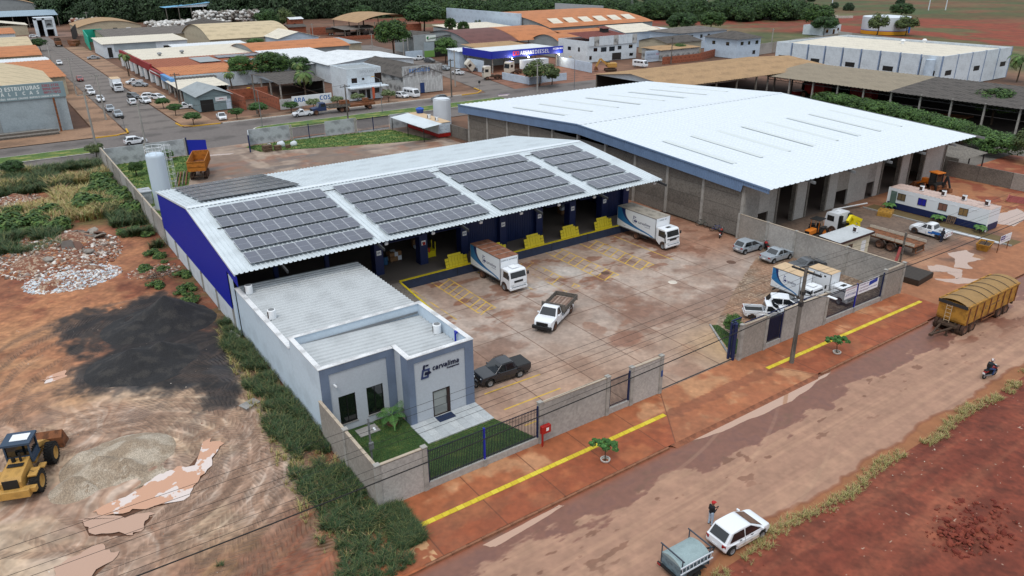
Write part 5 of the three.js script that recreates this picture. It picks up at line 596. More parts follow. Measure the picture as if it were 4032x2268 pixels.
// ---- yellow grain trailer on the road ----
M.trailerY = tmat(mottle(0xb5832f, 0x8d6530,1.6, { amt: 0.75, grain: 0.1 }),0.7); M.tarp = tmat(mottle(0x9d7d50,0x8a6c45,2.2, { amt: 0.6 }),0.9);
{
  const t = thing('grain_trailer', 'rusty yellow tipping trailer with tan tarpaulin on the muddy road', 'trailer', 51.4,-0.15,7.72); // x forward = away, tongue at -x
  const S = [[0,1.15],[0.1,0.95],[9.2,0.95],[9.3,1.15],[9.3,2.75],[0,2.75]]; part('hopper', [ext(S, 2.5,0.05)], M.trailerY, t); for (let i = 0; i < 8; i++) for (const s of [-1,1]) part('rib', bx(0.09,1.75,0.1,0.3 + i * 1.25,0.95, s * 1.28), M.rust, t); for (const s of [-1,1]) part('rim_beam', bx(9.3,0.12,0.12,4.65,2.66, s * 1.28), M.trailerY, t);
  const TP = []; const nx = 18; for (let i = 0; i <= nx; i++) for (let j = 0; j <= 8; j++) { const z = -1.32 + j * 0.33, x = -0.1 + i * 9.5 / nx; TP.push([x, 2.72 + 0.34 * (1 - (z / 1.32) ** 2) + 0.03 * sin(i * 2.1) - (j === 0 || j === 8 ? 0.12 : 0), z]); } const TF = []; for (let i = 0; i < nx; i++) for (let j = 0; j < 8; j++) { const a = i * 9 + j; TF.push([a, a + 1, a + 10, a + 9]); } part('tarpaulin', smooth(tri(TP, TF),1), M.tarp, t); for (const i of [1.1,3.2,4.4,5.6,7.2,8.6]) { const P = []; for (let j = 0; j <= 8; j++) { const z = -1.33 + j * 0.3325; P.push(new THREE.Vector3(i, 2.76 + 0.35 * (1 - (z / 1.33) ** 2), z)); } part('tarp_strap', new THREE.TubeGeometry(new THREE.CatmullRomCurve3(P),12,0.025,4), M.darkGrey, t); } part('tarp_flap', bx(0.04,0.3,2.5,-0.14,2.5,0), M.darkGrey, t);
  part('ladder', [bar([-0.2,0.9,-0.45],[-0.2,2.5,-0.45],0.03), bar([-0.2,0.9,0],[-0.2,2.5,0],0.03), ...[1.05,1.4,1.75,2.1,2.4].map(y => bar([-0.2, y, -0.45],[-0.2, y, 0],0.025))], mat(0xb7a489,0.7), t);
  part('chassis', [bx(9.2,0.22,0.16,4.6,0.72,0.45), bx(9.2,0.22,0.16,4.6,0.72,-0.45), bx(2.2,0.18,1.6,0.6,0.62,0), bx(0.2,0.3,2.3,9.2,0.6,0)], M.mudDark, t); part('drawbar', [beam([-2.9,0.55,0],[-0.3,0.66,0.55],0.14,0.14), beam([-2.9,0.55,0],[-0.3,0.66,-0.55],0.14,0.14), bx(0.4,0.2,0.25,-2.95,0.45,0), beam([-1.6,0.6,-0.4],[-1.6,0.6,0.4],0.1,0.1)], M.mudDark, t); part('stand', [bx(0.12,0.55,0.12,-1.0,0,0.35), bx(0.3,0.04,0.3,-1.0,0,0.35)], M.mudDark, t);
  for (const s of [-1,1]) { for (const x of [0.35,1.55,6.5,7.8]) { wheel(t, x, 0.5, s * 1.12,0.5,0.28, { rimM: M.rimMud, tyreM: M.tyreMud, spokes: false }); wheel(t, x, 0.5, s * 0.78,0.5,0.28, { rimM: M.rimMud, tyreM: M.tyreMud, spokes: false }); const fg = new THREE.CylinderGeometry(0.6,0.6,0.66,14,1, true, -PI / 2, PI); fg.rotateX(PI / 2); fg.rotateZ(0); const f = part('mudguard', fg, M.mudDark, t); f.position.set(x, 0.52, s * 0.95); } part('side_guard', [bx(2.4,0.08,0.05,4.4,0.55, s * 1.22), bx(2.4,0.08,0.05,4.4,0.85, s * 1.22), bx(0.08,0.5,0.05,3.3,0.5, s * 1.22), bx(0.08,0.5,0.05,5.5,0.5, s * 1.22)], M.rust, t); }
  const tt = canvas(512,128,(c) => { c.fillStyle = '#b5832f'; c.fillRect(0,0,512,128); c.fillStyle = '#4a4440'; c.font = 'italic bold 84px sans-serif'; c.fillText('carvalima', 120,92,370); c.fillRect(20,20,16,80); c.fillRect(44,28,36,18); c.strokeStyle = '#4a4440'; c.lineWidth = 8; c.strokeRect(44,60,46,44); }); part('side_lettering', printed(3.0,0.55,4.6,1.6,1.262), tmat(tt, 0.7), t);
}
// ---- open tipper trailer in the rear yard ----
M.dumpO = tmat(mottle(0xb87322,0x8a5420,1.3, { amt: 0.7 }),0.7);
{ const t = thing('dump_trailer', 'empty orange dump trailer standing on the rear lawn edge', 'trailer'); place(t, 11.5,-87.4,0.33,-0.94); part('hopper_side', [bx(7.6,1.5,0.08,0,1.5,1.22), bx(7.6,1.5,0.08,0,1.5,-1.22)], M.dumpO, t); part('hopper_end', [bx(0.08,1.5,2.36,-3.76,1.5,0)], M.dumpO, t); part('hopper_end', [bx(0.08,1.6,2.36,3.76,1.5,0)], M.dumpO, t); part('hopper_floor', bx(7.5,0.06,2.3,0,1.5,0), M.rust, t); for (let i = 0; i < 8; i++) for (const s of [-1,1]) part('rib', bx(0.1,1.45,0.1,-3.4 + i * 0.97,1.52, s * 1.3), M.dumpO, t); part('tail_frame', [bx(0.1,0.12,2.5,-3.85,1.52,0), bx(0.1,0.12,2.5,-3.85,2.2,0), bx(0.1,0.12,2.5,-3.85,2.9,0)], M.dumpO, t); part('chassis', [bx(7.4,0.25,0.16,0,1.1,0.45), bx(7.4,0.25,0.16,0,1.1,-0.45), bx(0.12,0.12,2.2,-3.6,0.6,0), bx(0.12,0.6,0.12,-3.6,0.6,0.6), bx(0.12,0.6,0.12,-3.6,0.6,-0.6)], M.mudDark, t); for (const s of [-1,1]) for (const x of [-2.4,-1.2,0]) wheel(t, x, 0.5, s * 1.0,0.5,0.5, { rimM: M.rimMud, tyreM: M.tyreMud, spokes: false }); for (const s of [-1,1]) part('landing_leg', [bx(0.14,1.1,0.14,2.8,0, s * 0.7), bx(0.3,0.04,0.3,2.8,0, s * 0.7)], M.mudDark, t); }
// ---- small covered utility trailer with ladder ----
{ const t = thing('utility_trailer', 'small weathered blue-grey trailer with curved lid hitched behind the white hatchback', 'trailer', 11.42,-0.148,14.0); t.rotation.y = head(1,0.04); const bm = tmat(mottle(0x6d7f86,0x44708f, 0.7, { amt: 0.9, grain: 0.12 }),0.75), lid = tmat(mottle(0x93a7aa, 0x84989c, 1.1, { amt: 0.6 }),0.6);
  part('body', [bx(2.05,0.72,1.42,0,0.42,0)], bm, t); const lg = new THREE.CylinderGeometry(1.15,1.15,2.08,14,1, false, -0.67,1.34); lg.rotateX(-PI / 2); lg.rotateY(PI / 2); const lp = []; for (let i = 0; i <= 10; i++) { const z = -0.73 + i * 0.146; lp.push([-1.05,1.14 + 0.22 * (1 - (z / 0.73) ** 2), z],[1.05,1.14 + 0.22 * (1 - (z / 0.73) ** 2), z]); } const lf = []; for (let i = 0; i < 10; i++) lf.push([i * 2, i * 2 + 2, i * 2 + 3, i * 2 + 1]); lf.push(lp.map((_, i) => i).filter(i => i % 2 === 0), lp.map((_, i) => i).filter(i => i % 2)); part('lid', smooth(tri(lp, lf),0.8), lid, t);
  for (const x of [-1.0,1.0]) part('rack', [bx(0.06,0.06,1.75, x, 1.62,0), bx(0.05,1.2,0.05, x, 0.42,0.76), bx(0.05,1.2,0.05, x, 0.42,-0.76)], mat(0x3a4450,0.6), t); part('chassis', [bx(2.2,0.08,1.3,0,0.34,0), bx(0.1,0.12,1.7,-1.15,0.36,0), beam([1.0,0.36,0.5],[2.3,0.36,0],0.07,0.07), beam([1.0,0.36,-0.5],[2.3,0.36,0],0.07,0.07)], M.black, t); for (const s of [-1,1]) { wheel(t, 0.05,0.28, s * 0.86,0.28,0.17, { rimM: M.darkGrey }); part('fender', [bx(0.85,0.03,0.24,0.05,0.62, s * 0.86), bx(0.25,0.03,0.24,-0.45,0.56, s * 0.86,0,0,0.6), bx(0.25,0.03,0.24,0.55,0.56, s * 0.86,0,0,-0.6)], M.black, t); part('tail_light', bx(0.05,0.1,0.22,-1.22,0.37, s * 0.7), M.redTail, t); }
  const l = thing('ladder', 'aluminium ladder strapped to the side of the small trailer', 'ladder', 11.42,-0.148,14.0); l.rotation.y = head(1,0.04); for (const [y, z] of [[1.22,0.83],[0.84,0.86]]) part('stile', bx(2.35,0.07,0.05,0, y, z), M.whiteWall, l); for (let i = 0; i < 9; i++) part('rung', bar([-1.05 + i * 0.26,0.88,0.86],[-1.05 + i * 0.26,1.24,0.83],0.018), M.whiteWall, l); }
// ---- wheel loader ----
{ const t = thing('wheel_loader', 'yellow wheel loader with dark cab at the sand heap', 'wheel loader'); place(t, -16.95,-15.6,0.34,-0.94); const Y = M.machine;
  part('engine_hood', [ext([[-2.6,0.9],[-0.5,0.9],[-0.5,1.95],[-2.35,1.75],[-2.6,1.5]],1.2,0.05)], Y, t); part('counterweight', [rbx(0.5,0.55,2.0,0.06,-2.7,0.55,0), bx(0.35,0.3,0.7,-2.55,0.75,0.95), bx(0.35,0.3,0.7,-2.55,0.75,-0.95)], Y, t); part('radiator_grille', bx(0.04,0.65,0.85,-2.62,1.05,0), M.black, t); part('hood_grille', bx(0.35,0.02,0.9,-1.3,1.9,0), M.black, t); part('exhaust', [cyl(0.08,0.07,0.6,-0.9,1.9,0.2), cyl(0.12,0.12,0.25,-0.9,1.95,-0.2)], M.black, t);
  part('rear_fender', [bx(0.9,0.08,0.5,-1.6,1.4,1.0), bx(0.9,0.08,0.5,-1.6,1.4,-1.0)], Y, t); part('step', [bx(0.5,0.1,0.4,-0.3,0.95,1.0), bx(0.5,0.1,0.4,-0.3,0.95,-1.0)], Y, t);
  const cb = mat(0x2e4258,0.6); part('cab', [bx(1.3,0.1,1.5,0.1,1.5,0), bx(1.5,0.14,1.65,0.05,2.85,0), ...[[-0.55,0.68],[-0.55,-0.68],[0.68,0.68],[0.68,-0.68]].map(([x, z]) => bx(0.09,1.3,0.09, x, 1.55, z)), bx(1.25,0.45,1.4,0.08,1.55,0)], cb, t); part('cab_glass', [bx(1.15,0.85,1.32,0.07,2.0,0)], M.glass, t); part('roof_panel', bx(0.75,0.03,1.0,0.1,3.0,0.1), M.whitePaint, t);
  part('front_frame', [bx(1.9,0.55,0.8,1.4,0.75,0), bx(0.5,0.9,0.7,1.0,1.0,0)], Y, t); for (const s of [-1,1]) part('lift_arm', [beam([0.9,1.75, s * 0.5],[2.2,1.2, s * 0.5],0.18,0.28), beam([2.2,1.2, s * 0.5],[3.0,0.5, s * 0.5],0.18,0.26)], Y, t); part('hydraulic_ram', [bar([1.0,1.0,0.2],[2.4,1.0,0.2],0.07), bar([1.0,1.0,-0.2],[2.4,1.0,-0.2],0.07)], M.steel, t);
  part('bucket', [ext([[2.9,0.15],[4.0,0.1],[4.0,0.14],[3.05,0.25],[2.95,0.9],[3.35,1.25],[3.3,1.3],[2.85,0.95]],2.6), ext([[2.9,0.15],[4.0,0.1],[3.35,1.28],[2.88,0.95]],0.06).translate(0,0,1.28), ext([[2.9,0.15],[4.0,0.1],[3.35,1.28],[2.88,0.95]],0.06).translate(0,0,-1.28)], M.rust, t);
  for (const s of [-1,1]) for (const x of [-1.55,1.45]) { const w = wheel(t, x, 0.72, s * 1.02,0.72,0.52, { rimM: M.machine, tyreM: M.tyre, spokes: false }); const lugs = []; for (let i = 0; i < 22; i++) for (const q of [-1,1]) { const g = new THREE.BoxGeometry(0.06,0.07,0.3); g.rotateX(0); g.rotateY(q * 0.5); g.translate(0,0.725, q * 0.13); g.rotateZ((i + (q > 0 ? 0.5 : 0)) * PI * 2 / 22); lugs.push(g); } part('tread', lugs, M.tyre, w); } }
// ---- contractor's machines ----
{ const t = thing('crane_truck', 'white flatbed truck with yellow loader crane beside the site hut', 'truck'); place(t, 66.75,-8.6,0,-1);
  part('cab', [smooth(ext([[4.1,0.6],[5.9,0.6],[6.0,1.3],[5.75,2.45],[5.4,2.6],[4.1,2.6]],2.2,0.1))], M.carWhite, t); part('windshield', tri([[6.0,1.42,-0.9],[6.0,1.42,0.9],[5.8,2.3,0.85],[5.8,2.3,-0.85]],[[0,1,2,3]]), M.carGlass, t); for (const s of [-1,1]) part('side_window', bx(0.9,0.65,0.02,5.1,1.55, s * 1.11), M.carGlass, t); part('roof_hatch', bx(0.5,0.05,0.6,4.9,2.62,0), M.whitePaint, t); part('air_tank', [bx(0.3,1.6,0.4,3.9,0.8,-0.9), bx(0.3,1.6,0.4,3.9,0.8,0.9), bx(0.5,0.8,2.0,3.6,0.8,0)], M.black, t);
  const Yb = M.brightYellow; part('crane_column', [bx(0.5,1.5,0.5,2.9,0.9,0), bx(0.7,0.5,1.9,2.8,0.85,0)], Yb, t); part('crane_boom', [beam([2.9,2.5,-0.3],[2.5,1.9,1.0],0.28,0.36), beam([3.0,2.55,-0.4],[2.9,2.0,-1.15],0.3,0.4), beam([2.6,1.5,0.9],[2.9,2.6,-0.5],0.25,0.3)], Yb, t); part('outrigger', [bx(0.2,0.9,0.2,2.8,0.1,1.1), bx(0.2,0.9,0.2,2.8,0.1,-1.1)], Yb, t);
  part('bed', bx(6.7,0.1,2.5,-1.9,1.2,0), M.rust, t); for (const s of [-1,1]) for (let k = 0; k < 3; k++) part('side_board', bx(2.15,0.32,0.06,-4.15 + k * 2.25,1.32, s * 1.25), tmat(mottle(0xc4beb2,0x9c8468,1, { amt: 0.6 }),0.8), t); part('chassis', [bx(10.5,0.22,0.16,0.4,0.85,0.42), bx(10.5,0.22,0.16,0.4,0.85,-0.42), bx(0.12,0.5,2.2,-5.1,0.6,0)], M.mudDark, t); part('rear_frame', [bx(0.08,0.5,0.08,-5.3,0.55,0.8), bx(0.08,0.5,0.08,-5.3,0.55,-0.8), bx(0.08,0.08,2.0,-5.35,0.5,0)], M.rust, t);
  for (const s of [-1,1]) for (const x of [-2.6,-1.3,4.7]) wheel(t, x, 0.5, s * 1.0,0.5,0.4, { rimM: M.rimMud, tyreM: M.tyreMud, spokes: false }); }
{ const t = thing('farm_tractor', 'orange tractor with black sun roof behind the divider wall', 'tractor'); place(t, 62.6,-13.6,-1,0.1); part('hood', [rbx(1.6,0.62,0.7,0.1,0.95,0.75,0)], M.orange, t); part('grille', bx(0.03,0.45,0.55,1.76,0.82,0), M.black, t); part('chassis', [bx(2.4,0.35,0.5,0.2,0.5,0), bx(0.7,0.5,1.0,-0.5,0.7,0)], M.darkGrey, t); part('seat', [rbx(0.45,0.12,0.45,0.04,-0.5,1.2,0), rbx(0.12,0.45,0.45,0.04,-0.75,1.25,0)], M.black, t); part('steering_wheel', new THREE.TorusGeometry(0.2,0.02,6,14).rotateY(PI / 2).rotateZ(0.6).translate(0.05,1.45,0), M.black, t); part('canopy', [rbx(1.5,0.07,1.3,0.03,-0.4,2.3,0)], M.black, t); for (const [x, z] of [[-0.95,0.5],[-0.95,-0.5],[0.15,0.5],[0.15,-0.5]]) part('canopy_post', bar([x, 0.9, z],[x, 2.3, z],0.03), M.orange, t); part('exhaust', bar([0.9,1.35,0.2],[0.9,2.15,0.2],0.04), M.black, t); for (const s of [-1,1]) { wheel(t, -0.6,0.72, s * 0.72,0.72,0.36, { rimM: M.orange, spokes: false }); wheel(t, 1.35,0.4, s * 0.6,0.4,0.24, { rimM: M.orange, spokes: false }); part('fender', bx(0.9,0.06,0.4,-0.6,1.42, s * 0.72), M.darkGrey, t); } }
{ const t = thing('backhoe', 'backhoe loader with orange cab roof at the far hall gate', 'backhoe'); place(t, 93.4,-15.6,0.25,-0.97); part('cab', [...[[-0.5,0.6],[-0.5,-0.6],[0.6,0.6],[0.6,-0.6]].map(([x, z]) => bx(0.09,1.4,0.09, x, 1.2, z)), bx(1.2,0.5,1.3,0.05,0.9,0)], M.darkGrey, t); part('cab_glass', bx(1.05,1.1,1.15,0.05,1.4,0), M.glass, t); part('cab_roof', rbx(1.5,0.16,1.5,0.05,0.05,2.58,0), M.orange, t); part('hood', rbx(1.4,0.7,0.8,0.08,1.4,0.8,0), M.orange, t); part('boom', [beam([-1.2,0.8,0],[-1.7,2.5,0],0.18,0.3), beam([-1.7,2.5,0],[-2.4,1.0,0],0.15,0.24)], M.darkGrey, t); part('hoe_bucket', ext([[-2.7,0.4],[-2.1,0.4],[-2.2,1.0],[-2.6,0.9]],0.6), M.rust, t); part('stabiliser', [bx(0.15,1.0,0.2,-1.1,0.1,0.8), bx(0.15,1.0,0.2,-1.1,0.1,-0.8), bx(0.5,0.5,1.6,-1.0,0.5,0)], M.rust, t); part('loader_bucket', ext([[2.6,0.1],[3.4,0.1],[2.8,0.8],[2.55,0.7]],2.0), M.rust, t); for (const s of [-1,1]) { part('lift_arm', beam([0.9,1.3, s * 0.5],[2.8,0.45, s * 0.5],0.12,0.2), M.orange, t); wheel(t, -0.5,0.65, s * 0.85,0.65,0.4, { rimM: M.rust, spokes: false }); wheel(t, 1.6,0.42, s * 0.7,0.42,0.28, { rimM: M.rust, spokes: false }); } }
{ const t = thing('loader_bucket', 'loose yellow excavator bucket lying beside the site container', 'bucket'); place(t, 77.7,-13.6,1,-0.35); part('shell', [ext([[-1.0,0.0],[-0.9,0.5],[-0.5,0.75],[-0.45,0.7],[-0.8,0.42],[-0.88,0.05],[0.6,0.05],[1.0,0.6],[1.05,0.55],[0.65,0.0]],1.6)], tmat(mottle(0xa67b28,0x5c4a34,0.8),0.8), t); for (const s of [-1,1]) part('cheek', [ext([[-1.0,0.0],[-0.9,0.5],[-0.5,0.75],[1.0,0.6],[0.65,0.0]],0.05).translate(0,0, s * 0.8)], M.machine, t); part('tooth', [-0.6,-0.2,0.2,0.6].map(z => bx(0.2,0.05,0.1,1.1,0.56, z)), M.steel, t); }
{ const t = thing('waste_skip', 'yellow waste skip at the edge of the muddy road', 'skip'); place(t, 74.8,-0.2,1,-0.2); const ym = M.trailerY; part('shell', [tri([[-0.8,0,-0.5],[0.8,0,-0.5],[0.8,0,0.5],[-0.8,0,0.5],[-1.05,0.75,-0.65],[1.05,0.75,-0.65],[1.05,0.75,0.65],[-1.05,0.75,0.65]],[[0,1,2,3],[0,1,5,4],[1,2,6,5],[2,3,7,6],[3,0,4,7]])], ym, t); part('rim', [bx(2.16,0.06,0.06,0,0.74,0.66), bx(2.16,0.06,0.06,0,0.74,-0.66), bx(0.06,0.06,1.3,1.06,0.74,0), bx(0.06,0.06,1.3,-1.06,0.74,0)], ym, t); part('waste', bx(1.85,0.02,1.1,0,0.6,0), M.mudDark, t); part('beam', beam([-0.4,0.6,0],[-0.9,1.4,0.3],0.1,0.1), M.steel, t); }
// ---- motorcycles ----
function moto(label, c, name = 'motorcycle') { const t = thing(name, label, 'motorcycle', 0,0,0,0, 'motorcycles'); const m = mat(c, 0.4); for (const x of [-0.62,0.62]) { const w = part('wheel', new THREE.TorusGeometry(0.27,0.055,8,20), M.tyre, t); w.position.set(x, 0.32,0); part('rim', [new THREE.TorusGeometry(0.2,0.015,5,16), cyl(0.06,0.06,0.1).rotateX(PI / 2).translate(0,0,0.05), ...[0,1,2].map(i => bx(0.4,0.02,0.02,0,-0.01,0,0,0, i * PI / 3))], M.steel, w); } part('frame', [beam([-0.55,0.4,0],[0.1,0.4,0],0.1,0.1), beam([0.62,0.35,0.08],[0.4,1.0,0.08],0.04,0.04), beam([0.62,0.35,-0.08],[0.4,1.0,-0.08],0.04,0.04), bx(0.45,0.3,0.28,0.02,0.3,0)], M.black, t); part('tank', rbx(0.5,0.24,0.28,0.08,0.12,0.7,0), m, t); part('seat', rbx(0.75,0.1,0.26,0.04,-0.42,0.74,0), M.black, t); part('rear_fender', rbx(0.5,0.16,0.2,0.05,-0.6,0.58,0), m, t); part('front_fender', rbx(0.4,0.06,0.14,0.03,0.64,0.62,0), m, t); part('handlebar', bar([0.38,1.02,-0.34],[0.38,1.02,0.34],0.018), M.black, t); part('headlamp', rbx(0.12,0.16,0.16,0.05,0.5,0.86,0), M.lamp, t); part('number_plate', bx(0.02,0.14,0.18,-0.88,0.5,0), M.whitePaint, t); part('exhaust', bar([0.1,0.3,0.16],[-0.75,0.42,0.18],0.045), M.steel, t); return t; }
place(moto('red motorcycle parked against the precast hall wall', 0x9a2a20),54.3,-20.4,0.85,-0.5); place(moto('red motorcycle parked behind the silver sedan', 0xa01c20),54.9,-14.4,0.6,-0.8); { const t = place(moto('black delivery motorcycle with rack box beside the office corner', 0x17181c),12.0,-8.9,0.3,0.95); part('rack_box', [bx(0.6,0.04,0.6,-0.6,0.95,0), bx(0.6,0.35,0.03,-0.6,0.97,0.3), bx(0.6,0.35,0.03,-0.6,0.97,-0.3), bx(0.03,0.35,0.6,-0.88,0.97,0)], M.black, t); }
const riderBike = place(moto('red motorcycle ridden along the muddy road', 0x8f1d22),46.0,13.7,1,0.12,-0.15);
function bicycle(label, c, x, z, fx, fz) { const t = thing('bicycle', label, 'bicycle', 0,0,0,0, 'bicycles at the wall'); for (const q of [-0.5,0.5]) { const w = part('wheel', new THREE.TorusGeometry(0.31,0.025,6,24), M.tyre, t); w.position.set(q, 0.34,0); part('spokes', [0,1,2,3].map(i => bx(0.6,0.008,0.008,0,-0.004,0,0,0, i * PI / 4)), M.steel, w); } const m = mat(c, 0.5); part('frame', [bar([-0.5,0.34,0],[-0.05,0.34,0],0.02), bar([-0.05,0.34,0],[-0.18,0.85,0],0.02), bar([-0.18,0.8,0],[0.35,0.8,0],0.02), bar([-0.05,0.34,0],[0.36,0.75,0],0.022), bar([-0.5,0.34,0],[-0.17,0.78,0],0.016), bar([0.5,0.34,0],[0.33,0.98,0],0.02)], m, t); part('saddle', rbx(0.26,0.05,0.14,0.02,-0.2,0.88,0), M.black, t); part('handlebar', bar([0.33,1.0,-0.28],[0.33,1.0,0.28],0.014), M.black, t); part('pedals', bx(0.1,0.03,0.3,-0.05,0.22,0), M.black, t); place(t, x, z, fx, fz); t.rotation.z = 0.0; return t; }
bicycle('bicycle with grey frame leaning near the hall column', 0x5c6a62,55.2,-24.2,0.3,0.95); bicycle('bicycle with blue frame between the grey bicycle and the motorcycle', 0x3a4a8a, 55.2,-21.9,0.5,0.85);
// ---------- vegetation ----------
function leafGeo(list) { // list of [pos, normal, up, w, h, color]
  const P = [], N = [], C = [], a = new THREE.Vector3(), b = new THREE.Vector3();
  for (const [p, n, u, w, h, c] of list) { a.crossVectors(u, n).normalize().multiplyScalar(w / 2); b.crossVectors(n, a).normalize().multiplyScalar(h / 2); const q = [[-1,-1],[1,-1],[0.55,1],[-0.55,1]].map(([s, t]) => [p.x + a.x * s + b.x * t, p.y + a.y * s + b.y * t, p.z + a.z * s + b.z * t]); for (const k of [0,1,2,0,2,3]) { P.push(...q[k]); N.push(n.x, n.y, n.z); C.push(...c); } }
  const g = new THREE.BufferGeometry(); g.setAttribute('position', new THREE.Float32BufferAttribute(P, 3)); g.setAttribute('normal', new THREE.Float32BufferAttribute(N, 3)); g.setAttribute('color', new THREE.Float32BufferAttribute(C, 3)); return g;
}
const lin = h => { const c = new THREE.Color(h); return [c.r, c.g, c.b]; };
function crownGeo(seed, { n = 2600, rx = 1, ry = 0.8, clumps = 26, leaf = 0.1, cols = [0x2f4a1e, 0x3c5a24,0x26401a, 0x4a6a2c], flat = 0, spread = 0.36 } = {}) {
  const r = rng(seed), L = [], C = cols.map(lin), cl = []; for (let i = 0; i < clumps; i++) { const t = r() * 6.283, v = r() * 1.7 - 0.7, s = Math.sqrt(max(0,1 - v * v * 0.9)) * (0.55 + 0.25 * r()); cl.push([cos(t) * s * rx, v * ry * 0.72 + 0.05, sin(t) * s * rx, (0.8 + r() * 0.5) * spread]); }
  for (let i = 0; i < n; i++) { const k = cl[floor(r() * clumps)], t = r() * 6.283, v = r() * 1.8 - 0.8, s = Math.sqrt(max(0,1 - v * v)), q = 0.72 + 0.3 * r(); const d = new THREE.Vector3(cos(t) * s, v * 0.85, sin(t) * s); const p = new THREE.Vector3(k[0] + d.x * k[3] * q, k[1] + d.y * k[3] * q * 0.9, k[2] + d.z * k[3] * q); const nn = d.clone().add(new THREE.Vector3(r() - 0.5, r() * 0.9 + 0.15, r() - 0.5)).normalize(); const u = new THREE.Vector3(r() - 0.5, r() - 0.8, r() - 0.5).normalize(); const c = C[floor(r() * C.length)], m = 0.75 + r() * 0.5; L.push([p, nn, u, leaf * (0.6 + r() * 0.7), leaf * (0.9 + r()),[c[0] * m, c[1] * m, c[2] * m]]); }
  return leafGeo(L);
}
M.leaf = new THREE.MeshStandardMaterial({ vertexColors: true, roughness: 0.75, side: THREE.DoubleSide }); M.bark = tmat(mottle(0x5a4a3c, 0x3f342b, 0.6, { amt: 0.8, grain: 0.2 }),0.95);
function limbs(seed, h, r0, spread, n = 6) { const r = rng(seed), g = [bar([0,0,0],[(r() - 0.5) * 0.1 * h, h * 0.55,(r() - 0.5) * 0.1 * h], r0,8, r0 * 0.65)]; for (let i = 0; i < n; i++) { const a = i / n * 6.283 + r(), y = h * (0.38 + r() * 0.17), e = [cos(a) * spread * (0.5 + r() * 0.4), h * (0.7 + r() * 0.25), sin(a) * spread * (0.5 + r() * 0.4)]; g.push(bar([0, y, 0], e, r0 * 0.4,5, r0 * 0.12)); } return g; }
const CR = { dense: crownGeo(11, { n: 7000, clumps: 60, spread: 0.28, leaf: 0.06, cols: [0x2c4a1c, 0x38561f, 0x24401a, 0x486426] }), dense2: crownGeo(12, { n: 7000, clumps: 54, spread: 0.28, leaf: 0.062, cols: [0x27431f, 0x335226,0x1f3818,0x40602c] }), light: crownGeo(13, { n: 6000, clumps: 46, leaf: 0.062, cols: [0x3c5c28,0x4a6c30,0x304e20,0x587838], spread: 0.3 }), round: crownGeo(14, { n: 2600, clumps: 30, ry: 0.62, leaf: 0.1, cols: [0x315420,0x3e6428,0x2a4a1c], spread: 0.3 }), grey: crownGeo(15, { n: 2400, clumps: 26, ry: 0.62, leaf: 0.1, cols: [0x5a6a44,0x6c7a54,0x49602f, 0x86906c], spread: 0.3 }), olive: crownGeo(16, { n: 2800, clumps: 22, leaf: 0.09, cols: [0x4a5a30,0x3c4c28,0x5c6a38], spread: 0.38 }) };
const treeG = {};
function tree(label, x, z, h, w, crown = 'dense', o = {}) { const t = thing(o.name || 'tree', label, o.cat || 'tree', x, 0, z, o.ry ?? (x * 7.3 % 6.28), o.group || 'town trees'); const key = crown + Math.round(h), ch = o.ch ?? h * 0.72; part('trunk', treeG[key] || (treeG[key] = mg(limbs(h * 13 + 3, h * 0.85, max(0.1, h * 0.03), w * 0.4))), M.bark, t); const c = part('crown', CR[crown], M.leaf, t); c.scale.set(w / 2, ch / 1.55, w / 2); c.position.y = h - ch * 0.52; return t; }
const TR = [[110,-217,12.2,13.6, 'dense', 'huge round mango tree beside the cross street'],[165,-295,14,21, 'dense2', 'widest dark tree behind the arched brown roof'],[114.2,-187.8,8,8.4, 'light', 'light green tree in front of the green-doored shed'],[100,-323,12.5,11.5, 'dense2', 'tall dark tree left of the brick yard'],[115,-340,11,9, 'olive', 'olive tree behind the brick yard'],[53,-177,8.5,11.5, 'dense', 'broad dark tree behind the coconut palms'],[46,-182,7.5,8, 'light', 'bright green tree left of the broad dark tree'],[62,-180,6.5,7, 'dense2', 'small dark tree between the palms and white roof'],[108,-127.9,6.5,8.4, 'olive', 'olive tree on the pavement by the workshop corner'],[112.6,-128.5,4.6,4.4, 'olive', 'small olive tree right of the workshop corner'],[9.3,-322,4.8,6.5, 'dense2', 'bushy tree at the left kerb of the side street'],[64,-262,4.6,9, 'dense2', 'dark bush between the rusty and barrel roofs'],[77,-268,4.5,8, 'light', 'bright bush in front of the barrel roof'],[192,-317,11,14, 'dense', 'dark tree behind the orange arched roof'],[150,-330,12,12, 'dense2', 'dark tree right of the arched brown shed'],[178,-262,8,10, 'dense2', 'dark tree left of the pale tall wall'],[226,-225,9,12, 'dense', 'dark tree right of the pale warehouse'],[243,-205,10,14, 'dense2', 'dark tree behind the blue-white house'],[262,-205,9.5,13, 'dense', 'tree mass next to the small water tower'],[186,-152,4.4,5.4, 'light', 'small tree beside the red brick wall'],[303,-180,12,16, 'dense', 'dark tree beside the small white office'],[292,-168,8,12, 'dense2', 'lower dark tree left of the small white office'],[306,-152,9,8, 'olive', 'thin tree in front of the yellow-based tank'],[318,-146,8,9, 'olive', 'sparse tree right in front of the round tank'],[400,-195,9,13, 'dense2', 'lone dark tree in the far red field'],[120,-14,6.5,6, 'olive', 'thin tree on the grey ground at the right edge'],[148,-33,7,9, 'dense', 'leafy tree at the right end of the dark roofed shed'],[128,-10,5,7, 'light', 'leafy shrub tree at the right picture edge']];
for (const [x, z, h, w, c, l] of TR) tree(l, x, z, h, w, c);
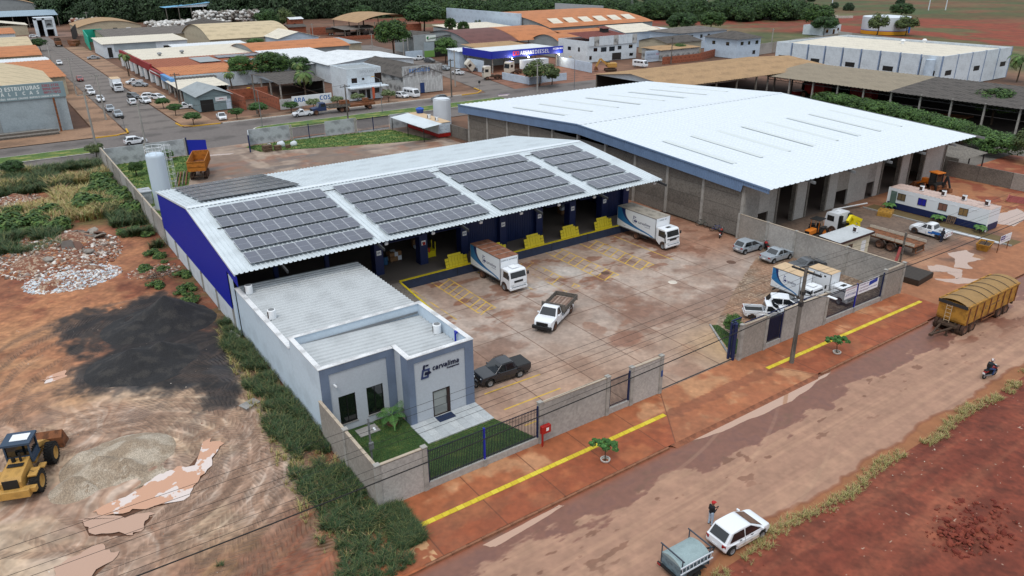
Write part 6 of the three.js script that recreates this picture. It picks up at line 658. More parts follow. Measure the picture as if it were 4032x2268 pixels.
const RT = [[20.6,-129.6,2.8,3.6, 'round', 'clipped round tree at the yellow street corner'],[20,-143,2.8,3.2, 'round', 'clipped round tree behind the street corner'],[19.8,-154,2.6,3.4, 'round', 'clipped round tree farthest along the side street'],[29.5,-130.2,2.6,3.1, 'round', 'clipped round tree right of the motorbike workshop'],[34.4,-130.6,3.2,4.3, 'round', 'large clipped tree at the ruined brick walls'],[41.6,-131,2.6,3.5, 'round', 'clipped tree left of the blue letter sign'],[47.2,-132,2.6,3.5, 'grey', 'grey-green clipped tree in front of the blue letter sign'],[53.1,-132.4,2.5,3.2, 'grey', 'grey-green clipped tree by the old truck'],[58.2,-132.2,2.7,3.4, 'grey', 'grey-green clipped tree in front of the furniture shop door'],[65,-130,3.1,3.5, 'grey', 'grey-green clipped tree right of the furniture shop']];
for (const [x, z, h, w, c, l] of RT) tree(l, x, z, h, w, c, { name: 'clipped_tree', ch: h * 0.66, group: 'clipped street trees' });
// coconut palms
function frondGeo(seed, n, len, droop, leafL, w, cols) { const r = rng(seed), L = [], C = cols.map(lin); for (let i = 0; i < n; i++) { const a = i / n * 6.283 + r() * 0.4, el = 0.9 - 1.0 * ((i * 7) % n) / n, l = len * (0.8 + r() * 0.35), up = new THREE.Vector3(0,1,0), dx = cos(a), dz = sin(a); let px = 0, py = 0, pz = 0, e = el; const st = 11, c = C[floor(r() * C.length)]; for (let k = 0; k < st; k++) { e -= droop / st * (1 + k * 0.12); const s = l / st, nx = px + dx * cos(e) * s, ny = py + sin(e) * s, nz = pz + dz * cos(e) * s; const dir = new THREE.Vector3(dx * cos(e), sin(e), dz * cos(e)), nrm = new THREE.Vector3(-dx * sin(e), cos(e),-dz * sin(e)), side = new THREE.Vector3().crossVectors(dir, nrm); L.push([new THREE.Vector3((px + nx) / 2,(py + ny) / 2,(pz + nz) / 2), nrm, dir.clone().negate(),0.06, s, c]); if (k > 1) for (const q of [-1,1]) for (const m of [0.25,0.75]) { const fl = leafL * sin(PI * min(0.95,(k + m) / st + 0.12)), ld = side.clone().multiplyScalar(q * 0.82).addScaledVector(dir, 0.45).addScaledVector(up, -0.38).normalize(), p = new THREE.Vector3(px + (nx - px) * m, py + (ny - py) * m, pz + (nz - pz) * m).addScaledVector(ld, fl / 2), j = 0.75 + r() * 0.5; L.push([p, new THREE.Vector3().crossVectors(ld, dir).multiplyScalar(-q).normalize(), ld.clone().negate(), w, fl, [c[0] * j, c[1] * j, c[2] * j]]); } px = nx; py = ny; pz = nz; } } return leafGeo(L); }
const palmCrown = frondGeo(5,17,4.2,1.7,1.0,0.16,[0x4d6a34,0x5e7a3e, 0x6f7f48,0x3d5a2a]), palmTrunk = mg([bar([0,0,0],[0.15,2.5,0],0.22,8,0.16), bar([0.15,2.5,0],[0.3,5,0.05],0.16,8,0.13)]);
const PM = [[51.3,-147.5,8.2,1.05, 'largest coconut palm beside the white furniture shop'],[77,-186,6.4,0.85, 'tallest of the three palms behind the furniture shop'],[81.5,-178,5.2,0.62, 'middle palm behind the furniture shop roof'],[84.5,-172,4.8,0.6, 'right palm behind the furniture shop roof'],[55.5,-162,8,0.7, 'slim palm rising behind the largest coconut palm'],[23.6,-219,7.8,0.75, 'coconut palm in front of the red facade'],[41.5,-176,5.2,0.62, 'coconut palm at the end of the dark fibre roof'],[212,-56,9,1.2, 'coconut palm at the corner of the white warehouse']];
for (const [x, z, h, s, l] of PM) { const t = thing('coconut_palm', l, 'palm tree', x, 0, z, x * 3.1 % 6.28, 'coconut palms'); const tk = part('trunk', palmTrunk, M.bark, t); tk.scale.set(1,(h - 2.2 * s) / 5,1); const c = part('fronds', palmCrown, M.leaf, t); c.position.set(0.3, h - 2.2 * s, 0.05); c.scale.setScalar(s * 0.95); }
{ const r = rng(9), L = [], cs = [0x3f5c30,0x4f6c3a, 0x35502a].map(lin), dd = [0x7d7257,0x6c624c].map(lin); for (let i = 0; i < 420; i++) { const t = r() * 6.283, v = r() * 1.6 - 0.5, s = Math.sqrt(max(0,1 - v * v)), d = new THREE.Vector3(cos(t) * s, v, sin(t) * s), c = cs[i % 3], m = 0.7 + r() * 0.6; L.push([d.clone().multiplyScalar(1.15 + r() * 0.3), d.clone().cross(new THREE.Vector3(r() - 0.5, r() - 0.5, r() - 0.5)).normalize(), d.clone().negate(),0.24,1.1, c.map(q => q * m)]); } for (let i = 0; i < 300; i++) { const t = r() * 6.283, y = -r() * 3.6, q = 0.45 + r() * 0.35; L.push([new THREE.Vector3(cos(t) * q, y - 0.4, sin(t) * q), new THREE.Vector3(cos(t),0.1, sin(t)), new THREE.Vector3(0.1,1,0),0.2,0.9, dd[i % 2].map(k => k * (0.7 + r() * 0.6))]); } const fg = leafGeo(L); for (const [x, z, h, l] of [[136,-221,10.8, 'tall fan palm with a brown skirt, left of the pair'],[139.8,-218,9.6, 'fan palm with a brown skirt, right of the pair']]) { const t = thing('fan_palm', l, 'palm tree', x, 0, z, x, 'fan palms'); part('trunk', cyl(0.35,0.3, h - 1.5), M.bark, t); const c = part('fronds', fg, M.leaf, t); c.position.y = h - 1.6; c.scale.setScalar(1.25); } }
// instanced growth
function tuftGeo(seed, n, h, w, cols, lean = 0.7) { const r = rng(seed), P = [], N = [], C = []; for (let i = 0; i < n; i++) { const a = r() * 6.283, l = h * (0.5 + r() * 0.7), k = lean * (0.3 + r()), ox = (r() - 0.5) * 0.25, oz = (r() - 0.5) * 0.25, c = lin(cols[floor(r() * cols.length)]).map(v => v * (0.75 + r() * 0.5)), dx = cos(a), dz = sin(a), sx = -dz * w / 2, sz = dx * w / 2; const pt = t => [ox + dx * k * l * t * t, l * t * (1 - 0.25 * k * t), oz + dz * k * l * t * t]; const a0 = pt(0), a1 = pt(0.55), a2 = pt(1); const q = [[a0[0] - sx, a0[1], a0[2] - sz],[a0[0] + sx, a0[1], a0[2] + sz],[a1[0] + sx * 0.8, a1[1], a1[2] + sz * 0.8],[a1[0] - sx * 0.8, a1[1], a1[2] - sz * 0.8], a2]; for (const f of [0,1,2,0,2,3,3,2,4]) { P.push(...q[f]); N.push(-dx * 0.4,0.9,-dz * 0.4); C.push(...c); } } const g = new THREE.BufferGeometry(); g.setAttribute('position', new THREE.Float32BufferAttribute(P, 3)); g.setAttribute('normal', new THREE.Float32BufferAttribute(N, 3)); g.setAttribute('color', new THREE.Float32BufferAttribute(C, 3)); return g; }
function scatter(name, label, cat, geo, m, n, seed, gen) { const r = rng(seed), o = new THREE.InstancedMesh(geo, m, n), d = new THREE.Object3D(), c = new THREE.Color(); for (let i = 0; i < n; i++) { const q = gen(r, i); d.position.set(q[0], q[1], q[2]); d.rotation.set((q[5] || 0) * (r() - 0.5), r() * 6.283,(q[5] || 0) * (r() - 0.5)); if (Array.isArray(q[3])) d.scale.set(...q[3]); else d.scale.setScalar(q[3]); d.updateMatrix(); o.setMatrixAt(i, d.matrix); if (q[4] !== undefined) { c.set(q[4]); o.setColorAt(i, c); } } return stuff(o, name, label, cat); }
const weedG = tuftGeo(3,26,0.75,0.032,[0x35502a, 0x42602f, 0x4c6234,0x2c4626,0x2c4626,0x6a6c46],0.9), weedDry = tuftGeo(4,24,0.6,0.026,[0xa59766,0x8d8250,0x6f7440,0xb8a878],0.9), grassG = tuftGeo(5,14,0.3,0.045,[0x51743a, 0x5f8040,0x466a30],0.6), lawnG = tuftGeo(6,10,0.1,0.025,[0x3f6230,0x4d6e36,0x355828,0x66743e],0.7);
const gy = (x, z) => (x < 0.05 && z < 5.9 && z > -107) ? lotH(x, z) - 0.03 : z > 15.3 ? -0.06 : -0.02;
scatter('weeds', 'strip of rank weeds along the office side wall', 'weeds', weedG, M.leaf, 1750,51, r => { let x, z; do { z = -31 + r() * 32.5; x = -0.15 - Math.pow(r(),1.4) * (0.9 + (z + 31) / 31 * 2.5 + 0.4 * sin(z * 0.9)); } while (fbm(x * 0.8, z * 0.8,2) < 0.42); return [x, gy(x, z), z, 0.55 + r() * 0.8]; });
scatter('weeds', 'patchy weeds at the street corner below the wall', 'weeds', weedG, M.leaf, 1500,52, r => { let x, z; do { z = -1 + r() * 6.4; x = -0.2 - r() * 12; if (r() < 0.35) { x = -0.5 + r() * 1.6; z = 0.5 + r() * 3.6; } } while (fbm(x * 0.45 + 9, z * 0.45,3) < 0.56 - (x > -2 ? 0.14 : 0) && x < -0.3); return [x, gy(x, z), z, 0.35 + r() * 0.6]; });
scatter('weeds', 'overgrown green scrub at the back of the vacant lot', 'weeds', weedG, M.leaf, 7000,53, r => { let x, z; do { z = -106 + r() * 50; x = -0.3 - r() * 30; } while (fbm(x * 0.16 + 3, z * 0.16,3) < (z > -72 ? 0.6 : 0.44) + (x < -0.5 && x > -4 ? -0.12 : 0)); return [x, gy(x, z), z, 0.9 + r() * 1.3]; });
scatter('weeds', 'dry yellowing scrub at the back of the vacant lot', 'weeds', weedDry, M.leaf, 2600,54, r => { let x, z; do { z = -106 + r() * 34; x = -0.6 - r() * 26; } while (fbm(x * 0.2 + 30, z * 0.2,3) < 0.5); return [x, gy(x, z), z, 1.3 + r() * 1.6]; });
scatter('weeds', 'dry brown weeds mixed into the strip beside the office wall', 'weeds', weedDry, M.leaf, 380,64, r => { const z = -30 + r() * 33, x = -0.3 - r() * (1.2 + (z + 31) / 31 * 2.8); return [x, gy(x, z), z, 0.4 + r() * 0.7]; });
const shrubG = crownGeo(21, { n: 700, clumps: 14, leaf: 0.16, ry: 0.7, cols: [0x3c5a28,0x4a6a30,0x5e7438,0x334e24], spread: 0.42 });
scatter('scrub_bushes', 'mass of bushes against the long precast wall', 'bushes', shrubG, M.leaf, 70,55, r => { let x, z; do { z = -105 + r() * 34; x = -1 - r() * 22; } while (fbm(x * 0.14 + 3, z * 0.14,3) < 0.47); const s = 0.8 + r() * 1.5; return [x, gy(x, z) + s * 0.3, z, [s, s * 0.8, s]]; });
scatter('scrub_bushes', 'low green bushes along the warehouse side wall', 'bushes', shrubG, M.leaf, 26,56, r => { const z = -70 + r() * 36, x = -0.8 - r() * 3.2, s = 0.35 + r() * 0.6; return [x, gy(x, z) + s * 0.2, z, [s, s * 0.7, s]]; });
scatter('roadside_grass', 'dry grass strip along the far edge of the muddy road', 'grass', weedDry, M.leaf, 1500,57, r => { const x = 8 + Math.pow(r(),0.8) * 55, z = 15.35 + (r() + r() - 1) * 0.55 + 0.25 * sin(x * 0.6); if (fbm(x * 0.5,3,2) < 0.35) return [x, -0.3, z, 0.05]; return [x, -0.12, z, 0.25 + r() * 0.4]; });
scatter('lawn_grass', 'short dark turf of the office front lawn', 'grass', lawnG, M.leaf, 12000,58, r => { let x, z; do { x = 0.5 + r() * 11.5; z = -8.9 + r() * 8.8; } while (x > 5.65 && z < -3.9 || x > 11 + (z + 3.85) * 0.29 || (x > 2.1 && x < 3.8 && z < -7.2)); return [x, 0.012, z, 0.35 + r() * 0.4]; });
scatter('lawn_grass', 'short turf of the gate corner lawn', 'grass', lawnG, M.leaf, 900,59, r => { let x, z; do { x = 32 + r() * 4; z = -5 + r() * 4.8; } while (!inPoly(x, z, [[35.2,-5],[35.7,-4.7],[34.5,-0.3],[32.3,-0.2]])); return [x, 0.014, z, 0.4 + r() * 0.5]; });
scatter('lawn_grass', 'rough turf of the rear lawns', 'grass', grassG, M.leaf, 3800,60, r => { let x, z; const P = r() < 0.5 ? [[0.5,-103.5],[13.2,-102],[10.6,-90],[8.6,-83],[0.5,-60]] : [[23,-103],[31,-103.4],[51,-101],[53,-88],[44,-90.5],[31,-95.2],[24,-97.5]]; do { x = r() * 54; z = -104 + r() * 44; } while (!inPoly(x, z, P)); return [x, 0.01, z, 0.4 + r() * 0.5]; });
// wood at the top left and tree masses too far away to tell apart
const farG = crownGeo(31, { n: 5000, clumps: 60, leaf: 0.07, cols: [0x20361c, 0x294222,0x1a2e18,0x344c2c], spread: 0.28 }), farL = crownGeo(32, { n: 5000, clumps: 60, leaf: 0.07, cols: [0x2c4624,0x38562c, 0x223a1c, 0x46622f], spread: 0.28 });
scatter('distant_wood', 'dense dark wood closing the view at the top left', 'wood', farG, M.leaf, 330,61, r => { const t = r(), v = 480 + Math.pow(r(),1.3) * 150 - t * 60; let x = 38 + t * 210 + (r() - 0.5) * 20, z = -v + (x - 50) * 0.12; const s = 7 + r() * 6; return [x, s * 0.55 - 0.5, z, [s, s * (1.0 + r() * 0.5), s]]; });
scatter('distant_wood', 'lighter green tree belt behind the orange roofs', 'wood', farL, M.leaf, 190,62, r => { const t = r(); let x = 215 + t * 150 + (r() - 0.5) * 30, z = -385 + t * 165 - r() * 60; const s = 4 + r() * 5; return [x, s * 0.5, z, [s, s, s]]; });
scatter('distant_wood', 'low trees scattered over the far fields', 'wood', farG, M.leaf, 120,63, r => { const x = 250 + r() * 500, z = -560 + r() * 300; const s = 2 + r() * 3; return fbm(x / 60, z / 60,2) > 0.5 ? [x, s * 0.4, z, s] : [x, -30, z, 0.1]; });
{ const h = thing('hedge', 'long leafy hedge between the white hall roof and the open machine sheds', 'hedge', 0,0,0); const r = rng(77); for (let i = 0; i < 15; i++) { const t = i / 14, c = part('foliage', CR[i % 3 ? 'light' : 'dense'], M.leaf, h); const s = 2.9 + r() * 0.9; c.position.set(137.5 - 14 * t * t - t * 1.5,1.9,-63 + t * 43); c.scale.set(s, 2.2, s); c.rotation.y = r() * 6; } }
// planted pieces close by
const potG = lathe([[0.3,0],[0.42,0.02],[0.46,0.2],[0.42,0.22],[0.36,0.2]],20), sap = crownGeo(41, { n: 460, clumps: 9, leaf: 0.22, ry: 0.55, cols: [0x33602a, 0x3f6c2e, 0x2a5222,0x4c7836], spread: 0.42 });
for (const [x, z, l] of [[14.2,4.45, 'small leafy sapling in a white ring on the sidewalk by the hydrant'],[39.6,4.6, 'small leafy sapling in a white ring beside the utility pole']]) { const t = thing('sapling', l, 'sapling', x, 0, z, x, 'sidewalk saplings'); part('planter_ring', potG, M.kerbWhite, t).scale.setScalar(0.75); part('stem', [bar([0,0,0],[0.1,0.75,0.05],0.04,6,0.03), bar([0.1,0.75,0.05],[0.5,1.15,-0.15],0.025,5,0.015), bar([0.1,0.75,0.05],[-0.25,1.1,0.2],0.025,5,0.015)], M.bark, t); for (const [a, b, c, s] of [[-0.25,1.15,0.15,0.55],[0.6,1.15,-0.3,0.42],[0.15,1.3,0.1,0.35]]) { const f = part('foliage', sap, M.leaf, t); f.position.set(a, b, c); f.scale.set(s, s * 0.9, s); } part('ring_grass', weedG, M.leaf, t).scale.setScalar(0.35); }
{ const t = thing('young_palm', 'young palm with arching fronds in front of the office windows', 'palm', 4.75,0,-7.6,0.3); part('planting_bed', cyl(0.42,0.4,0.05), tmat(mottle(0x5b3a2a, 0x46301f, 0.5),0.95), t); const f = part('fronds', frondGeo(8,7,1.6,1.5,0.4,0.045,[0x3f6a30,0x4f7a3a, 0x5c8444]), M.leaf, t); f.position.y = 0.7; part('stem', bar([0,0,0],[0,0.75,0],0.09,7,0.06), M.bark, t); part('fronds', frondGeo(9,3,2.0,0.9,0.4,0.045,[0x4f7a3a]), M.leaf, t).position.y = 0.8; }
{ const t = tree('small shrub tree inside the sliding gate on the corner lawn', 34.9,-2.5,2.1,1.7, 'light', { name: 'shrub', cat: 'shrub', group: 'yard shrubs' }); tree('shrub on the rear lawn near the water tower', 3.2,-93,2.2,2.6, 'dense', { name: 'shrub', cat: 'shrub', group: 'yard shrubs' }); tree('shrub on the rear lawn beside the rendered wall', 9.5,-100.5,1.8,2.2, 'light', { name: 'shrub', cat: 'shrub', group: 'yard shrubs' }); tree('shrub at the lot side of the median', 0,-110.8,2.4,3, 'olive', { name: 'shrub', cat: 'shrub', group: 'yard shrubs' }); tree('dark round shrub in the overgrown lot', -12.5,-104,2.6,3.6, 'dense2', { name: 'shrub', cat: 'shrub', group: 'yard shrubs' }); }
// ---------- the town behind ----------
const RM = { orange: tmat(mottle(0xb9774a, 0xa5673f, 9, { amt: 0.8 }),0.8), tan: tmat(mottle(0xa98a66,0x927654,9, { amt: 0.8 }),0.85), beige: tmat(mottle(0xc4b393,0xb3a180,9, { amt: 0.8 }),0.8), dark: tmat(mottle(0x55504c, 0x413d3a, 5, { amt: 0.9, grain: 0.2 }),0.9), fibro: tmat(mottle(0x6d6762,0x57524d, 6, { amt: 0.9, grain: 0.2 }),0.9), white: tmat(mottle(0xd9dee2,0xc6cbce, 8, { amt: 0.6 }),0.5), cream: tmat(mottle(0xd6cfbf, 0xc4bba8,8, { amt: 0.6 }),0.6), maroon: tmat(mottle(0x6a4440,0x5a3836,8),0.8), rust: tmat(mottle(0x9c5a3e, 0x7d4632,3, { amt: 0.9, grain: 0.2 }),0.9), bluegrey: tmat(mottle(0x8ea3b2,0x8094a2,9),0.6), tile: tmat(mottle(0x7d4a44,0x693c38,3, { grain: 0.2 }),0.9), grey: tmat(mottle(0x98a0a4,0x858c90,6),0.7) };
const WM = { white: tmat(mottle(0xd2dde6,0xbcc6ce, 6, { amt: 0.6 }),0.85), paleblue: tmat(mottle(0xbecfe0,0xaabbcc, 6, { amt: 0.6 }),0.85), worn: tmat(mottle(0xb9bcbc, 0x7c7873,5, { amt: 0.95, grain: 0.15 }),0.92), brick: tmat(mottle(0x9a5a42,0x83492f, 2, { amt: 0.9, grain: 0.2 }),0.92), grey: tmat(mottle(0x969da0,0x84898b, 6),0.8), cream: tmat(mottle(0xb9b09a, 0x9f9680,6),0.85), dark: mat(0x2a2725,0.9), teal: mat(0x18a58c, 0.7), steel: tmat(mottle(0x9eacb4,0x8b979e, 5),0.6) };
function roofPart(t, type, ax, x0, x1, z0, z1, h, rise, m, over = 0.5) {
  const X0 = x0 - over, X1 = x1 + over, Z0 = z0 - over, Z1 = z1 + over, xm = (x0 + x1) / 2, zm = (z0 + z1) / 2;
  if (type === 'gable') { if (ax === 'x') { part('roof', ribbed('x', X0, X1, Z1, h, zm, h + rise, 0.9,0.06), m, t); part('roof', ribbed('x', X0, X1, Z0, h, zm, h + rise, 0.9,0.06), m, t); for (const x of [x0, x1]) part('gable', tri([[x, h - 0.05, z0],[x, h - 0.05, z1],[x, h + rise - 0.1, zm]],[[0,1,2]]), t.userData.wm, t); } else { part('roof', ribbed('z', Z0, Z1, X0, h, xm, h + rise, 0.9,0.06), m, t); part('roof', ribbed('z', Z0, Z1, X1, h, xm, h + rise, 0.9,0.06), m, t); for (const z of [z0, z1]) part('gable', tri([[x0, h - 0.05, z],[x1, h - 0.05, z],[xm, h + rise - 0.1, z]],[[0,1,2]]), t.userData.wm, t); } }
  else if (type === 'arch') { const P = [], F = [], n = 14, E = []; for (let i = 0; i <= n; i++) { const a = -1 + 2 * i / n, y = h + rise * (1 - a * a); if (ax === 'x') { const z = zm + a * (Z1 - Z0) / 2; P.push([X0, y, z],[X1, y, z]); E.push([z, y]); } else { const x = xm + a * (X1 - X0) / 2; P.push([x, y, Z0],[x, y, Z1]); E.push([x, y]); } if (i) F.push([2 * i - 2,2 * i, 2 * i + 1,2 * i - 1]); } part('roof', smooth(tri(P, F),0.6), m, t); const cap = q => { const G = E.map(([a, y]) => ax === 'x' ? [q, y - 0.05, a] : [a, y - 0.05, q]); return tri(G, [G.map((_, i) => i)]); }; if (!t.userData.openEnds) for (const q of ax === 'x' ? [x0, x1] : [z0, z1]) part('gable', cap(q), t.userData.wm, t); }
  else if (type === 'hip') { const q = min(x1 - x0, z1 - z0) / 2; const R = (x1 - x0 > z1 - z0) ? [[x0 + q, h + rise, zm],[x1 - q, h + rise, zm]] : [[xm, h + rise, z0 + q],[xm, h + rise, z1 - q]]; const P = [[X0, h, Z0],[X1, h, Z0],[X1, h, Z1],[X0, h, Z1], ...R]; part('roof', (x1 - x0 > z1 - z0) ? tri(P, [[0,1,5,4],[1,2,5],[2,3,4,5],[3,0,4]]) : tri(P, [[0,1,4],[1,2,5,4],[2,3,5],[3,0,4,5]]), m, t); }
  else if (type === 'shed') part('roof', ax === 'x' ? ribbed('x', X0, X1, Z1, h, Z0, h + rise, 0.9,0.06) : ribbed('z', Z0, Z1, X1, h, X0, h + rise, 0.9,0.06), m, t);
  else { part('roof', b2(x0 + 0.2, x1 - 0.2, h - 0.5, h - 0.4, z0 + 0.2, z1 - 0.2), m, t); }
}
function house(label, cat, x0, x1, z0, z1, h, { wm = WM.white, rm = RM.white, type = 'gable', ax = 'x', rise = 1.2, over = 0.5, open = '', win = [], name } = {}) {
  const t = thing(name || cat.replace(' ', '_'), label, cat, 0,0,0,0, 'buildings of the town'); t.userData.wm = wm; t.userData.openEnds = open.includes('e');
  if (open.includes('p')) { const n = max(2, Math.round(max(x1 - x0, z1 - z0) / 7)); for (let i = 0; i <= n; i++) { const k = i / n; if (x1 - x0 > z1 - z0) { part('post', bx(0.3, h, 0.3, x0 + (x1 - x0) * k, 0, z1), M.concDark[3], t); part('post', bx(0.3, h, 0.3, x0 + (x1 - x0) * k, 0, z0), M.concDark[3], t); } else { part('post', bx(0.3, h, 0.3, x0,0, z0 + (z1 - z0) * k), M.pillar, t); part('post', bx(0.3, h, 0.3, x1,0, z0 + (z1 - z0) * k), M.pillar, t); } } if (open.includes('b')) part('back_wall', x1 - x0 > z1 - z0 ? b2(x0, x1,0, h, z0, z0 + 0.2) : b2(x1 - 0.2, x1,0, h, z0, z1), WM.dark, t); }
  else { const f = (type === 'flat') ? 0.25 : 0.2; part('wall', b2(x0, x1,0, h, z1 - f, z1), wm, t); part('wall', b2(x0, x0 + f, 0, h, z0, z1 - f), wm, t); part('wall', b2(x1 - f, x1,0, h, z0, z1 - f), wm, t); part('wall', b2(x0 + f, x1 - f, 0, h, z0, z0 + f), wm, t); }
  roofPart(t, type, ax, x0, x1, z0, z1, h, rise, rm, over);
  for (const [f, c, w, y, hh, m] of win) { const g = f === 'f' ? b2(c - w / 2, c + w / 2, y, y + hh, z1 - 0.1, z1 + 0.05) : b2(x0 - 0.05, x0 + 0.1, y, y + hh, c - w / 2, c + w / 2); part(hh > 1.9 && y < 0.4 ? 'door' : 'window', g, m || M.glass, t); }
  delete t.userData.wm; delete t.userData.openEnds; return t;
}
function board(t, tex, w, h, x, y, z, ry = 0, nm = 'sign') { const g = printed(w, h, 0,0,0); g.rotateY(ry); g.translate(x, y, z); part(nm, g, tmat(tex, 0.7), t); }
// left of the side street
{ const t = house('grey metalwork shop with arched beige roof and long lettered fascia', 'workshop', -36,-0.2,-188,-140,6.6, { wm: WM.steel, rm: RM.beige, type: 'arch', ax: 'z', rise: 3.6, over: 0.2 }); const tx = canvas(1024,220,(c, W, H) => { c.fillStyle = '#7d949c'; c.fillRect(0,0, W, H); c.fillStyle = '#dfe6e6'; c.font = 'bold 76px sans-serif'; c.fillText('CHO ESTRUTURAS', 60,84,640); c.font = 'bold 66px sans-serif'; 'TÁLICAS'.split('').forEach((q, i) => c.fillText(q, 90 + i * 92,152)); c.font = 'bold 34px sans-serif'; c.fillText("A  PORTÕES  GRADES  CALHAS  RUFOS E CAIXAS D'ÁGUA", 40,206,930); c.fillStyle = '#9c2c3c'; c.font = 'bold 50px sans-serif'; c.fillText('3382-3726', 725,62,230); c.fillText('9994-0609', 730,112,230); c.fillText('9917-7812', 735,162,230); }); board(t, tx, 13.1,2.9,-6.6,6.6,-139.8); part('fascia', b2(-36,-0.1,6.5,9.5,-140.1,-139.85), WM.steel, t); part('gate', clad('z', -139.98,-30,-12,() => 0.1,() => 5.8,0.5,0.05), WM.grey, t); part('post', bx(0.35,6.6,0.35,-2.4,0,-139.2), M.rust, t);
  const s = thing('timber_stack', 'stack of concrete beams at the metalwork shop front', 'beams', 0,0,0); for (let i = 0; i < 9; i++) part('beam', b2(-26,-5 + (i % 3),0.06 + floor(i / 3) * 0.35,0.36 + floor(i / 3) * 0.35,-138.2 + (i % 3) * 0.7,-137.7 + (i % 3) * 0.7), i % 2 ? M.pillar : M.woodGrey, s); }
house('low shop with orange roof behind the metalwork shop', 'shop', -36,4.6,-229,-191,4.6, { rm: RM.orange, type: 'shed', rise: 0.6, wm: WM.cream }); house('shop with pale roof strip beside the side street', 'shop', -36,5,-250,-231,4.2, { rm: RM.white, type: 'gable', rise: 0.5, wm: WM.cream }); { house('barrel-roofed shed, beige and orange, left of the side street', 'shed', -36,4.8,-292,-258,4.2, { rm: RM.orange, type: 'arch', rise: 1.5, wm: WM.cream }); house('beige barrel-roofed shed farther up the side street', 'shed', -36,5,-328,-294,4.4, { rm: RM.beige, type: 'arch', rise: 1.8, wm: WM.cream }); house('small orange-roofed shed near the end of the side street', 'shed', -30,4,-404,-364,4.2, { rm: RM.orange, type: 'gable', rise: 1, wm: WM.white }); house('cream house with a sloping roof near the street end', 'house', -8,12,-432,-412,4.5, { rm: RM.cream, type: 'shed', ax: 'z', rise: 3, wm: WM.cream }); }
{ const t = thing('portal_building', 'tall white portal building at the end of the side street', 'building', 0,0,0,0, 'buildings of the town'); part('frame', [b2(14.4,15.4,0,8.2,-404,-396), b2(17.6,18.6,0,8.2,-398,-396), b2(14.4,22.6,7.4,8.4,-404,-396), b2(21.6,22.6,0,7.4,-404,-396), b2(18.6,21.6,3.2,3.9,-404,-396)], WM.white, t); part('panel', b2(18.6,21.6,3.9,7.4,-403,-396.6), WM.grey, t); part('emblem', ext([[-1,0],[1,0],[0.7,0.7],[0,1],[-0.7,0.7]],0.1).translate(20.1,4.9,-396.5), M.darkGrey, t); part('recess', b2(15.4,21.6,0,7.4,-403.8,-403), WM.dark, t); }
house('long blue-grey roofed warehouse at the wood edge', 'warehouse', -40,30.5,-500,-467,6, { rm: RM.bluegrey, type: 'gable', rise: 2.2, open: 'pb' }); house('large brown arched hall at the wood edge', 'hall', -20,34,-640,-540,6, { rm: RM.tan, type: 'arch', ax: 'z', rise: 7, wm: WM.grey });
// right of the side street
house('beige arched shed at the end of the side street', 'shed', 32,60,-430,-397,3.2, { rm: RM.tan, type: 'arch', ax: 'z', rise: 2.6, wm: WM.cream, win: [['f', 48,2,1.2,1.2],['f', 54,2.2,1,1.3, M.whitePaint]] });
{ const w = thing('teal_wall', 'bright teal wall beside the side street', 'wall', 0,0,0); part('wall', beam([25.4,2.6,-311],[28.5,2.6,-350],0.3,5.2), WM.teal, w); part('wall', beam([28.5,2.6,-350],[36,2.6,-352],0.3,5.2), WM.teal, w); const d = thing('dark_hoarding', 'dark sheet-metal hoarding beyond the teal wall', 'hoarding', 0,0,0); part('sheet', beam([24.6,2.6,-356],[30.5,2.6,-392],0.2,5.2), WM.dark, d); part('scrap', [bx(3,1.6,5,23.6,0,-345,0.3), bx(2,1.1,3,22.6,0,-336,0.8)], M.rust, d); }
house('long white shed with rusty sheet roof behind the palm', 'shed', 25.6,54,-300,-276,4.8, { rm: RM.cream, type: 'shed', rise: 0.6, wm: WM.white, win: [['f', 36,14,2,2.6, WM.steel],['f', 47,3,0.2,3, WM.dark],['f', 51.6,3.6,0.2,3, WM.dark],['f', 27.5,1.4,0.2,3.4, M.black]] }); house('house with dark fibre roof behind the rusty shed', 'house', 33,74,-368,-320,3.8, { rm: RM.fibro, type: 'gable', rise: 1.5, wm: WM.cream }); house('grey house with dark gable roof by the scrap yard', 'house', 77,95,-380,-338,4.2, { rm: RM.dark, type: 'gable', ax: 'z', rise: 1.8, wm: WM.grey }); house('beige barrel-vaulted shed in the block centre', 'shed', 63,95,-322,-278,4, { rm: RM.beige, type: 'arch', rise: 4.4, wm: WM.cream }); house('narrow white-roofed shed in front of the barrel vault', 'shed', 44,68,-258,-247,4.4, { rm: RM.white, type: 'shed', rise: 0.5 }); house('pale blue gabled shed right of the barrel vault', 'shed', 84,100,-284,-262,4.2, { rm: RM.cream, type: 'gable', ax: 'z', rise: 2.2, wm: WM.paleblue, win: [['f', 90,0.8,2,1.2],['f', 92.6,0.8,2,1.2]] });
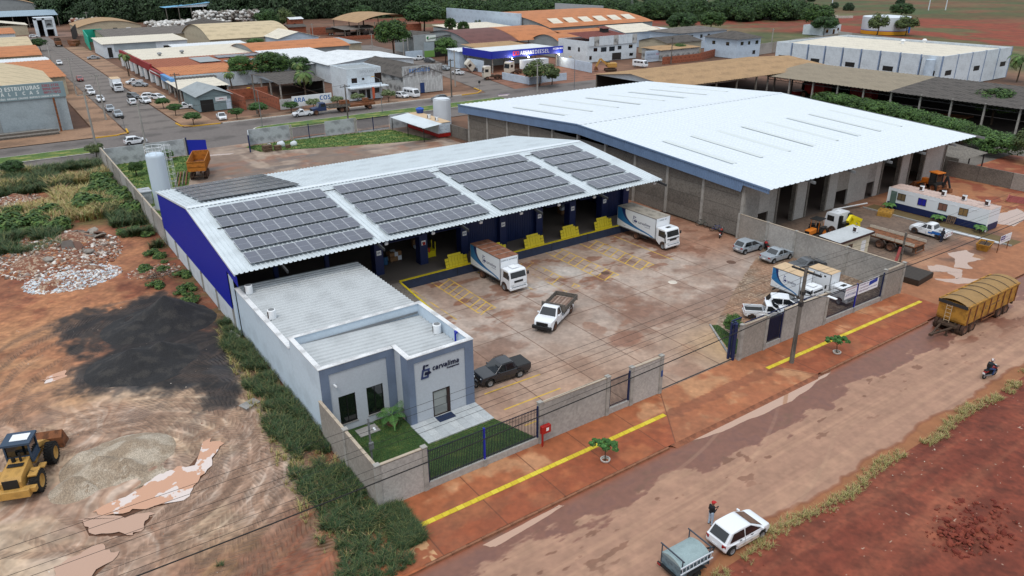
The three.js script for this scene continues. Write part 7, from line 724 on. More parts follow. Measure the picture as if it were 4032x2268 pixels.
{ const t = house('red-fronted shop with long cream roof along the side street', 'shop', 27.2,66,-248,-180,3.7, { rm: RM.cream, type: 'flat', wm: WM.white }); for (const [a, b, m, y0, y1] of [[-247,-217, RM.cream, 5.0,4.6],[-217,-198, RM.rust, 4.6,4.2],[-198,-181, RM.orange, 4.2,3.7]]) part('roof', ribbed('x', 27.4,66, b, y1, a, y0,0.9,0.06), m, t); part('roof_patch', [b2(40,46,4.55,4.6,-214,-200), b2(46.5,66,4.6,4.64,-200,-196)], RM.grey, t); const rf = tmat(mottle(0x8f1c20,0x7a1a1c, 4),0.7); part('facade', b2(26.6,27.2,3.0,4.9,-250,-201), rf, t, 'deep red fascia'); part('facade', b2(26.4,27.2,2.7,4.0,-201,-186), rf, t); part('stripe', b2(26.36,26.42,3.25,3.55,-201,-186), M.whitePaint, t); part('facade', b2(26.2,27.2,2.4,3.9,-186,-174), mat(0x5a8fc4,0.7), t, 'sky blue fascia'); for (let i = 0; i < 10; i++) part('pier', b2(26.4,27,0,3,-248 + i * 7.6,-247 + i * 7.6), M.whitePaint, t); for (let i = 0; i < 9; i++) part('opening', b2(27,27.12,0.05,2.7,-246.6 + i * 7.6,-241 + i * 7.6), i % 2 ? WM.dark : WM.steel, t);
  for (const [a, b] of [[47,64]]) { const s = thing('solar_row', 'row of solar panels on the cream shop roof', 'solar panels', 0,0,0); const pm = new THREE.MeshPhysicalMaterial({ color: 0x3c4456, roughness: 0.3, clearcoat: 0.5 }); for (let i = 0; i < 7; i++) part('solar_panel', bx(2.35,0.06,5.4, a + 1.2 + i * 2.45,4.72,-210,0,0.03), pm, s); } const v = thing('roof_vent', 'left round ventilator on the cream shop roof', 'ventilator', 34,4.65,-224,0, 'roof ventilators'); part('cowl', lathe([[0.3,0],[0.35,0.4],[0.7,0.6],[0.65,1.0],[0.01,1.2]],12), M.steel, v); dup(v, 'right round ventilator on the cream shop roof', 41,4.7,-226); }
house('lean-to with dark fibre roof at the side street', 'shed', 26.6,38,-191,-177,3.2, { rm: RM.dark, type: 'shed', rise: 0.5, open: 'pb' }); house('lean-to with whitish rusty awning at the side street', 'shed', 25.8,37,-176,-163,2.8, { rm: RM.cream, type: 'shed', rise: 0.4, open: 'pb' });
{ const t = house('small teal-grey motorbike workshop with gable front at the corner', 'workshop', 25.3,32.6,-158,-144.3,3.3, { rm: RM.grey, type: 'gable', ax: 'z', rise: 1.5, wm: tmat(mottle(0x7d9298,0x6a7e84,4),0.85), win: [['f', 27.2,2.8,0.05,2.5, M.black],['f', 31.9,1,0.1,2.2, WM.paleblue]] }); board(t, canvas(256,96, c => { c.fillStyle = '#d6dbe0'; c.fillRect(0,0,256,96); c.strokeStyle = '#444'; c.lineWidth = 6; c.beginPath(); c.moveTo(20,70); c.quadraticCurveTo(128,20,236,70); c.stroke(); c.fillStyle = '#a32034'; c.font = 'bold 40px sans-serif'; c.fillText('UPAL', 80,60); }),2.6,0.9,30.4,2.0,-144.2); }
{ const w = thing('ruined_walls', 'roofless red brick walls right of the motorbike workshop', 'ruin', 0,0,0); part('wall', b2(34.5,44.5,0,2.6,-155.3,-155), WM.brick, w); part('wall', b2(34.5,34.8,0,2.8,-155,-141), WM.brick, w); part('wall', b2(40.6,40.9,0,2.6,-155,-136), WM.brick, w); part('wall', b2(40.9,46,0,2.2,-136.3,-136), WM.worn, w); const s = thing('sign_wall', 'white sign wall with big blue letters behind the clipped trees', 'sign', 0,0,0); part('wall', b2(43.2,52.6,0.6,2.9,-134.4,-134.2), M.whitePaint, s); board(s, canvas(512,128, c => { c.fillStyle = '#dfe5ea'; c.fillRect(0,0,512,128); c.fillStyle = '#1f5fa8'; c.font = 'bold 78px sans-serif'; c.fillText('ARA', 16,76); c.fillText('COS', 350,76); c.font = 'bold 26px sans-serif'; c.fillText('ferragens', 180,112); }),9.3,2.25,47.9,0.62,-134.18); house('dark open shed behind the coconut palms', 'shed', 46,57,-172,-150,3.6, { rm: RM.dark, type: 'gable', rise: 0.8, open: 'pb' }); }
{ const t = house('white two-storey furniture shop with DINÂMICA lettering', 'shop', 58,66.9,-147,-137.2,7.4, { rm: RM.grey, type: 'flat', wm: WM.white, win: [['f', 59.8,1.4,4.1,1.1],['f', 62.1,0.6,4.6,0.5],['f', 66,1.8,3.7,2.3],['f', 59.4,1.3,0.9,1.2],['f', 65.4,1.4,1.3,1.2],['f', 63.2,0.9,0.1,2.2, M.black],['f', 61.6,1.6,0.9,1.4]] }); part('marquee', b2(57.8,67.6,3.0,3.25,-137.2,-134.8), WM.white, t); board(t, canvas(512,160, c => { c.fillStyle = '#c3ccd4'; c.fillRect(0,0,512,160); c.fillStyle = '#7d8791'; c.font = '78px serif'; c.fillText('DINÂMICA', 60,80,420); c.font = '36px serif'; 'IMÓVEIS'.split('').forEach((q, i) => c.fillText(q, 110 + i * 48,122)); c.fillRect(80,140,380,6); }),6.0,1.7,63.6,5.35,-137.16); }
{ const t = house('weathered shop wall with faded RETISALES lettering', 'shop', 73,84.2,-165,-138,4.2, { rm: RM.dark, type: 'gable', ax: 'z', rise: 2.4, wm: WM.worn }); part('front_wall', [b2(72.9,84.2,0,6.7,-138.02,-137.7)], WM.worn, t); part('door', b2(77.6,78.8,0.05,2.5,-137.72,-137.6), mat(0x1f3a70,0.7), t); board(t, canvas(1024,600, c => { c.fillStyle = '#aeb2b4'; c.fillRect(0,0,1024,600); for (let i = 0; i < 420; i++) { const x = LAT[i] * 1024, l = 20 + LAT[i + 900] * 150; c.fillStyle = LAT[i + 99] > 0.5 ? 'rgba(92,90,88,0.28)' : 'rgba(214,218,220,0.35)'; c.fillRect(x, LAT[i + 400] * 300 * (LAT[i + 99] > 0.5 ? 0.5 : 1.8),6 + LAT[i + 7] * 26, l); } c.fillStyle = '#4377b8'; c.font = 'bold 110px sans-serif'; c.fillText('RETISALES', 160,130,720); c.fillStyle = '#d5d9dc'; c.font = 'bold 60px sans-serif'; c.fillText('RET', 160,200); c.fillStyle = '#8b9096'; c.font = '44px sans-serif'; c.fillText('DIESEL', 440,350); }),11.2,6.6,78.55,0.04,-137.66,0, 'faded_lettering'); part('door', b2(77.6,78.8,0.05,2.5,-137.65,-137.58), mat(0x1f3a70,0.7), t); }
house('white-roofed store behind the furniture shop', 'store', 66,92,-192,-168,4.8, { rm: RM.white, type: 'gable', ax: 'z', rise: 1.3 }); house('bright white-roofed store left of the palms', 'store', 60,77,-212,-178,4.4, { rm: RM.white, type: 'shed', rise: 1.0, wm: WM.grey }); house('grey-walled hall with orange barrel roof', 'hall', 60,92,-238,-214,5, { rm: RM.orange, type: 'arch', rise: 1.5, wm: WM.grey });
// scrap yard and brick yard
{ const r = rng(17), bag = new THREE.IcosahedronGeometry(1,1), pm = mat(0xffffff, 0.8); scatter('bale_heap', 'heap of white plastic bales in the recycling yard', 'bales', bag, pm, 700,81, q => { const x = 68 + q() * 40, z = -440 + q() * 30; return [x, 0.3 + q() * 2, z, [0.8 + q() * 0.7,0.6,0.8],[0xc4c4c2,0xb4b2ae, 0xd4d4d2,0x8a8680][floor(q() * 4)],1]; }); scatter('bale_heap', 'heap of white plastic bales under the blue shed roof', 'bales', bag, pm, 700,82, q => { const x = 98 + q() * 34, z = -452 + q() * 22; return [x, 0.5 + q() * 5.5, z, [0.9 + q() * 0.7,0.7,0.9],[0xc4c4c2,0xb4b2ae, 0xd4d4d2,0x76706a][floor(q() * 4)],1]; }); scatter('scrap_heap', 'heap of mixed scrap at the wood edge', 'scrap', bag, pm, 260,83, q => { const x = 36 + q() * 16, z = -470 + q() * 30; return [x, 0.4 + q() * 3, z, 0.5 + q() * 0.6,[0xb4b2ae, 0x7a6a60,0x8a5a4a, 0xa8a49a][floor(q() * 4)],1]; });
  house('recycling shed with faded blue sheet roof', 'shed', 84,132,-486,-452,8.2, { rm: tmat(mottle(0x5fa3cc, 0x7fb6d4,6, { amt: 0.9 }),0.6), type: 'gable', ax: 'z', rise: 2, open: 'pb' }); house('brown and white arched open shed in the brick yard', 'shed', 133,164,-326,-297,6, { rm: RM.tan, type: 'arch', ax: 'z', rise: 3, open: 'pe', over: 0.8 }); house('low grey-roofed lean-to in the brick yard', 'shed', 126,144,-312,-297,3.2, { rm: RM.fibro, type: 'shed', rise: 0.6, open: 'p' }); const w = thing('brick_wall', 'red brick wall below the arched open shed', 'wall', 0,0,0); part('wall', b2(138,162,0,4.6,-292.4,-292), WM.brick, w); part('wall', b2(118,130,0,3.4,-318.3,-318), WM.brick, w); part('wall', b2(112,140,0,1.6,-285.3,-285), WM.brick, w); house('tiny brick tower house in the brick yard', 'house', 114,120,-338,-332,6.5, { rm: RM.white, type: 'gable', rise: 0.8, wm: WM.brick, win: [['f', 116,1,3.4,1.2]] }); house('dark-roofed brick cottage in the brick yard', 'house', 108,116,-326,-318,4, { rm: RM.dark, type: 'gable', rise: 1, wm: WM.brick }); house('pale walled yard store behind the mango tree', 'store', 100,108,-262,-240,3, { rm: RM.grey, type: 'shed', rise: 0.4, wm: WM.cream }); }
// across the cross street
{ const t = house('grey shed with green and grey gate and green logo sign', 'shed', 118,132,-232,-206,6, { rm: RM.dark, type: 'gable', ax: 'z', rise: 1, wm: WM.grey }); part('facade', [b2(112.4,127,0,7.6,-206.2,-205.9)], WM.grey, t); part('gate', b2(116.2,120.2,0.05,5,-205.95,-205.8), WM.steel, t); part('gate_lower', b2(116.2,120.2,0.05,2.2,-205.8,-205.74), mat(0x6f9a4e, 0.7), t); part('opening', b2(120.4,126,0.05,5,-205.95,-205.8), M.black, t); board(t, canvas(256,128, c => { c.fillStyle = '#dfe8e2'; c.fillRect(0,0,256,128); c.fillStyle = '#2f7a44'; c.beginPath(); c.arc(54,58,34,0.3,5.4); c.lineTo(54,110); c.fill(); c.font = 'bold 44px sans-serif'; c.fillText('SOLIVOS', 96,80,150); }),4,2,119,5.3,-205.7); const w = thing('yard_wall', 'white yard wall beside the green-gated shed', 'wall', 0,0,0); part('wall', b2(108.5,115,0,2.6,-205.2,-204.9), WM.paleblue, w); }
house('maroon arched hall behind the fan palms', 'hall', 127,146,-226,-192,4.8, { rm: RM.maroon, type: 'arch', rise: 3.4, wm: WM.grey }); house('orange arched hall joined to the maroon hall', 'hall', 146.6,166,-226,-192,4.8, { rm: RM.orange, type: 'arch', rise: 3.4, open: 'pe' }); house('white sheet-roofed store behind the maroon hall', 'store', 146,172,-252,-230,6, { rm: RM.cream, type: 'shed', rise: 0.8, wm: WM.grey }); house('tan-roofed lean-to behind the blue truck garage', 'shed', 121,140,-188,-173,4.6, { rm: RM.tan, type: 'shed', rise: 0.8, open: 'p' });
{ const t = house('large orange arched store between two tall white boards', 'store', 176,232,-282,-212,6.5, { rm: RM.orange, type: 'arch', rise: 4, wm: WM.grey }); part('end_board', b2(174.6,175.2,5,11,-290,-230), WM.paleblue, t); part('end_board', b2(233,233.6,0.5,11.4,-282,-246), WM.steel, t); for (let i = 0; i < 6; i++) part('roof_light', bx(5,0.1,9,184 + i * 8,7.6,-217,0,0.35), RM.cream, t); }
house('long brown-roofed store in front of the orange arched store', 'store', 168,214,-208,-190,5.6, { rm: RM.orange, type: 'gable', rise: 1, wm: WM.brick });
{ const t = thing('truck_garage', 'truck garage canopy with royal blue fascia reading ARVANI DIESEL', 'garage', 0,0,0,0, 'buildings of the town'); part('canopy_roof', b2(112,138,5.6,5.8,-172,-156.4), RM.white, t); part('fascia', b2(111.6,138.2,4.2,6.3,-156.4,-156), M.blue, t); part('fascia', b2(111.2,111.6,4.2,6.3,-172,-156), M.blue, t); for (const [x, z] of [[113,-158],[126,-158],[137,-158],[113,-171],[126,-171],[137,-171]]) part('post', bx(0.3,5.6,0.3, x, 0, z), M.pillar, t); part('back_wall', b2(112,138,0,5.5,-172.2,-172), WM.steel, t); board(t, canvas(1024,96,(c, W, H) => { c.fillStyle = '#0e2aa0'; c.fillRect(0,0, W, H); c.strokeStyle = '#c0303c'; c.lineWidth = 12; c.strokeRect(290,26,34,44); c.strokeRect(338,26,30,44); c.fillStyle = '#eef0f6'; c.font = 'bold 72px sans-serif'; c.fillText('ARVANI', 388,74,200); c.font = '72px sans-serif'; c.fillText('DIESEL', 594,74,240); c.font = 'bold 34px sans-serif'; c.fillText('65 3382-1044', 870,40,150); }),26.4,2.0,124.9,4.25,-155.96); for (const [x, y, z] of [[118.5,3.9,-155.7],[124.5,4.0,-155.7],[136.2,3.9,-155.7]]) { const l = part('flood_lamp', new THREE.SphereGeometry(0.2,10,8).translate(x, y, z), new THREE.MeshStandardMaterial({ color: 0xffffff, emissive: 0xfff2dc, emissiveIntensity: 6 }), t); const p = new THREE.PointLight(0xfff2dc, 40,0,2); p.position.set(x, y - 0.02, z + 0.3); p.castShadow = true; p.shadow.radius = 8; t.add(p); p.name = 'flood_lamp_light'; }
  house('white site office under construction beside the truck garage', 'office', 110.6,117,-180,-173,5, { rm: RM.white, type: 'shed', rise: 0.3, wm: WM.paleblue, win: [['f', 113,1.4,2.8,1.6],['f', 115.6,1.4,2.8,1.6],['f', 114,3,0.1,2, M.black]] }); const w = thing('forecourt_wall', 'low white wall around the truck garage forecourt', 'wall', 0,0,0); part('wall', b2(107.6,107.9,0,1.9,-145,-132), WM.paleblue, w); part('wall', b2(107.9,112,0,1.9,-132.3,-132), WM.paleblue, w); part('wall', b2(112.6,121,0,1.9,-133,-132.7), WM.paleblue, w); part('wall', beam([138.6,1.4,-160],[136,1.4,-139.6],0.25,2.8), WM.paleblue, w); part('wall', b2(111,111.3,0,3.4,-169,-160), WM.paleblue, w); }
{ const t = house('white two-storey hotel block with sign frame on its roof', 'building', 150.4,172.4,-174,-159,6.6, { rm: RM.tile, type: 'flat', wm: WM.white, win: [['f', 154,1.6,3.3,1.1],['f', 157.6,2.4,3.0,1.4],['f', 161.2,2.4,3.0,1.4],['f', 164.6,1.6,3.3,1.1],['f', 169.6,1.7,3.4,1.1],['f', 152,1,0.8,1.2],['f', 170,1.6,0.9,0.9],['f', 163.4,4,0.1,2.2, WM.dark],['l', -168,1.6,3.3,1.1],['l', -163,0.9,3.2,1.3]] }); for (let i = 0; i < 10; i++) part('sign_panel', b2(151.2 + i * 2.1,153.2 + i * 2.1,5.0,7.9,-158.9,-158.75), i % 4 === 1 ? WM.worn : WM.white, t); part('roof_tiles', ribbed('x', 153,172,-162,7.1,-173,8.2,0.5,0.08), RM.tile, t); part('chimney', [b2(166,168.4,7.4,9.2,-171,-169)], M.darkGrey, t); part('chimney_roof', ribbed('x', 165.4,169,-168.4,9.2,-171.6,9.7,0.5,0.06), RM.tile, t); }
house('low arched orange store behind the hotel block', 'store', 152,180,-190,-176,5.4, { rm: RM.orange, type: 'arch', rise: 1.8, wm: WM.grey }); house('pale gabled warehouse right of the orange roofs', 'warehouse', 190,209,-206,-184,5.6, { rm: RM.cream, type: 'gable', rise: 2, wm: WM.paleblue }); house('small white store with red corner', 'store', 213,226,-206,-196,4.6, { rm: RM.white, type: 'shed', rise: 0.3, wm: WM.white, win: [['f', 225.4,1.1,1.6,2.6, M.red]] }); house('house with very dark gable roof right of the hotel block', 'house', 184,201,-170,-156,4.2, { rm: RM.dark, type: 'gable', rise: 1.5, wm: WM.cream });
house('pale blue two-storey house with dark hip roof', 'house', 196,208,-150,-136,6.2, { rm: RM.dark, type: 'hip', rise: 2, wm: WM.paleblue, over: 0.8, win: [['f', 198.4,1.4,4.2,1.1],['f', 202,1.1,4.2,1.1],['f', 206,1.4,4.2,1.1],['f', 205,1.4,1,1.2],['l', -146,1.3,4,1.1],['l', -140,1.3,4,1.1]] }); house('long pale blue house wing with worn dark roof', 'house', 200,226,-181,-166,6, { rm: RM.fibro, type: 'hip', rise: 1.4, wm: WM.paleblue, over: 0.8, win: [['f', 203,1.2,4,1.1],['f', 207,1,4.2,0.8],['f', 212,1.2,3.8,1.2],['f', 216,1.2,3.8,1.2]] });
{ const t = house('low worn store with tan roof and OLIVEIRA lettering', 'store', 172,190,-156,-147,3.4, { rm: RM.tan, type: 'shed', rise: 0.3, wm: WM.worn }); part('lettered_wall', b2(166,175,0,3.4,-148.3,-148), WM.paleblue, t); board(t, canvas(512,128, c => { c.fillStyle = '#aebdd0'; c.fillRect(0,0,512,128); c.fillStyle = '#5a6a80'; c.font = 'bold 44px sans-serif'; c.fillText('MECÂNICA', 20,62,220); c.fillStyle = '#b0405a'; c.fillText('OLIVEIRA', 260,62,230); c.fillStyle = '#5a6a80'; c.font = '34px sans-serif'; c.fillText('PEÇAS', 40,112); }),8.6,2,170.5,1,-147.9); const w = thing('brick_wall', 'red brick boundary wall beside the brown machine shed', 'wall', 0,0,0); part('wall', b2(166.5,184,0,2.2,-140.9,-140.6), WM.brick, w); part('wall', beam([184,1.2,-140.7],[198,1.2,-146],0.3,2.4), WM.brick, w); }
// machine sheds and white warehouse on the right
{ house('long brown-roofed open machine shed behind the white hall', 'shed', 107,162,-104,-79.5,5.6, { rm: RM.tan, type: 'gable', rise: 1.5, open: 'pb', over: 0.8 }); const t = thing('machine_shed', 'open machine shed with half tan and half black roof', 'shed', 0,0,0,0, 'buildings of the town'); part('roof', ribbed('z', -82,-50,138.6,5.2,157,6.6,0.9,0.06), tmat(mottle(0x8d8270,0x7a705f, 8),0.85), t); part('roof', ribbed('z', -50,-18,138.6,5.2,157,6.6,0.9,0.06), RM.dark, t, 'black fibre-sheet half of the roof'); for (let i = 0; i < 11; i++) { part('post', bx(0.3,5.3,0.3,139.4,0,-80 + i * 6.1), M.pillar, t); part('truss', [beam([139.4,5.0,-80 + i * 6.1],[139.4,5.0,-74 + i * 6.1],0.12,0.12), beam([139.4,4.4,-80 + i * 6.1],[139.4,4.4,-74 + i * 6.1],0.12,0.12)], M.darkGrey, t); for (let k = 0; k < 6; k++) part('truss_web', beam([139.4, k % 2 ? 5 : 4.4,-80 + i * 6.1 + k],[139.4, k % 2 ? 4.4 : 5,-79 + i * 6.1 + k],0.06,0.06), M.darkGrey, t); } part('back_wall', b2(156.6,156.9,0,6.4,-82,-18), WM.dark, t); struct('machine_shed_floor', mapUV(sheet(134,158,-84,-16,-0.09)), tmat(mottle(0x4d423c, 0x3d342f, 6),0.95));
  for (const [x, z, l] of [[147,-71.5, 'red combine harvester under the tan shed roof'],[150.5,-62, 'second red combine harvester deeper in the machine shed']]) { const c = thing('combine_harvester', l, 'harvester', x, 0, z, 1.4, 'combines in the shed'); const rm = mat(0x8a2420,0.5); part('body', [rbx(6,2.4,2.6,0.3,0,1.2,0), rbx(3,0.8,2.2,0.2,-0.8,3.5,0)], rm, c); part('cab', rbx(1.5,1.7,2,0.15,3.4,1.8,0), M.glass, c); part('header', bx(1,0.9,5,5,0.4,0), rm, c); for (const s of [-1,1]) { wheel(c, 2.4,0.9, s * 1.5,0.9,0.6, { rimM: M.rimMud, spokes: false }); wheel(c, -2.4,0.6, s * 1.3,0.6,0.4, { rimM: M.rimMud, spokes: false }); } } const lp = thing('pipe_stack', 'stack of long pipes on the machine shed floor', 'pipes', 0,0,0); for (let i = 0; i < 10; i++) part('pipe', bar([143 + i * 0.7,0.25,-47],[146 + i * 0.7,0.25,-38.5],0.2,6), M.rust, lp); }
{ const X0 = 183, X1 = 219, Z0 = -111, Z1 = -62, H = 8, t = thing('white_warehouse', 'big pale blue-white warehouse with slate piers and slit windows', 'warehouse', 0,0,0,0, 'buildings of the town'); part('roof', b2(X0 + 0.5, X1 - 0.5, H - 0.7, H - 0.6, Z0 + 0.5, Z1 - 0.5), RM.cream, t); part('roof', ribbed('z', Z0 + 1, Z1 - 0.6, X0 + 1,7.35, X1 - 8,8.1,0.9,0.05), RM.cream, t); const pm = tmat(mottle(0x8296b4,0x7488a4,5),0.8); for (let i = 0; i < 9; i++) { const z = Z1 - i * 5.45, z2 = i < 8 ? z - 5.2 : Z0; part('wall_panel', b2(X0, X0 + 0.3,0, H, z2, z - 0.25), WM.white, t); part('pier', b2(X0 - 0.08, X0 + 0.35,0, H + 0.05, z - 0.25, z), pm, t); if ([0,2,4,6,8].includes(i)) part('window', b2(X0 - 0.03, X0 + 0.1,3.2,4.4, z - 4.2, z - 1.4), M.black, t); } for (let i = 0; i < 5; i++) { const x = X0 + 0.35 + i * 7.2; part('wall_panel', b2(x, x + 6.9,0, H, Z1 - 0.3, Z1), WM.white, t); part('pier', b2(x + 6.9, x + 7.2,0, H + 0.05, Z1 - 0.35, Z1 + 0.08), pm, t); if (i % 2 === 0) part('window', b2(x + 2, x + 5,3.2,4.4, Z1 - 0.1, Z1 + 0.03), M.black, t); } part('wall_panel', b2(X1 - 0.3, X1,0, H, Z0, Z1 - 0.35), WM.white, t); part('wall_panel', b2(X0 + 0.3, X1 - 0.3,0, H, Z0, Z0 + 0.3), WM.white, t); part('water_column', cyl(1.1,1.1,7.2, X0 - 1.2,0, Z1 - 2.4,20), WM.paleblue, t); for (const [x, z] of [[205,-85],[211,-82]]) part('roof_vent', [cyl(0.4,0.4,1.2, x, 7.6, z), cyl(0.7,0.3,0.4, x, 8.8, z)], M.whitePaint, t);
  const w = thing('concrete_wall', 'long precast wall behind the big white warehouse', 'wall', 0,0,0); for (let i = 0; i < 9; i++) part('wall_panel', beam([268 - i * 2.4,2.2,-146 + i * 7.6],[265.8 - i * 2.4,2.2,-138.6 + i * 7.6],0.2,4.4), M.concPanel[i % 3], w); for (let i = 0; i < 6; i++) part('wall_panel', beam([268 - i * 12,1.8,-146 + i * 1.5],[256.6 - i * 12,1.8,-144.6 + i * 1.5],0.2,3.6), M.concPanel[(i + 1) % 3], w); }
{ const t = thing('fuel_tank', 'wide white storage tank with yellow base band', 'tank', 322,0,-158,0); part('shell', lathe([[0.01,7.8],[9.6,7.1],[9.8,7.0],[9.8,1.5]],48), M.whiteWall, t); part('base_band', lathe([[9.8,1.5],[9.85,1.5],[9.85,0]],48), mat(0xd89a1c, 0.7), t); part('band', lathe([[9.86,1.5],[9.86,1.75],[9.8,1.75]],48), mat(0x2b55a8,0.7), t); part('pipes', [-0.6,-0.2,0.2,0.6].map(a => bar([cos(1.3 + a * 0.14) * 9.95,0.5, sin(1.3 + a * 0.14) * 9.95],[cos(1.3 + a * 0.14) * 9.95,6, sin(1.3 + a * 0.14) * 9.95],0.2)), mat(0x2b6ac0,0.6), t); const h = house('small white office with dark windows beside the storage tank', 'office', 291,304,-178,-168,4, { rm: RM.white, type: 'flat', wm: WM.white, win: [['f', 294,1.6,1,1.4],['f', 299,1.4,0.1,2.2],['f', 302,1.2,1.6,1.2]] }); const wt = thing('water_tank_stand', 'white box tank on a white concrete stand in the far field', 'tank', 378,0,-319); part('tank', bx(9,4,9,0,7,0), M.whiteWall, wt); for (const [x, z] of [[-3.8,-3.8],[3.8,-3.8],[-3.8,3.8],[3.8,3.8]]) part('leg', bx(1,7,1, x, 0, z), M.whiteWall, wt); const lt = thing('lattice_mast', 'thin steel lattice mast among the trees', 'mast', 297,0,-294); for (const [x, z] of [[-0.5,-0.5],[0.5,-0.5],[0.5,0.5],[-0.5,0.5]]) part('leg', bar([x, 0, z],[x * 0.5,18, z * 0.5],0.08), M.steel, lt); for (let i = 0; i < 16; i++) part('brace', [bar([-0.5, i * 1.1,0.5],[0.5, i * 1.1 + 1.1,0.5],0.04,4), bar([0.5, i * 1.1,-0.5],[-0.5, i * 1.1 + 1.1,-0.5],0.04,4)], M.steel, lt);
  scatter('concrete_blocks', 'rows of white blocks stored in the far field', 'blocks', new THREE.BoxGeometry(1.6,1.2,1.2), mat(0xbdb8b0,0.9),150,85,(q, i) => [356 + (i % 50) * 0.9 + q(),0.4,-249 + (i % 50) * 0.5 - floor(i / 50) * 9,1]); for (const [x, z, l] of [[498,-232, 'left'],[505.5,-225, 'right'],[522,-317, 'far']]) { const p = thing('field_pole', 'white concrete pole standing in the red field, ' + l + ' one', 'pole', x, 0, z, 0, 'field poles'); part('pole', cyl(0.35,0.25,9), M.whiteWall, p); part('crossarm', bx(1.6,0.2,0.2,0,8.5,0), M.whiteWall, p); } }
// poles and street lamps
const PL = [[6.8,-147.3,9.5, 'concrete pole on the pavement by the metalwork shop', 1],[0.2,-110,11, 'concrete pole behind the corner of the long precast wall', 1],[7.8,-109.3,8.6, 'concrete pole with cross-arm at the avenue crossing', 1],[47.9,-114.5,7.4, 'leaning dark pole on the median', 0],[80.8,-127.6,9, 'dark wooden pole at the RETISALES corner', 0],[90.3,-141.7,9.3, 'concrete pole at the cross street corner', 1],[106,-201.4,7.2, 'left concrete pole of the pair by the mango tree', 1],[110.6,-207,6.8, 'right concrete pole of the pair by the mango tree', 1],[101.5,-120.2,7, 'concrete pole with cross-arm at the hall roof edge', 1],[169.4,-139.9,8.2, 'dark pole at the red brick wall', 0],[219.4,-140,8.2, 'concrete pole left of the big white warehouse', 1],[44.8,-467,7, 'concrete pole in front of the wood', 1],[114.8,-307,6, 'concrete pole in the brick yard', 1],[116,-247.7,5.4, 'concrete pole behind the mango tree', 1],[6.2,-190,9, 'second concrete pole along the side street', 1],[6,-240,9, 'third concrete pole along the side street', 1],[24.6,-160,7, 'dark pole at the motorbike workshop', 0],[35,-134,7, 'dark pole at the ruined walls', 0]];
for (const [x, z, h, l, c] of PL) { const p = thing('power_pole', l, 'power pole', x, 0, z, x > 60 ? 0.3 : 0, 'power poles'); part('pole', cyl(0.2,0.13, h, 0,0,0,8), c ? M.pillar : M.woodGrey, p); part('crossarm', bx(2.2,0.12,0.14,0, h - 0.5,0), c ? M.pillar : M.darkGrey, p); part('insulator', [-0.9,-0.3,0.4,0.95].map(q => cyl(0.05,0.04,0.16, q, h - 0.38,0,6)), M.darkGrey, p); }
for (const [x, z, l] of [[57.7,-118.5, 'street lamp on the median before the furniture shop'],[31.3,-119, 'street lamp at the rounded median end'],[113.5,-120.2, 'street lamp left of the brown machine shed']]) { const p = thing('street_lamp', l, 'street lamp', x, 0, z, 0, 'street lamps'); part('pole', cyl(0.09,0.06,7.2,0,0,0,8), M.steel, p); part('arm', bar([0,7.2,0],[-1.4,7.9,0.2],0.04), M.steel, p); part('lamp_head', rbx(0.7,0.14,0.3,0.05,-1.7,7.85,0.2), M.kerbYellow, p); }
for (const [x0, z0, x1, z1, h, l] of [[6.8,-147.3,6.2,-190,9.2, 'wire over the side street, first span'],[6.2,-190,6,-240,8.8, 'wire over the side street, second span'],[0.2,-110,6.8,-147.3,9.3, 'wire crossing the avenue by the precast wall'],[7.8,-109.3,47.9,-114.5,7.4, 'wire along the avenue median'],[47.9,-114.5,80.8,-127.6,7.2, 'wire crossing the avenue to the RETISALES corner']]) solo('overhead_wire', sagTube([x0, h, z0],[x1, h, z1],0.6,0.025,20), M.black, l, 'wire', 'town wires');
for (const [x, z, l] of [[8.4,-135, 'stop sign seen from behind at the side street corner'],[91.3,-131.4, 'stop sign seen from behind at the cross street corner']]) { const p = thing('stop_sign', l, 'road sign', x, 0, z, 0, 'stop signs'); part('pole', cyl(0.05,0.05,2.3), M.steel, p); part('plate', cyl(0.38,0.38,0.03,0,0,0,8).rotateX(PI / 2).translate(0,2.2,0.06), M.darkGrey, p); }
// town vehicles
const cw = car('town_car', 'white hatchback, third parked from the avenue on the left kerb', 'car', { L: 3.9, W: 1.65, H: 1.45 }, 'cars of the town'); place(cw, 9.6,-174.5,0,1); const cs = car('town_car', 'silver sedan parked nearest the avenue on the left kerb', 'car', { L: 4.2, W: 1.68, H: 1.42, wb: 2.55, type: 'sedan', paintM: M.carSilver }, 'cars of the town'); place(cs, 9.6,-150.2,0,1); const cp = car('town_pickup', 'white pickup parked on the avenue left of the old truck', 'pickup', { L: 4.4, W: 1.66, H: 1.5, wb: 2.7, type: 'pickup', cabR: -0.25, rr: -0.12 }, 'pickups of the town'); place(cp, 42.3,-125.8,-1,-0.05); const cd = car('town_car', 'dark grey car between the white cars on the right kerb', 'car', { L: 4, W: 1.65, H: 1.45, paintM: M.carGrey }, 'cars of the town'); place(cd, 17,-174.3,0.3,0.9);
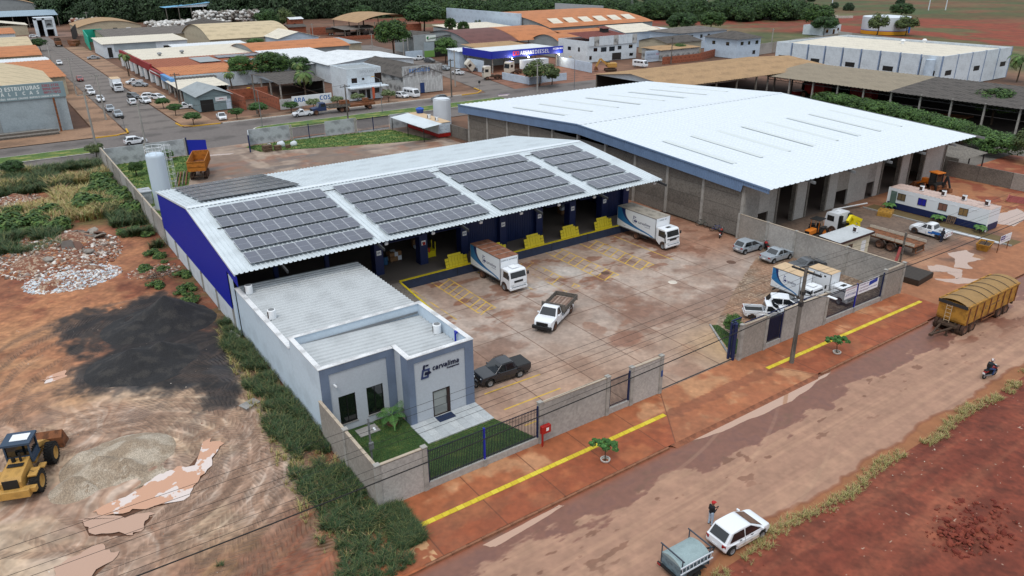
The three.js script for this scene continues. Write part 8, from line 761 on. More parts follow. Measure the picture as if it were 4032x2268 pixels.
for (const [b, x, z, fx, fz, l] of [[cs, 9.3,-158.7,0,1, 'silver sedan second from the avenue on the left kerb'],[cw, 9.4,-188,0,1, 'white hatchback, fourth parked on the left kerb'],[cw, 9.8,-195,0,1, 'white hatchback, fifth parked on the left kerb'],[cw, 10.1,-266,0,1, 'white hatchback parked alone up the side street'],[cs, 21.7,-275.4,1,0.1, 'pale sedan parked across the pavement by the long white shed'],[cw, 15.1,-165,0,-1, 'white hatchback driving away with brake lights'],[cw, 18,-165.3,0.2,0.9, 'white hatchback first on the right kerb'],[cw, 20.2,-171.6,0.9,0.3, 'white hatchback behind the dark grey car'],[cw, 21.6,-168.6,0.4,0.8, 'white hatchback closest to the workshop front'],[cs, 22.2,-194.5,0.7,0.6, 'silver sedan under the red fascia'],[cp, 22,-201.5,0.9,0.2, 'white pickup under the red fascia'],[cp, 23.4,-151,-1,0.2, 'white pickup beside the motorbike workshop'],[cp, 27,-132.6,0.1,1, 'white pickup on the corner pavement'],[cw, 70.5,-134,0.2,1, 'white car parked left at the RETISALES wall'],[cd, 75.5,-124.3,-1,-0.1, 'dark SUV driving on the avenue'],[cp, 111.2,-200.9,-1,-0.1, 'white pickup in front of the green gate'],[cd, 110.8,-192.5,0.4,0.9, 'dark car under the light green tree'],[cs, 105,-172.7,0.2,1, 'silver car beside the light green tree'],[cp, 103,-161.3,0.2,-1, 'white pickup driving up the cross street'],[cs, 229,-150,0.3,0.9, 'silver car parked left of the big white warehouse'],[cw, 12.6,-394.3,1,0.1, 'white car parked at the portal building'],[cw, 131.7,-339,1,0, 'white car parked in the brick yard'],[cw, 7.5,-118.0,1,0, 'white car passing behind the rear wall']]) { const o = dup(b, l, x, 0, z, head(fx, fz)); }
place(car('town_car', 'red hatchback parked on the left kerb of the side street', 'car', { L: 3.8, W: 1.62, H: 1.45, paintM: M.carRed }, 'cars of the town'),10.4,-217.6,0,1);
{ const t = boxTruck('white box truck with pinkish roof driving down the side street', { bl: 4.6, bw: 2.2, bt: 3.2, cl: 1.7, ch: 2.4, fx: 0.8, rx: -3, roofM: M.roofTan }); for (const c of [...t.children]) if (c.name === 'livery') t.remove(c); place(t, 15.9,-189,0,1);
  function tractorUnit(label, x, z, fx, fz, tilt) { const t = thing('truck_tractor', label, 'truck', 0,0,0,0, 'truck tractors'); place(t, x, z, fx, fz); const cab = part('cab', [smooth(ext([[0.3,1.0],[2.3,0.6],[2.4,1.4],[2.2,3.4],[1.7,3.7],[0.3,3.7]],2.4,0.12))], M.carCream, t); part('windshield', tri([[2.42,1.9,-1],[2.42,1.9,1],[2.26,3.1,0.95],[2.26,3.1,-0.95]],[[0,1,2,3]]), M.carGlass, cab); for (const s of [-1,1]) part('side_window', bx(1,0.8,0.02,1.5,2.1, s * 1.21), M.carGlass, cab); if (tilt) { cab.position.set(2.2,0.2,0); cab.rotation.z = -0.75; cab.position.x -= 1.0; cab.position.y += 0.9; } part('chassis', [bx(5.6,0.25,0.2,-0.6,0.8,0.4), bx(5.6,0.25,0.2,-0.6,0.8,-0.4), bx(1.2,0.6,2.2,-0.3,0.6,0), bx(1,0.15,1,-2,1.05,0)], M.mudDark, t); for (const s of [-1,1]) for (const q of [1.4,-1.5,-2.7]) wheel(t, q, 0.5, s * 1.0,0.5,0.4, { rimM: M.rimMud, tyreM: M.tyreMud, spokes: false }); return t; }
  tractorUnit('cream truck tractor parked on the garage forecourt', 105.2,-147,-0.9,-0.3); tractorUnit('white truck tractor behind the forecourt wall', 116,-152,-0.9,0.2); tractorUnit('truck tractor with its cab tilted forward at the garage', 112.8,-164,-0.95,-0.2, true); tractorUnit('white truck tractor in the brick yard', 137,-308,1,0.1);
  const gt = thing('grain_truck', 'long dark-tarped grain trailer in the brick yard', 'trailer', 129,0,-312,-0.3); part('body', [bx(11,1.3,2.4,0,1.2,0)], M.wood, gt); part('tarpaulin', rbx(11,1,2.4,0.4,0,2.4,0), M.darkGrey, gt); for (const s of [-1,1]) for (const q of [-4,-2.8,3.5]) wheel(gt, q, 0.5, s, 0.5,0.4, { spokes: false }); const st = thing('white_trailer', 'white box trailer parked under the blue fascia', 'trailer', 124,0,-152,0); part('box', rbx(9,2.6,2.4,0.05,0,1.1,0), M.whiteWall, st); for (const s of [-1,1]) for (const q of [-3,-2,3]) wheel(st, q, 0.45, s, 0.45,0.4, { spokes: false });
  const ot = thing('old_truck', 'old blue truck with long muddy machinery bed on the avenue', 'truck', 46.6,0,-125.8, PI - 0.03); part('cab', [smooth(ext([[-0.9,0.7],[2.2,0.7],[2.3,1.35],[0.9,1.55],[0.5,2.4],[-0.7,2.4],[-0.9,1.5]],1.9,0.08))], mat(0x223258,0.55), ot); part('windshield', tri([[0.95,1.6,-0.8],[0.95,1.6,0.8],[0.6,2.3,0.75],[0.6,2.3,-0.75]],[[0,1,2,3]]), M.carGlass, ot); for (const s of [-1,1]) part('side_window', bx(0.9,0.55,0.02,-0.15,1.65, s * 0.96), M.carGlass, ot); part('grille', bx(0.05,0.6,1.6,2.3,0.65,0), M.black, ot); part('bed', [bx(5,0.2,2.3,-3.8,1.1,0), bx(5,0.4,0.08,-3.8,1.3,1.15), bx(5,0.4,0.08,-3.8,1.3,-1.15)], M.woodGrey, ot); part('machinery', [bx(6,0.5,1.8,-9.4,0.9,0), beam([-7,1.2,0.5],[-12.6,1.6,0.2],0.3,0.5), bx(2,1.1,1.2,-5.4,1.3,0), bx(1.2,1.4,1,-10.4,1,0)], M.rust, ot); for (const s of [-1,1]) for (const q of [1.5,-4.4,-5.6,-11]) wheel(ot, q, 0.52, s * 0.9,0.52,0.34, { rimM: M.rimMud, tyreM: M.tyreMud, spokes: false });
  for (const [x, z, l, b] of [[72.9,-133.6, 'white van parked right at the RETISALES wall', 1],[156.4,-140.4, 'white minibus beside the excavator', 1]]) { const v = thing('van', l, 'van', x, 0, z, head(0.15,1), 'vans of the town'); part('body', [smooth(ext([[-2.4,0.35],[2.4,0.35],[2.45,1.0],[1.9,1.95],[1.5,2.1],[-2.4,2.1]],1.8,0.1))], M.carWhite, v); part('windshield', tri([[2.42,1.1,-0.75],[2.42,1.1,0.75],[1.96,1.92,0.7],[1.96,1.92,-0.7]],[[0,1,2,3]]), M.carGlass, v); for (const s of [-1,1]) { for (let k = 0; k < 3; k++) part('side_window', bx(1,0.5,0.02,1.2 - k * 1.2,1.3, s * 0.91), M.carGlass, v); for (const q of [1.6,-1.5]) wheel(v, q, 0.34, s * 0.8,0.34,0.2, { spokes: false }); } }
  const ex = thing('excavator', 'yellow excavator beside the hotel block wall', 'excavator', 143,0,-139.2,2.6); part('house', [rbx(2.8,1.3,2.4,0.15,-0.4,1.1,0)], M.machine, ex); part('cab', rbx(1.3,1.5,1,0.1,0.7,1.3,0.7), M.glass, ex); part('boom', [beam([0.9,1.8,-0.2],[3.2,3.6,-0.2],0.4,0.6), beam([3.2,3.6,-0.2],[4.4,1.4,-0.2],0.35,0.5)], M.machine, ex); part('bucket', ext([[3.7,0.3],[4.9,0.3],[4.6,1.4],[4.0,1.2]],1.2), M.rust, ex); for (const s of [-1,1]) part('track', rbx(3.6,0.8,0.6,0.35,0,0, s * 1.0), M.mudDark, ex);
  const rl = thing('scrap_truck', 'muddy truck loaded with scrap on the upper side street', 'truck', 17.2,0,-338, head(0,1)); part('body', [rbx(5,1.2,2.2,0.1,-1,0.9,0), rbx(1.6,1.5,2,0.1,2.3,0.7,0)], M.rust, rl); part('load', [bx(3,0.8,1.8,-1,2,0,0.2), bx(1.5,0.6,1.5,-2,2.6,0,0.6)], M.mudDark, rl); for (const s of [-1,1]) for (const q of [2,-1.8]) wheel(rl, q, 0.5, s, 0.5,0.35, { rimM: M.rimMud, spokes: false }); const ft = thing('shop_flag', 'orange feather flag beside the furniture shop', 'flag', 61.9,0,-132.2,0.2); part('pole', cyl(0.03,0.03,3.6), M.steel, ft); part('cloth', ext([[0.05,0.8],[0.7,0.9],[0.8,3.2],[0.4,3.6],[0.05,3.5]],0.03), mat(0xc05a3a, 0.8), ft); }
// ---------- heaps and rubble on the vacant lot ----------
function heap(label, name, x, z, rx, rz, h, m, seed, peaks) { const nr = 26, na = 64, P = [], F = [], base = gy(x, z); const hh = (u, v) => { let s = 0; for (const [px, pz, pr, ph] of peaks) { const d = hyp((u - px) / pr, (v - pz) / pr); s = max(s, ph * max(0,1 - d) ** 1.15 * (1 + 0.0)); } const e = hyp(u, v); return h * s * sst(1.0,0.72, e) + (fbm(u * 5 + seed, v * 5,4) - 0.5) * 0.16 * h * sst(1.05,0.7, e) - 0.12 * sst(0.85,1.05, e); }; for (let i = 0; i <= nr; i++) for (let j = 0; j < na; j++) { const q = i / nr * 1.05, a = j / na * 6.283, rr = q * (1 + 0.16 * (vn(cos(a) * 2 + seed, sin(a) * 2) - 0.5)), u = cos(a) * rr, v = sin(a) * rr; P.push([u * rx, hh(u, v), v * rz]); } for (let i = 0; i < nr; i++) for (let j = 0; j < na; j++) { const a = i * na + j, b = i * na + (j + 1) % na; F.push([a, b, b + na, a + na]); } const o = solo(name, smooth(tri(P, F),1.2), m, label, 'heap'); o.position.set(x, base + 0.02, z); return o; }
M.gravel = new THREE.MeshStandardMaterial({ roughness: 0.95, map: dtex(512,512,(i, j) => { const g = tfbm(i, j, 512,128,2), t = tfbm(i, j, 512,5,4); return mul(mix([40,40,42],[56,54,53], sst(0.4,0.7, t)),0.55 + g * 0.9); }, { rep: 1 / 3 }) }); M.sand = new THREE.MeshStandardMaterial({ roughness: 0.95, map: dtex(512,512,(i, j) => { const g = tfbm(i, j, 512,100,2), t = tfbm(i, j, 512,4,5); return mul(mix([146,130,112],[172,160,144], sst(0.35,0.65, t)),0.75 + g * 0.5); }, { rep: 1 / 4 }) });
heap('tall black gravel heap near the warehouse side wall', 'gravel_heap', -5.2,-34.6,5.2,4.8,2.5, M.gravel, 3,[[0.15,-0.1,0.75,1],[-0.4,0.1,0.6,0.45],[0.55,0.2,0.45,0.35]]); heap('lower black gravel heap in front of the tall one', 'gravel_heap', -8.3,-27.4,4.6,3.5,1.7, M.gravel, 8,[[-0.1,0,0.85,0.9],[0.4,-0.1,0.6,0.8],[-0.5,0.2,0.4,0.5]]);
heap('large pale sand heap beside the wheel loader', 'sand_heap', -11.9,-14.2,3.9,3.3,1.35, M.sand, 12,[[-0.3,0.25,0.55,1],[0.25,-0.1,0.8,0.75],[-0.5,-0.35,0.5,0.6],[0.0,0.45,0.4,0.85]]);
heap('smaller sand heap touching the loader wheels', 'sand_heap', -14.7,-12.6,1.7,1.6,0.95, M.sand, 15,[[0,0,0.9,1],[0.3,0.3,0.5,0.7]]);
{ const mm = tmat(dtex(256,256,(i, j) => { const t = tfbm(i, j, 256,12,4), g = tfbm(i, j, 256,64,2); return mul(mix([118,76,58],[158,136,116], sst(0.4,0.65, t)),0.6 + g * 0.8); }, { rep: 1 / 3 }),0.95), RB = [[-10.8,-60.5,6.2,8.4,1.25,20],[-10.4,-51.2,4.4,3.4,0.9,24],[-14.5,-89,4,3,0.8,28],[-3.2,-48.5,2.6,1.8,0.35,30]], lb = ['large brick rubble heap in the vacant lot', 'white plaster rubble heap in front of the brick rubble', 'rubble heap among the weeds at the left edge', 'low spill of rubble and sticks near the side wall'];
  RB.forEach(([x, z, rx, rz, h, s], i) => heap(lb[i], 'rubble_heap', x, z, rx, rz, h, mm, s, [[0,0,1,0.8],[0.3,-0.4,0.6,1],[-0.4,0.3,0.5,0.9]]));
  const cg = (() => { const g = new THREE.IcosahedronGeometry(0.5,0).toNonIndexed(), r = rng(4), mp = {}; const p = g.attributes.position; for (let i = 0; i < p.count; i++) { const k = [p.getX(i), p.getY(i), p.getZ(i)].map(v => v.toFixed(2)).join(); const s = mp[k] || (mp[k] = 0.7 + r() * 0.6); p.setXYZ(i, p.getX(i) * s * 1.2, p.getY(i) * s * 0.7, p.getZ(i) * s); } g.computeVertexNormals(); return g; })(), sg = new THREE.BoxGeometry(1,0.3,0.7).toNonIndexed();
  const topY = (x, z) => { let y = gy(x, z); for (const [cx, cz, rx, rz, h] of RB) { const d = hyp((x - cx) / rx, (z - cz) / rz); y = max(y, gy(cx, cz) + h * max(0,0.95 - d) * 0.85); } return y; };
  const rc = [0x8a5a44,0x9a6850,0x7a5040,0xb0a294,0xc4bab0,0x8d8178,0xa3714f, 0x6f5f56,0xd8d4ce], wc = [0xd6d6d4,0xc4ccd2,0xb9c8d4,0xe2e0dc, 0xa8a8a6,0x9a7564];
  const cm = mat(0xffffff, 0.95); const inE = (r, k) => { const [cx, cz, rx, rz] = RB[k], a = r() * 6.283, q = Math.sqrt(r()) * 1.05; return [cx + cos(a) * q * rx, cz + sin(a) * q * rz]; };
  scatter('brick_rubble', 'broken bricks and concrete bits covering the large heap', 'rubble', cg, cm, 4200,71, r => { const [x, z] = inE(r, 0); return [x, topY(x, z), z, 0.1 + Math.pow(r(),3) * 0.45, rc[floor(r() * 9)],1.5]; }); scatter('plaster_rubble', 'white and bluish plaster bits on the front heap', 'rubble', cg, cm, 2600,72, r => { const [x, z] = inE(r, 1); return [x, topY(x, z), z, 0.08 + Math.pow(r(),3) * 0.35, wc[floor(r() * 6)],1.5]; }); scatter('brick_rubble', 'broken bricks on the heap among the weeds', 'rubble', cg, cm, 700,73, r => { const [x, z] = inE(r, 2); return [x, topY(x, z), z, 0.12 + r() * r() * 0.4, rc[floor(r() * 9)],1.5]; }); scatter('brick_rubble', 'scattered bits and sticks near the side wall', 'rubble', cg, cm, 420,74, r => { const [x, z] = inE(r, 3); return [x, topY(x, z), z, 0.06 + r() * r() * 0.3, rc[floor(r() * 9)],1.5]; }); scatter('scattered_stones', 'stones and litter scattered over the lot', 'stones', cg, cm, 900,75, r => { const x = -0.5 - r() * 24, z = -90 + r() * 92; return [x, gy(x, z), z, 0.03 + r() * r() * 0.12, rc[floor(r() * 9)],1]; });
  scatter('scattered_stones', 'pale stones and clods scattered on the red earth', 'stones', cg, cm, 1500,76, r => { const x = -5 + r() * 70, z = 15.8 + r() * 22; return [x, -0.06 + (fbm(x / 3, z / 3,4) - 0.4) * 0.3, z, 0.03 + r() * r() * 0.1, r() < 0.3 ? 0xc4b4a4 : 0x7a4030,1]; }); scatter('earth_clods', 'heap of broken red clods on the red earth', 'clods', cg, cm, 330,77, r => { const a = r() * 6.283, q = r(); const x = 26.2 + cos(a) * q * 3.6 + q * q * 1.2, z = 21.4 + sin(a) * q * 2.0; return [x, 0.0 + (1 - q) * 0.2, z, 0.08 + r() * r() * 0.4, r() < 0.5 ? 0x6a2c20 : 0x7d3a2a, 1.5]; });
  const r = rng(91), sm = [0x8b857e, 0x9a938a, 0x6f6a66,0x7d4a3a].map((c, i) => tmat(mottle(c, 0x6a625a, 1 + i * 0.3, { amt: 0.7 }),0.95)); const SL = [[-7.8,-65.5,1.6],[-6.6,-66.3,1.3],[-7.0,-64,1.8],[-5.9,-64.9,1.2],[-8.6,-66.8,1.1],[-6.2,-63.2,1.4],[-9.8,-59.5,1.3],[-9.0,-59.2,1.2],[-8.0,-57.6,0.9],[-12,-57,0.9]], sn = ['largest tilted', 'far right', 'middle grey', 'small dark red', 'uppermost', 'lower right', 'left of the upright pair of', 'right of the upright pair of', 'small buried', 'lone left']; SL.forEach(([x, z, s], i) => { const g = new THREE.CylinderGeometry(s * 0.6, s * 0.62,0.14,5 + i % 3); g.rotateY(r() * 6); const o = solo('concrete_slab', uvBox(g), sm[i % 4], sn[i] + ' broken concrete slab on the brick rubble', 'slab', 'broken slabs on the rubble'); o.position.set(x, topY(x, z) + 0.25, z); o.rotation.set((r() - 0.5) * 1.1 + (i === 6 || i === 7 ? 0.5 : 0), r() * 6,(r() - 0.5) * 1.1); });
  const st = thing('stick_pile', 'tangle of old sticks and planks lying by the side wall', 'sticks', 0,0,0); for (let i = 0; i < 26; i++) { const x = -2.8 + (r() - 0.5) * 2.6, z = -46.4 + (r() - 0.5) * 1.6, a = r() * 3.14, l = 0.5 + r() * 0.9; part('stick', bar([x - cos(a) * l, 0.1 + r() * 0.3, z - sin(a) * l],[x + cos(a) * l, 0.15 + r() * 0.4, z + sin(a) * l],0.03,4), i % 3 ? M.wood : M.woodGrey, st); }
  solo('stone_slab', [bx(0.9,0.08,1.6,-0.75,0.2,-27.6,0.2,0,0.5)], M.conc, 'grey stone slab leaning against the office side wall', 'slab'); solo('stone_slab', [bx(1.3,0.07,0.9,-2.75,0.02,-16.1,0.35)], M.conc, 'grey stone slab lying by the weeds', 'slab');
}
// puddles on the lot (terrain dips under them)
for (const [P, s, m] of [[LOTP[0],31, M.foamWater],[LOTP[1],32, M.water],[LOTP[2],33, M.water],[LOTP[3],34, M.foamWater]]) { const o = struct('puddle', shapeXZ(blob(P, s, 0.5,8),-0.075), m); }
// ---------- yard equipment ----------
{ const t = thing('water_tower', 'slim white cylindrical water tower with caged ladder', 'water tower', 3.1,0,-72.6); part('tank', lathe([[0.01,7.4],[1.0,7.4],[1.16,7.25],[1.18,7.0],[1.18,0.05],[1.25,0]],36), M.officeSide, t); part('guard_rail', [7.9,8.35].map(y => new THREE.TorusGeometry(1.12,0.03,5,28).rotateX(PI / 2).translate(0, y, 0)), M.whitePaint, t); for (let i = 0; i < 8; i++) part('rail_post', bar([cos(i * 0.785) * 1.12,7.3, sin(i * 0.785) * 1.12],[cos(i * 0.785) * 1.12,8.35, sin(i * 0.785) * 1.12],0.025,5), M.whitePaint, t); part('ladder', [bar([1.32,0.3,-0.22],[1.32,8.4,-0.22],0.025,5), bar([1.32,0.3,0.22],[1.32,8.4,0.22],0.025,5), ...Array.from({ length: 24 }, (_, i) => bar([1.32,0.5 + i * 0.33,-0.22],[1.32,0.5 + i * 0.33,0.22],0.015,4))], M.whitePaint, t); part('ladder_cage', [...[2.4,3.4,4.4,5.4,6.4,7.4,8.3].map(y => new THREE.TorusGeometry(0.4,0.02,4,16).rotateX(PI / 2).translate(1.66, y, 0)), ...[[2.06,0],[1.85,0.34],[1.85,-0.34]].map(([x, z]) => bar([x, 2.4, z],[x, 8.3, z],0.015,4))], M.whitePaint, t); part('hatch', bx(0.6,0.7,0.08,0.35,0.6,1.16), M.whiteWall, t); part('plinth', cyl(1.6,1.6,0.12,0,0,0,28), M.conc, t); }
solo('pump_shed', [b2(0.4,2.2,0,1.7,-77.6,-75.4), b2(0.3,2.3,1.7,1.82,-77.7,-75.3)], M.render, 'low rendered pump shed next to the water tower', 'shed');
{ const t = thing('guard_container', 'white container cabin with red base stripe and sheet canopy', 'container', 0,0,0); part('shell', rbx(2.6,2.0,12.6,0.05,56.0,0.75,-94.6), M.whiteWall, t); part('base_stripe', b2(54.68,57.32,0.1,0.75,-100.9,-88.28), M.red, t); part('door', b2(54.62,54.7,0.75,2.6,-95.6,-94.7), M.black, t); part('window', b2(54.64,54.7,1.4,2.3,-98.6,-97.3), M.glass, t); for (let i = 0; i < 2; i++) for (let k = 0; k < 3; k++) part('end_panel', b2(54.85 + i * 1.2,55.9 + i * 1.2,0.9 + k * 0.6,1.4 + k * 0.6,-88.3,-88.24), M.officeSide, t); part('canopy', ribbed('z', -100.2,-86.6,54.6,2.95,50.7,2.55,0.5,0.05), M.whiteRoof, t); for (const z of [-99.8,-93.3,-87]) part('canopy_post', bx(0.1,2.5,0.1,50.9,0, z), M.black, t); part('roof', b2(54.6,57.4,2.75,2.8,-101,-88.2), M.roofTan, t); }
{ const t = thing('roof_tank', 'round blue water tank on the guard container', 'tank', 57,2.8,-99.6); part('barrel', lathe([[0.01,0],[0.65,0],[0.8,0.75],[0.84,0.78],[0.84,0.86],[0.6,1.0],[0.01,1.08]],20), mat(0x1b4fb0,0.5), t); part('lid', cyl(0.3,0.28,0.08,0,1.05), mat(0x1b4fb0,0.5), t); const w = thing('storage_tank', 'big white cylindrical tank behind the guard container', 'tank', 62,0,-99.5); part('shell', lathe([[0.01,5.3],[1.2,5.25],[1.75,5.05],[1.78,4.9],[1.78,0]],32), M.whiteWall, w); part('ladder', [bar([1.85,0,-0.25],[1.85,5.3,-0.25],0.03), bar([1.85,0,0.25],[1.85,5.3,0.25],0.03), ...Array.from({ length: 12 }, (_, i) => bar([1.85,0.4 + i * 0.4,-0.25],[1.85,0.4 + i * 0.4,0.25],0.02,4))], M.steel, w); part('top_ring', new THREE.TorusGeometry(1.7,0.05,5,28).rotateX(PI / 2).translate(0,5.12,0), M.steel, w); }
dup(acProto, 'round white air conditioner unit at the near end of the guard container roof', 55.6,2.8,-90.4,0.4); dup(acProto, 'round white air conditioner unit in the middle of the guard container roof', 55.6,2.8,-93.4,0.4);
{ const s = thing('steel_beams', 'rusty steel beams stacked on the rear lawn', 'beams', 0,0,0); for (let i = 0; i < 4; i++) part('beam', beam([8.8 + i * 0.45,0.15,-90.5],[6.6 + i * 0.5,0.15,-82.6],0.16,0.25), i % 2 ? M.rust : M.concDark[2], s); const r = rng(66); [['brown crate by the rear wall, leftmost', 25.2,-97.2,1.3, M.wood],['brown crate by the rear wall, second', 27.0,-97.0,1.0, M.wood],['small brown crate by the rear wall, third', 29,-97.4,0.7, M.wood]].forEach(([l, x, z, q, m]) => { const t = thing('crate', l, 'crate', x, 0, z, r(), 'crates by the rear wall'); for (let k = 0; k < 3; k++) { part('slat', bx(1.1,0.2,0.04,0,0.06 + k * 0.25,0.42), m, t); part('slat', bx(1.1,0.2,0.04,0,0.06 + k * 0.25,-0.42), m, t); part('slat', bx(0.04,0.2,0.8,0.55,0.06 + k * 0.25,0), m, t); part('slat', bx(0.04,0.2,0.8,-0.55,0.06 + k * 0.25,0), m, t); } part('lid', bx(1.15,0.04,0.9,0,0.8,0), m, t); t.scale.setScalar(q); });
  for (const [x, z, s, l] of [[28.3,-99,1, 'white bulk sack leaning on the rear wall'],[30.5,-98.6,0.8, 'smaller white bulk sack by the rear wall'],[26.3,-99.6,0.7, 'white bulk sack between the crates']]) { const g = new THREE.SphereGeometry(0.7,14,10), p = g.attributes.position; for (let i = 0; i < p.count; i++) { const k = 1 + (fbm(p.getX(i) * 2 + x, p.getZ(i) * 2 + p.getY(i),3) - 0.5) * 0.6; p.setXYZ(i, p.getX(i) * k, max(-0.45, p.getY(i) * k * 0.9), p.getZ(i) * k); } g.computeVertexNormals(); const o = solo('bulk_sack', g, M.whiteWall, l, 'sack', 'sacks by the rear wall'); o.position.set(x, 0.45 * s, z); o.scale.setScalar(s); } }
// ---------- contractor's yard ----------
{ const t = thing('site_container', 'long white site container with navy base and five windows', 'container', 0,0,0); const X = 80.9, sm = M.whitePaint; part('shell', rbx(2.75,1.85,12.5,0.04,82.27,0.85,-9.15), M.white, t); part('base_band', b2(X - 0.01,83.66,0.05,0.86,-15.42,-2.88), M.navy, t); part('roof', ribbed('z', -15.42,-2.88, X, 2.72,83.65,2.72,0.5,0.04), tmat(mottle(0xb49a90,0xc9b5ac, 2, { amt: 0.8 }),0.8), t); part('corner_post', [b2(X - 0.03, X + 0.1,0,2.74,-2.97,-2.84), b2(X - 0.03, X + 0.1,0,2.74,-15.46,-15.33)], sm, t); part('door', b2(X - 0.03, X + 0.01,0.3,2.35,-15.05,-14.25), new THREE.MeshPhysicalMaterial({ color: 0x59706a, roughness: 0.1, clearcoat: 1 }), t, 'glass door at the far end');
  const wc = [0x6e5f48,0x10209a, 0x7d5a50,0x8a7048]; [[-13.6,0],[-10.9,1],[-8.3,2],[-5.8,3]].forEach(([z, i]) => { const w = part('window', b2(X - 0.035, X + 0.01,1.35,2.2, z - 0.5, z + 0.5), new THREE.MeshPhysicalMaterial({ color: wc[i], roughness: 0.2, clearcoat: 0.6 }), t); part('window_frame', [b2(X - 0.06, X, 1.32,1.36, z - 0.53, z + 0.53), b2(X - 0.06, X, 2.19,2.23, z - 0.53, z + 0.53), b2(X - 0.06, X, 1.36,2.19, z - 0.53, z - 0.49), b2(X - 0.06, X, 1.36,2.19, z + 0.49, z + 0.53), b2(X - 0.06, X, 1.36,2.19, z - 0.02, z + 0.02)], M.darkGrey, w); part('lamp_rail', b2(X - 0.04, X, 2.3,2.35, z + 0.8, z + 1.6), sm, t); });
  [[-12, 'far end'],[-9.2, 'second from far end'],[-6.7, 'third from far end'],[-4, 'near end']].forEach(([z, l]) => dup(acProto, 'round white air conditioner unit on the site container roof, ' + l, 82.4,2.75, z, 0.6,0.85)); }
{ const t = thing('site_hut', 'cream site hut with ribbed white roof and brown fascia', 'hut', 0,0,0); part('wall', b2(56.2,61.9,0,2.85,-8.55,-6.5), tmat(mottle(0xd2cbb4,0xc2b89c, 2),0.85), t); part('fascia', [b2(55.9,62.2,2.78,3.0,-6.28,-6.2), b2(62.15,62.22,2.78,3.0,-8.8,-6.281), b2(55.85,55.92,2.78,3.0,-8.8,-6.281)], mat(0x3b2320,0.7), t); part('roof', ribbed('x', 55.92,62.15,-6.28,2.98,-8.85,3.08,0.3,0.04), M.officeRoof, t); part('window', b2(57.9,58.7,1.1,2.3,-6.51,-6.47), M.glass, t); part('door', b2(60.4,61.2,0.02,2.2,-6.51,-6.47), M.whitePaint, t); dup(acProto, 'round white air conditioner unit on the site hut roof', 60.2,3.05,-7.3,0.6,0.85); }
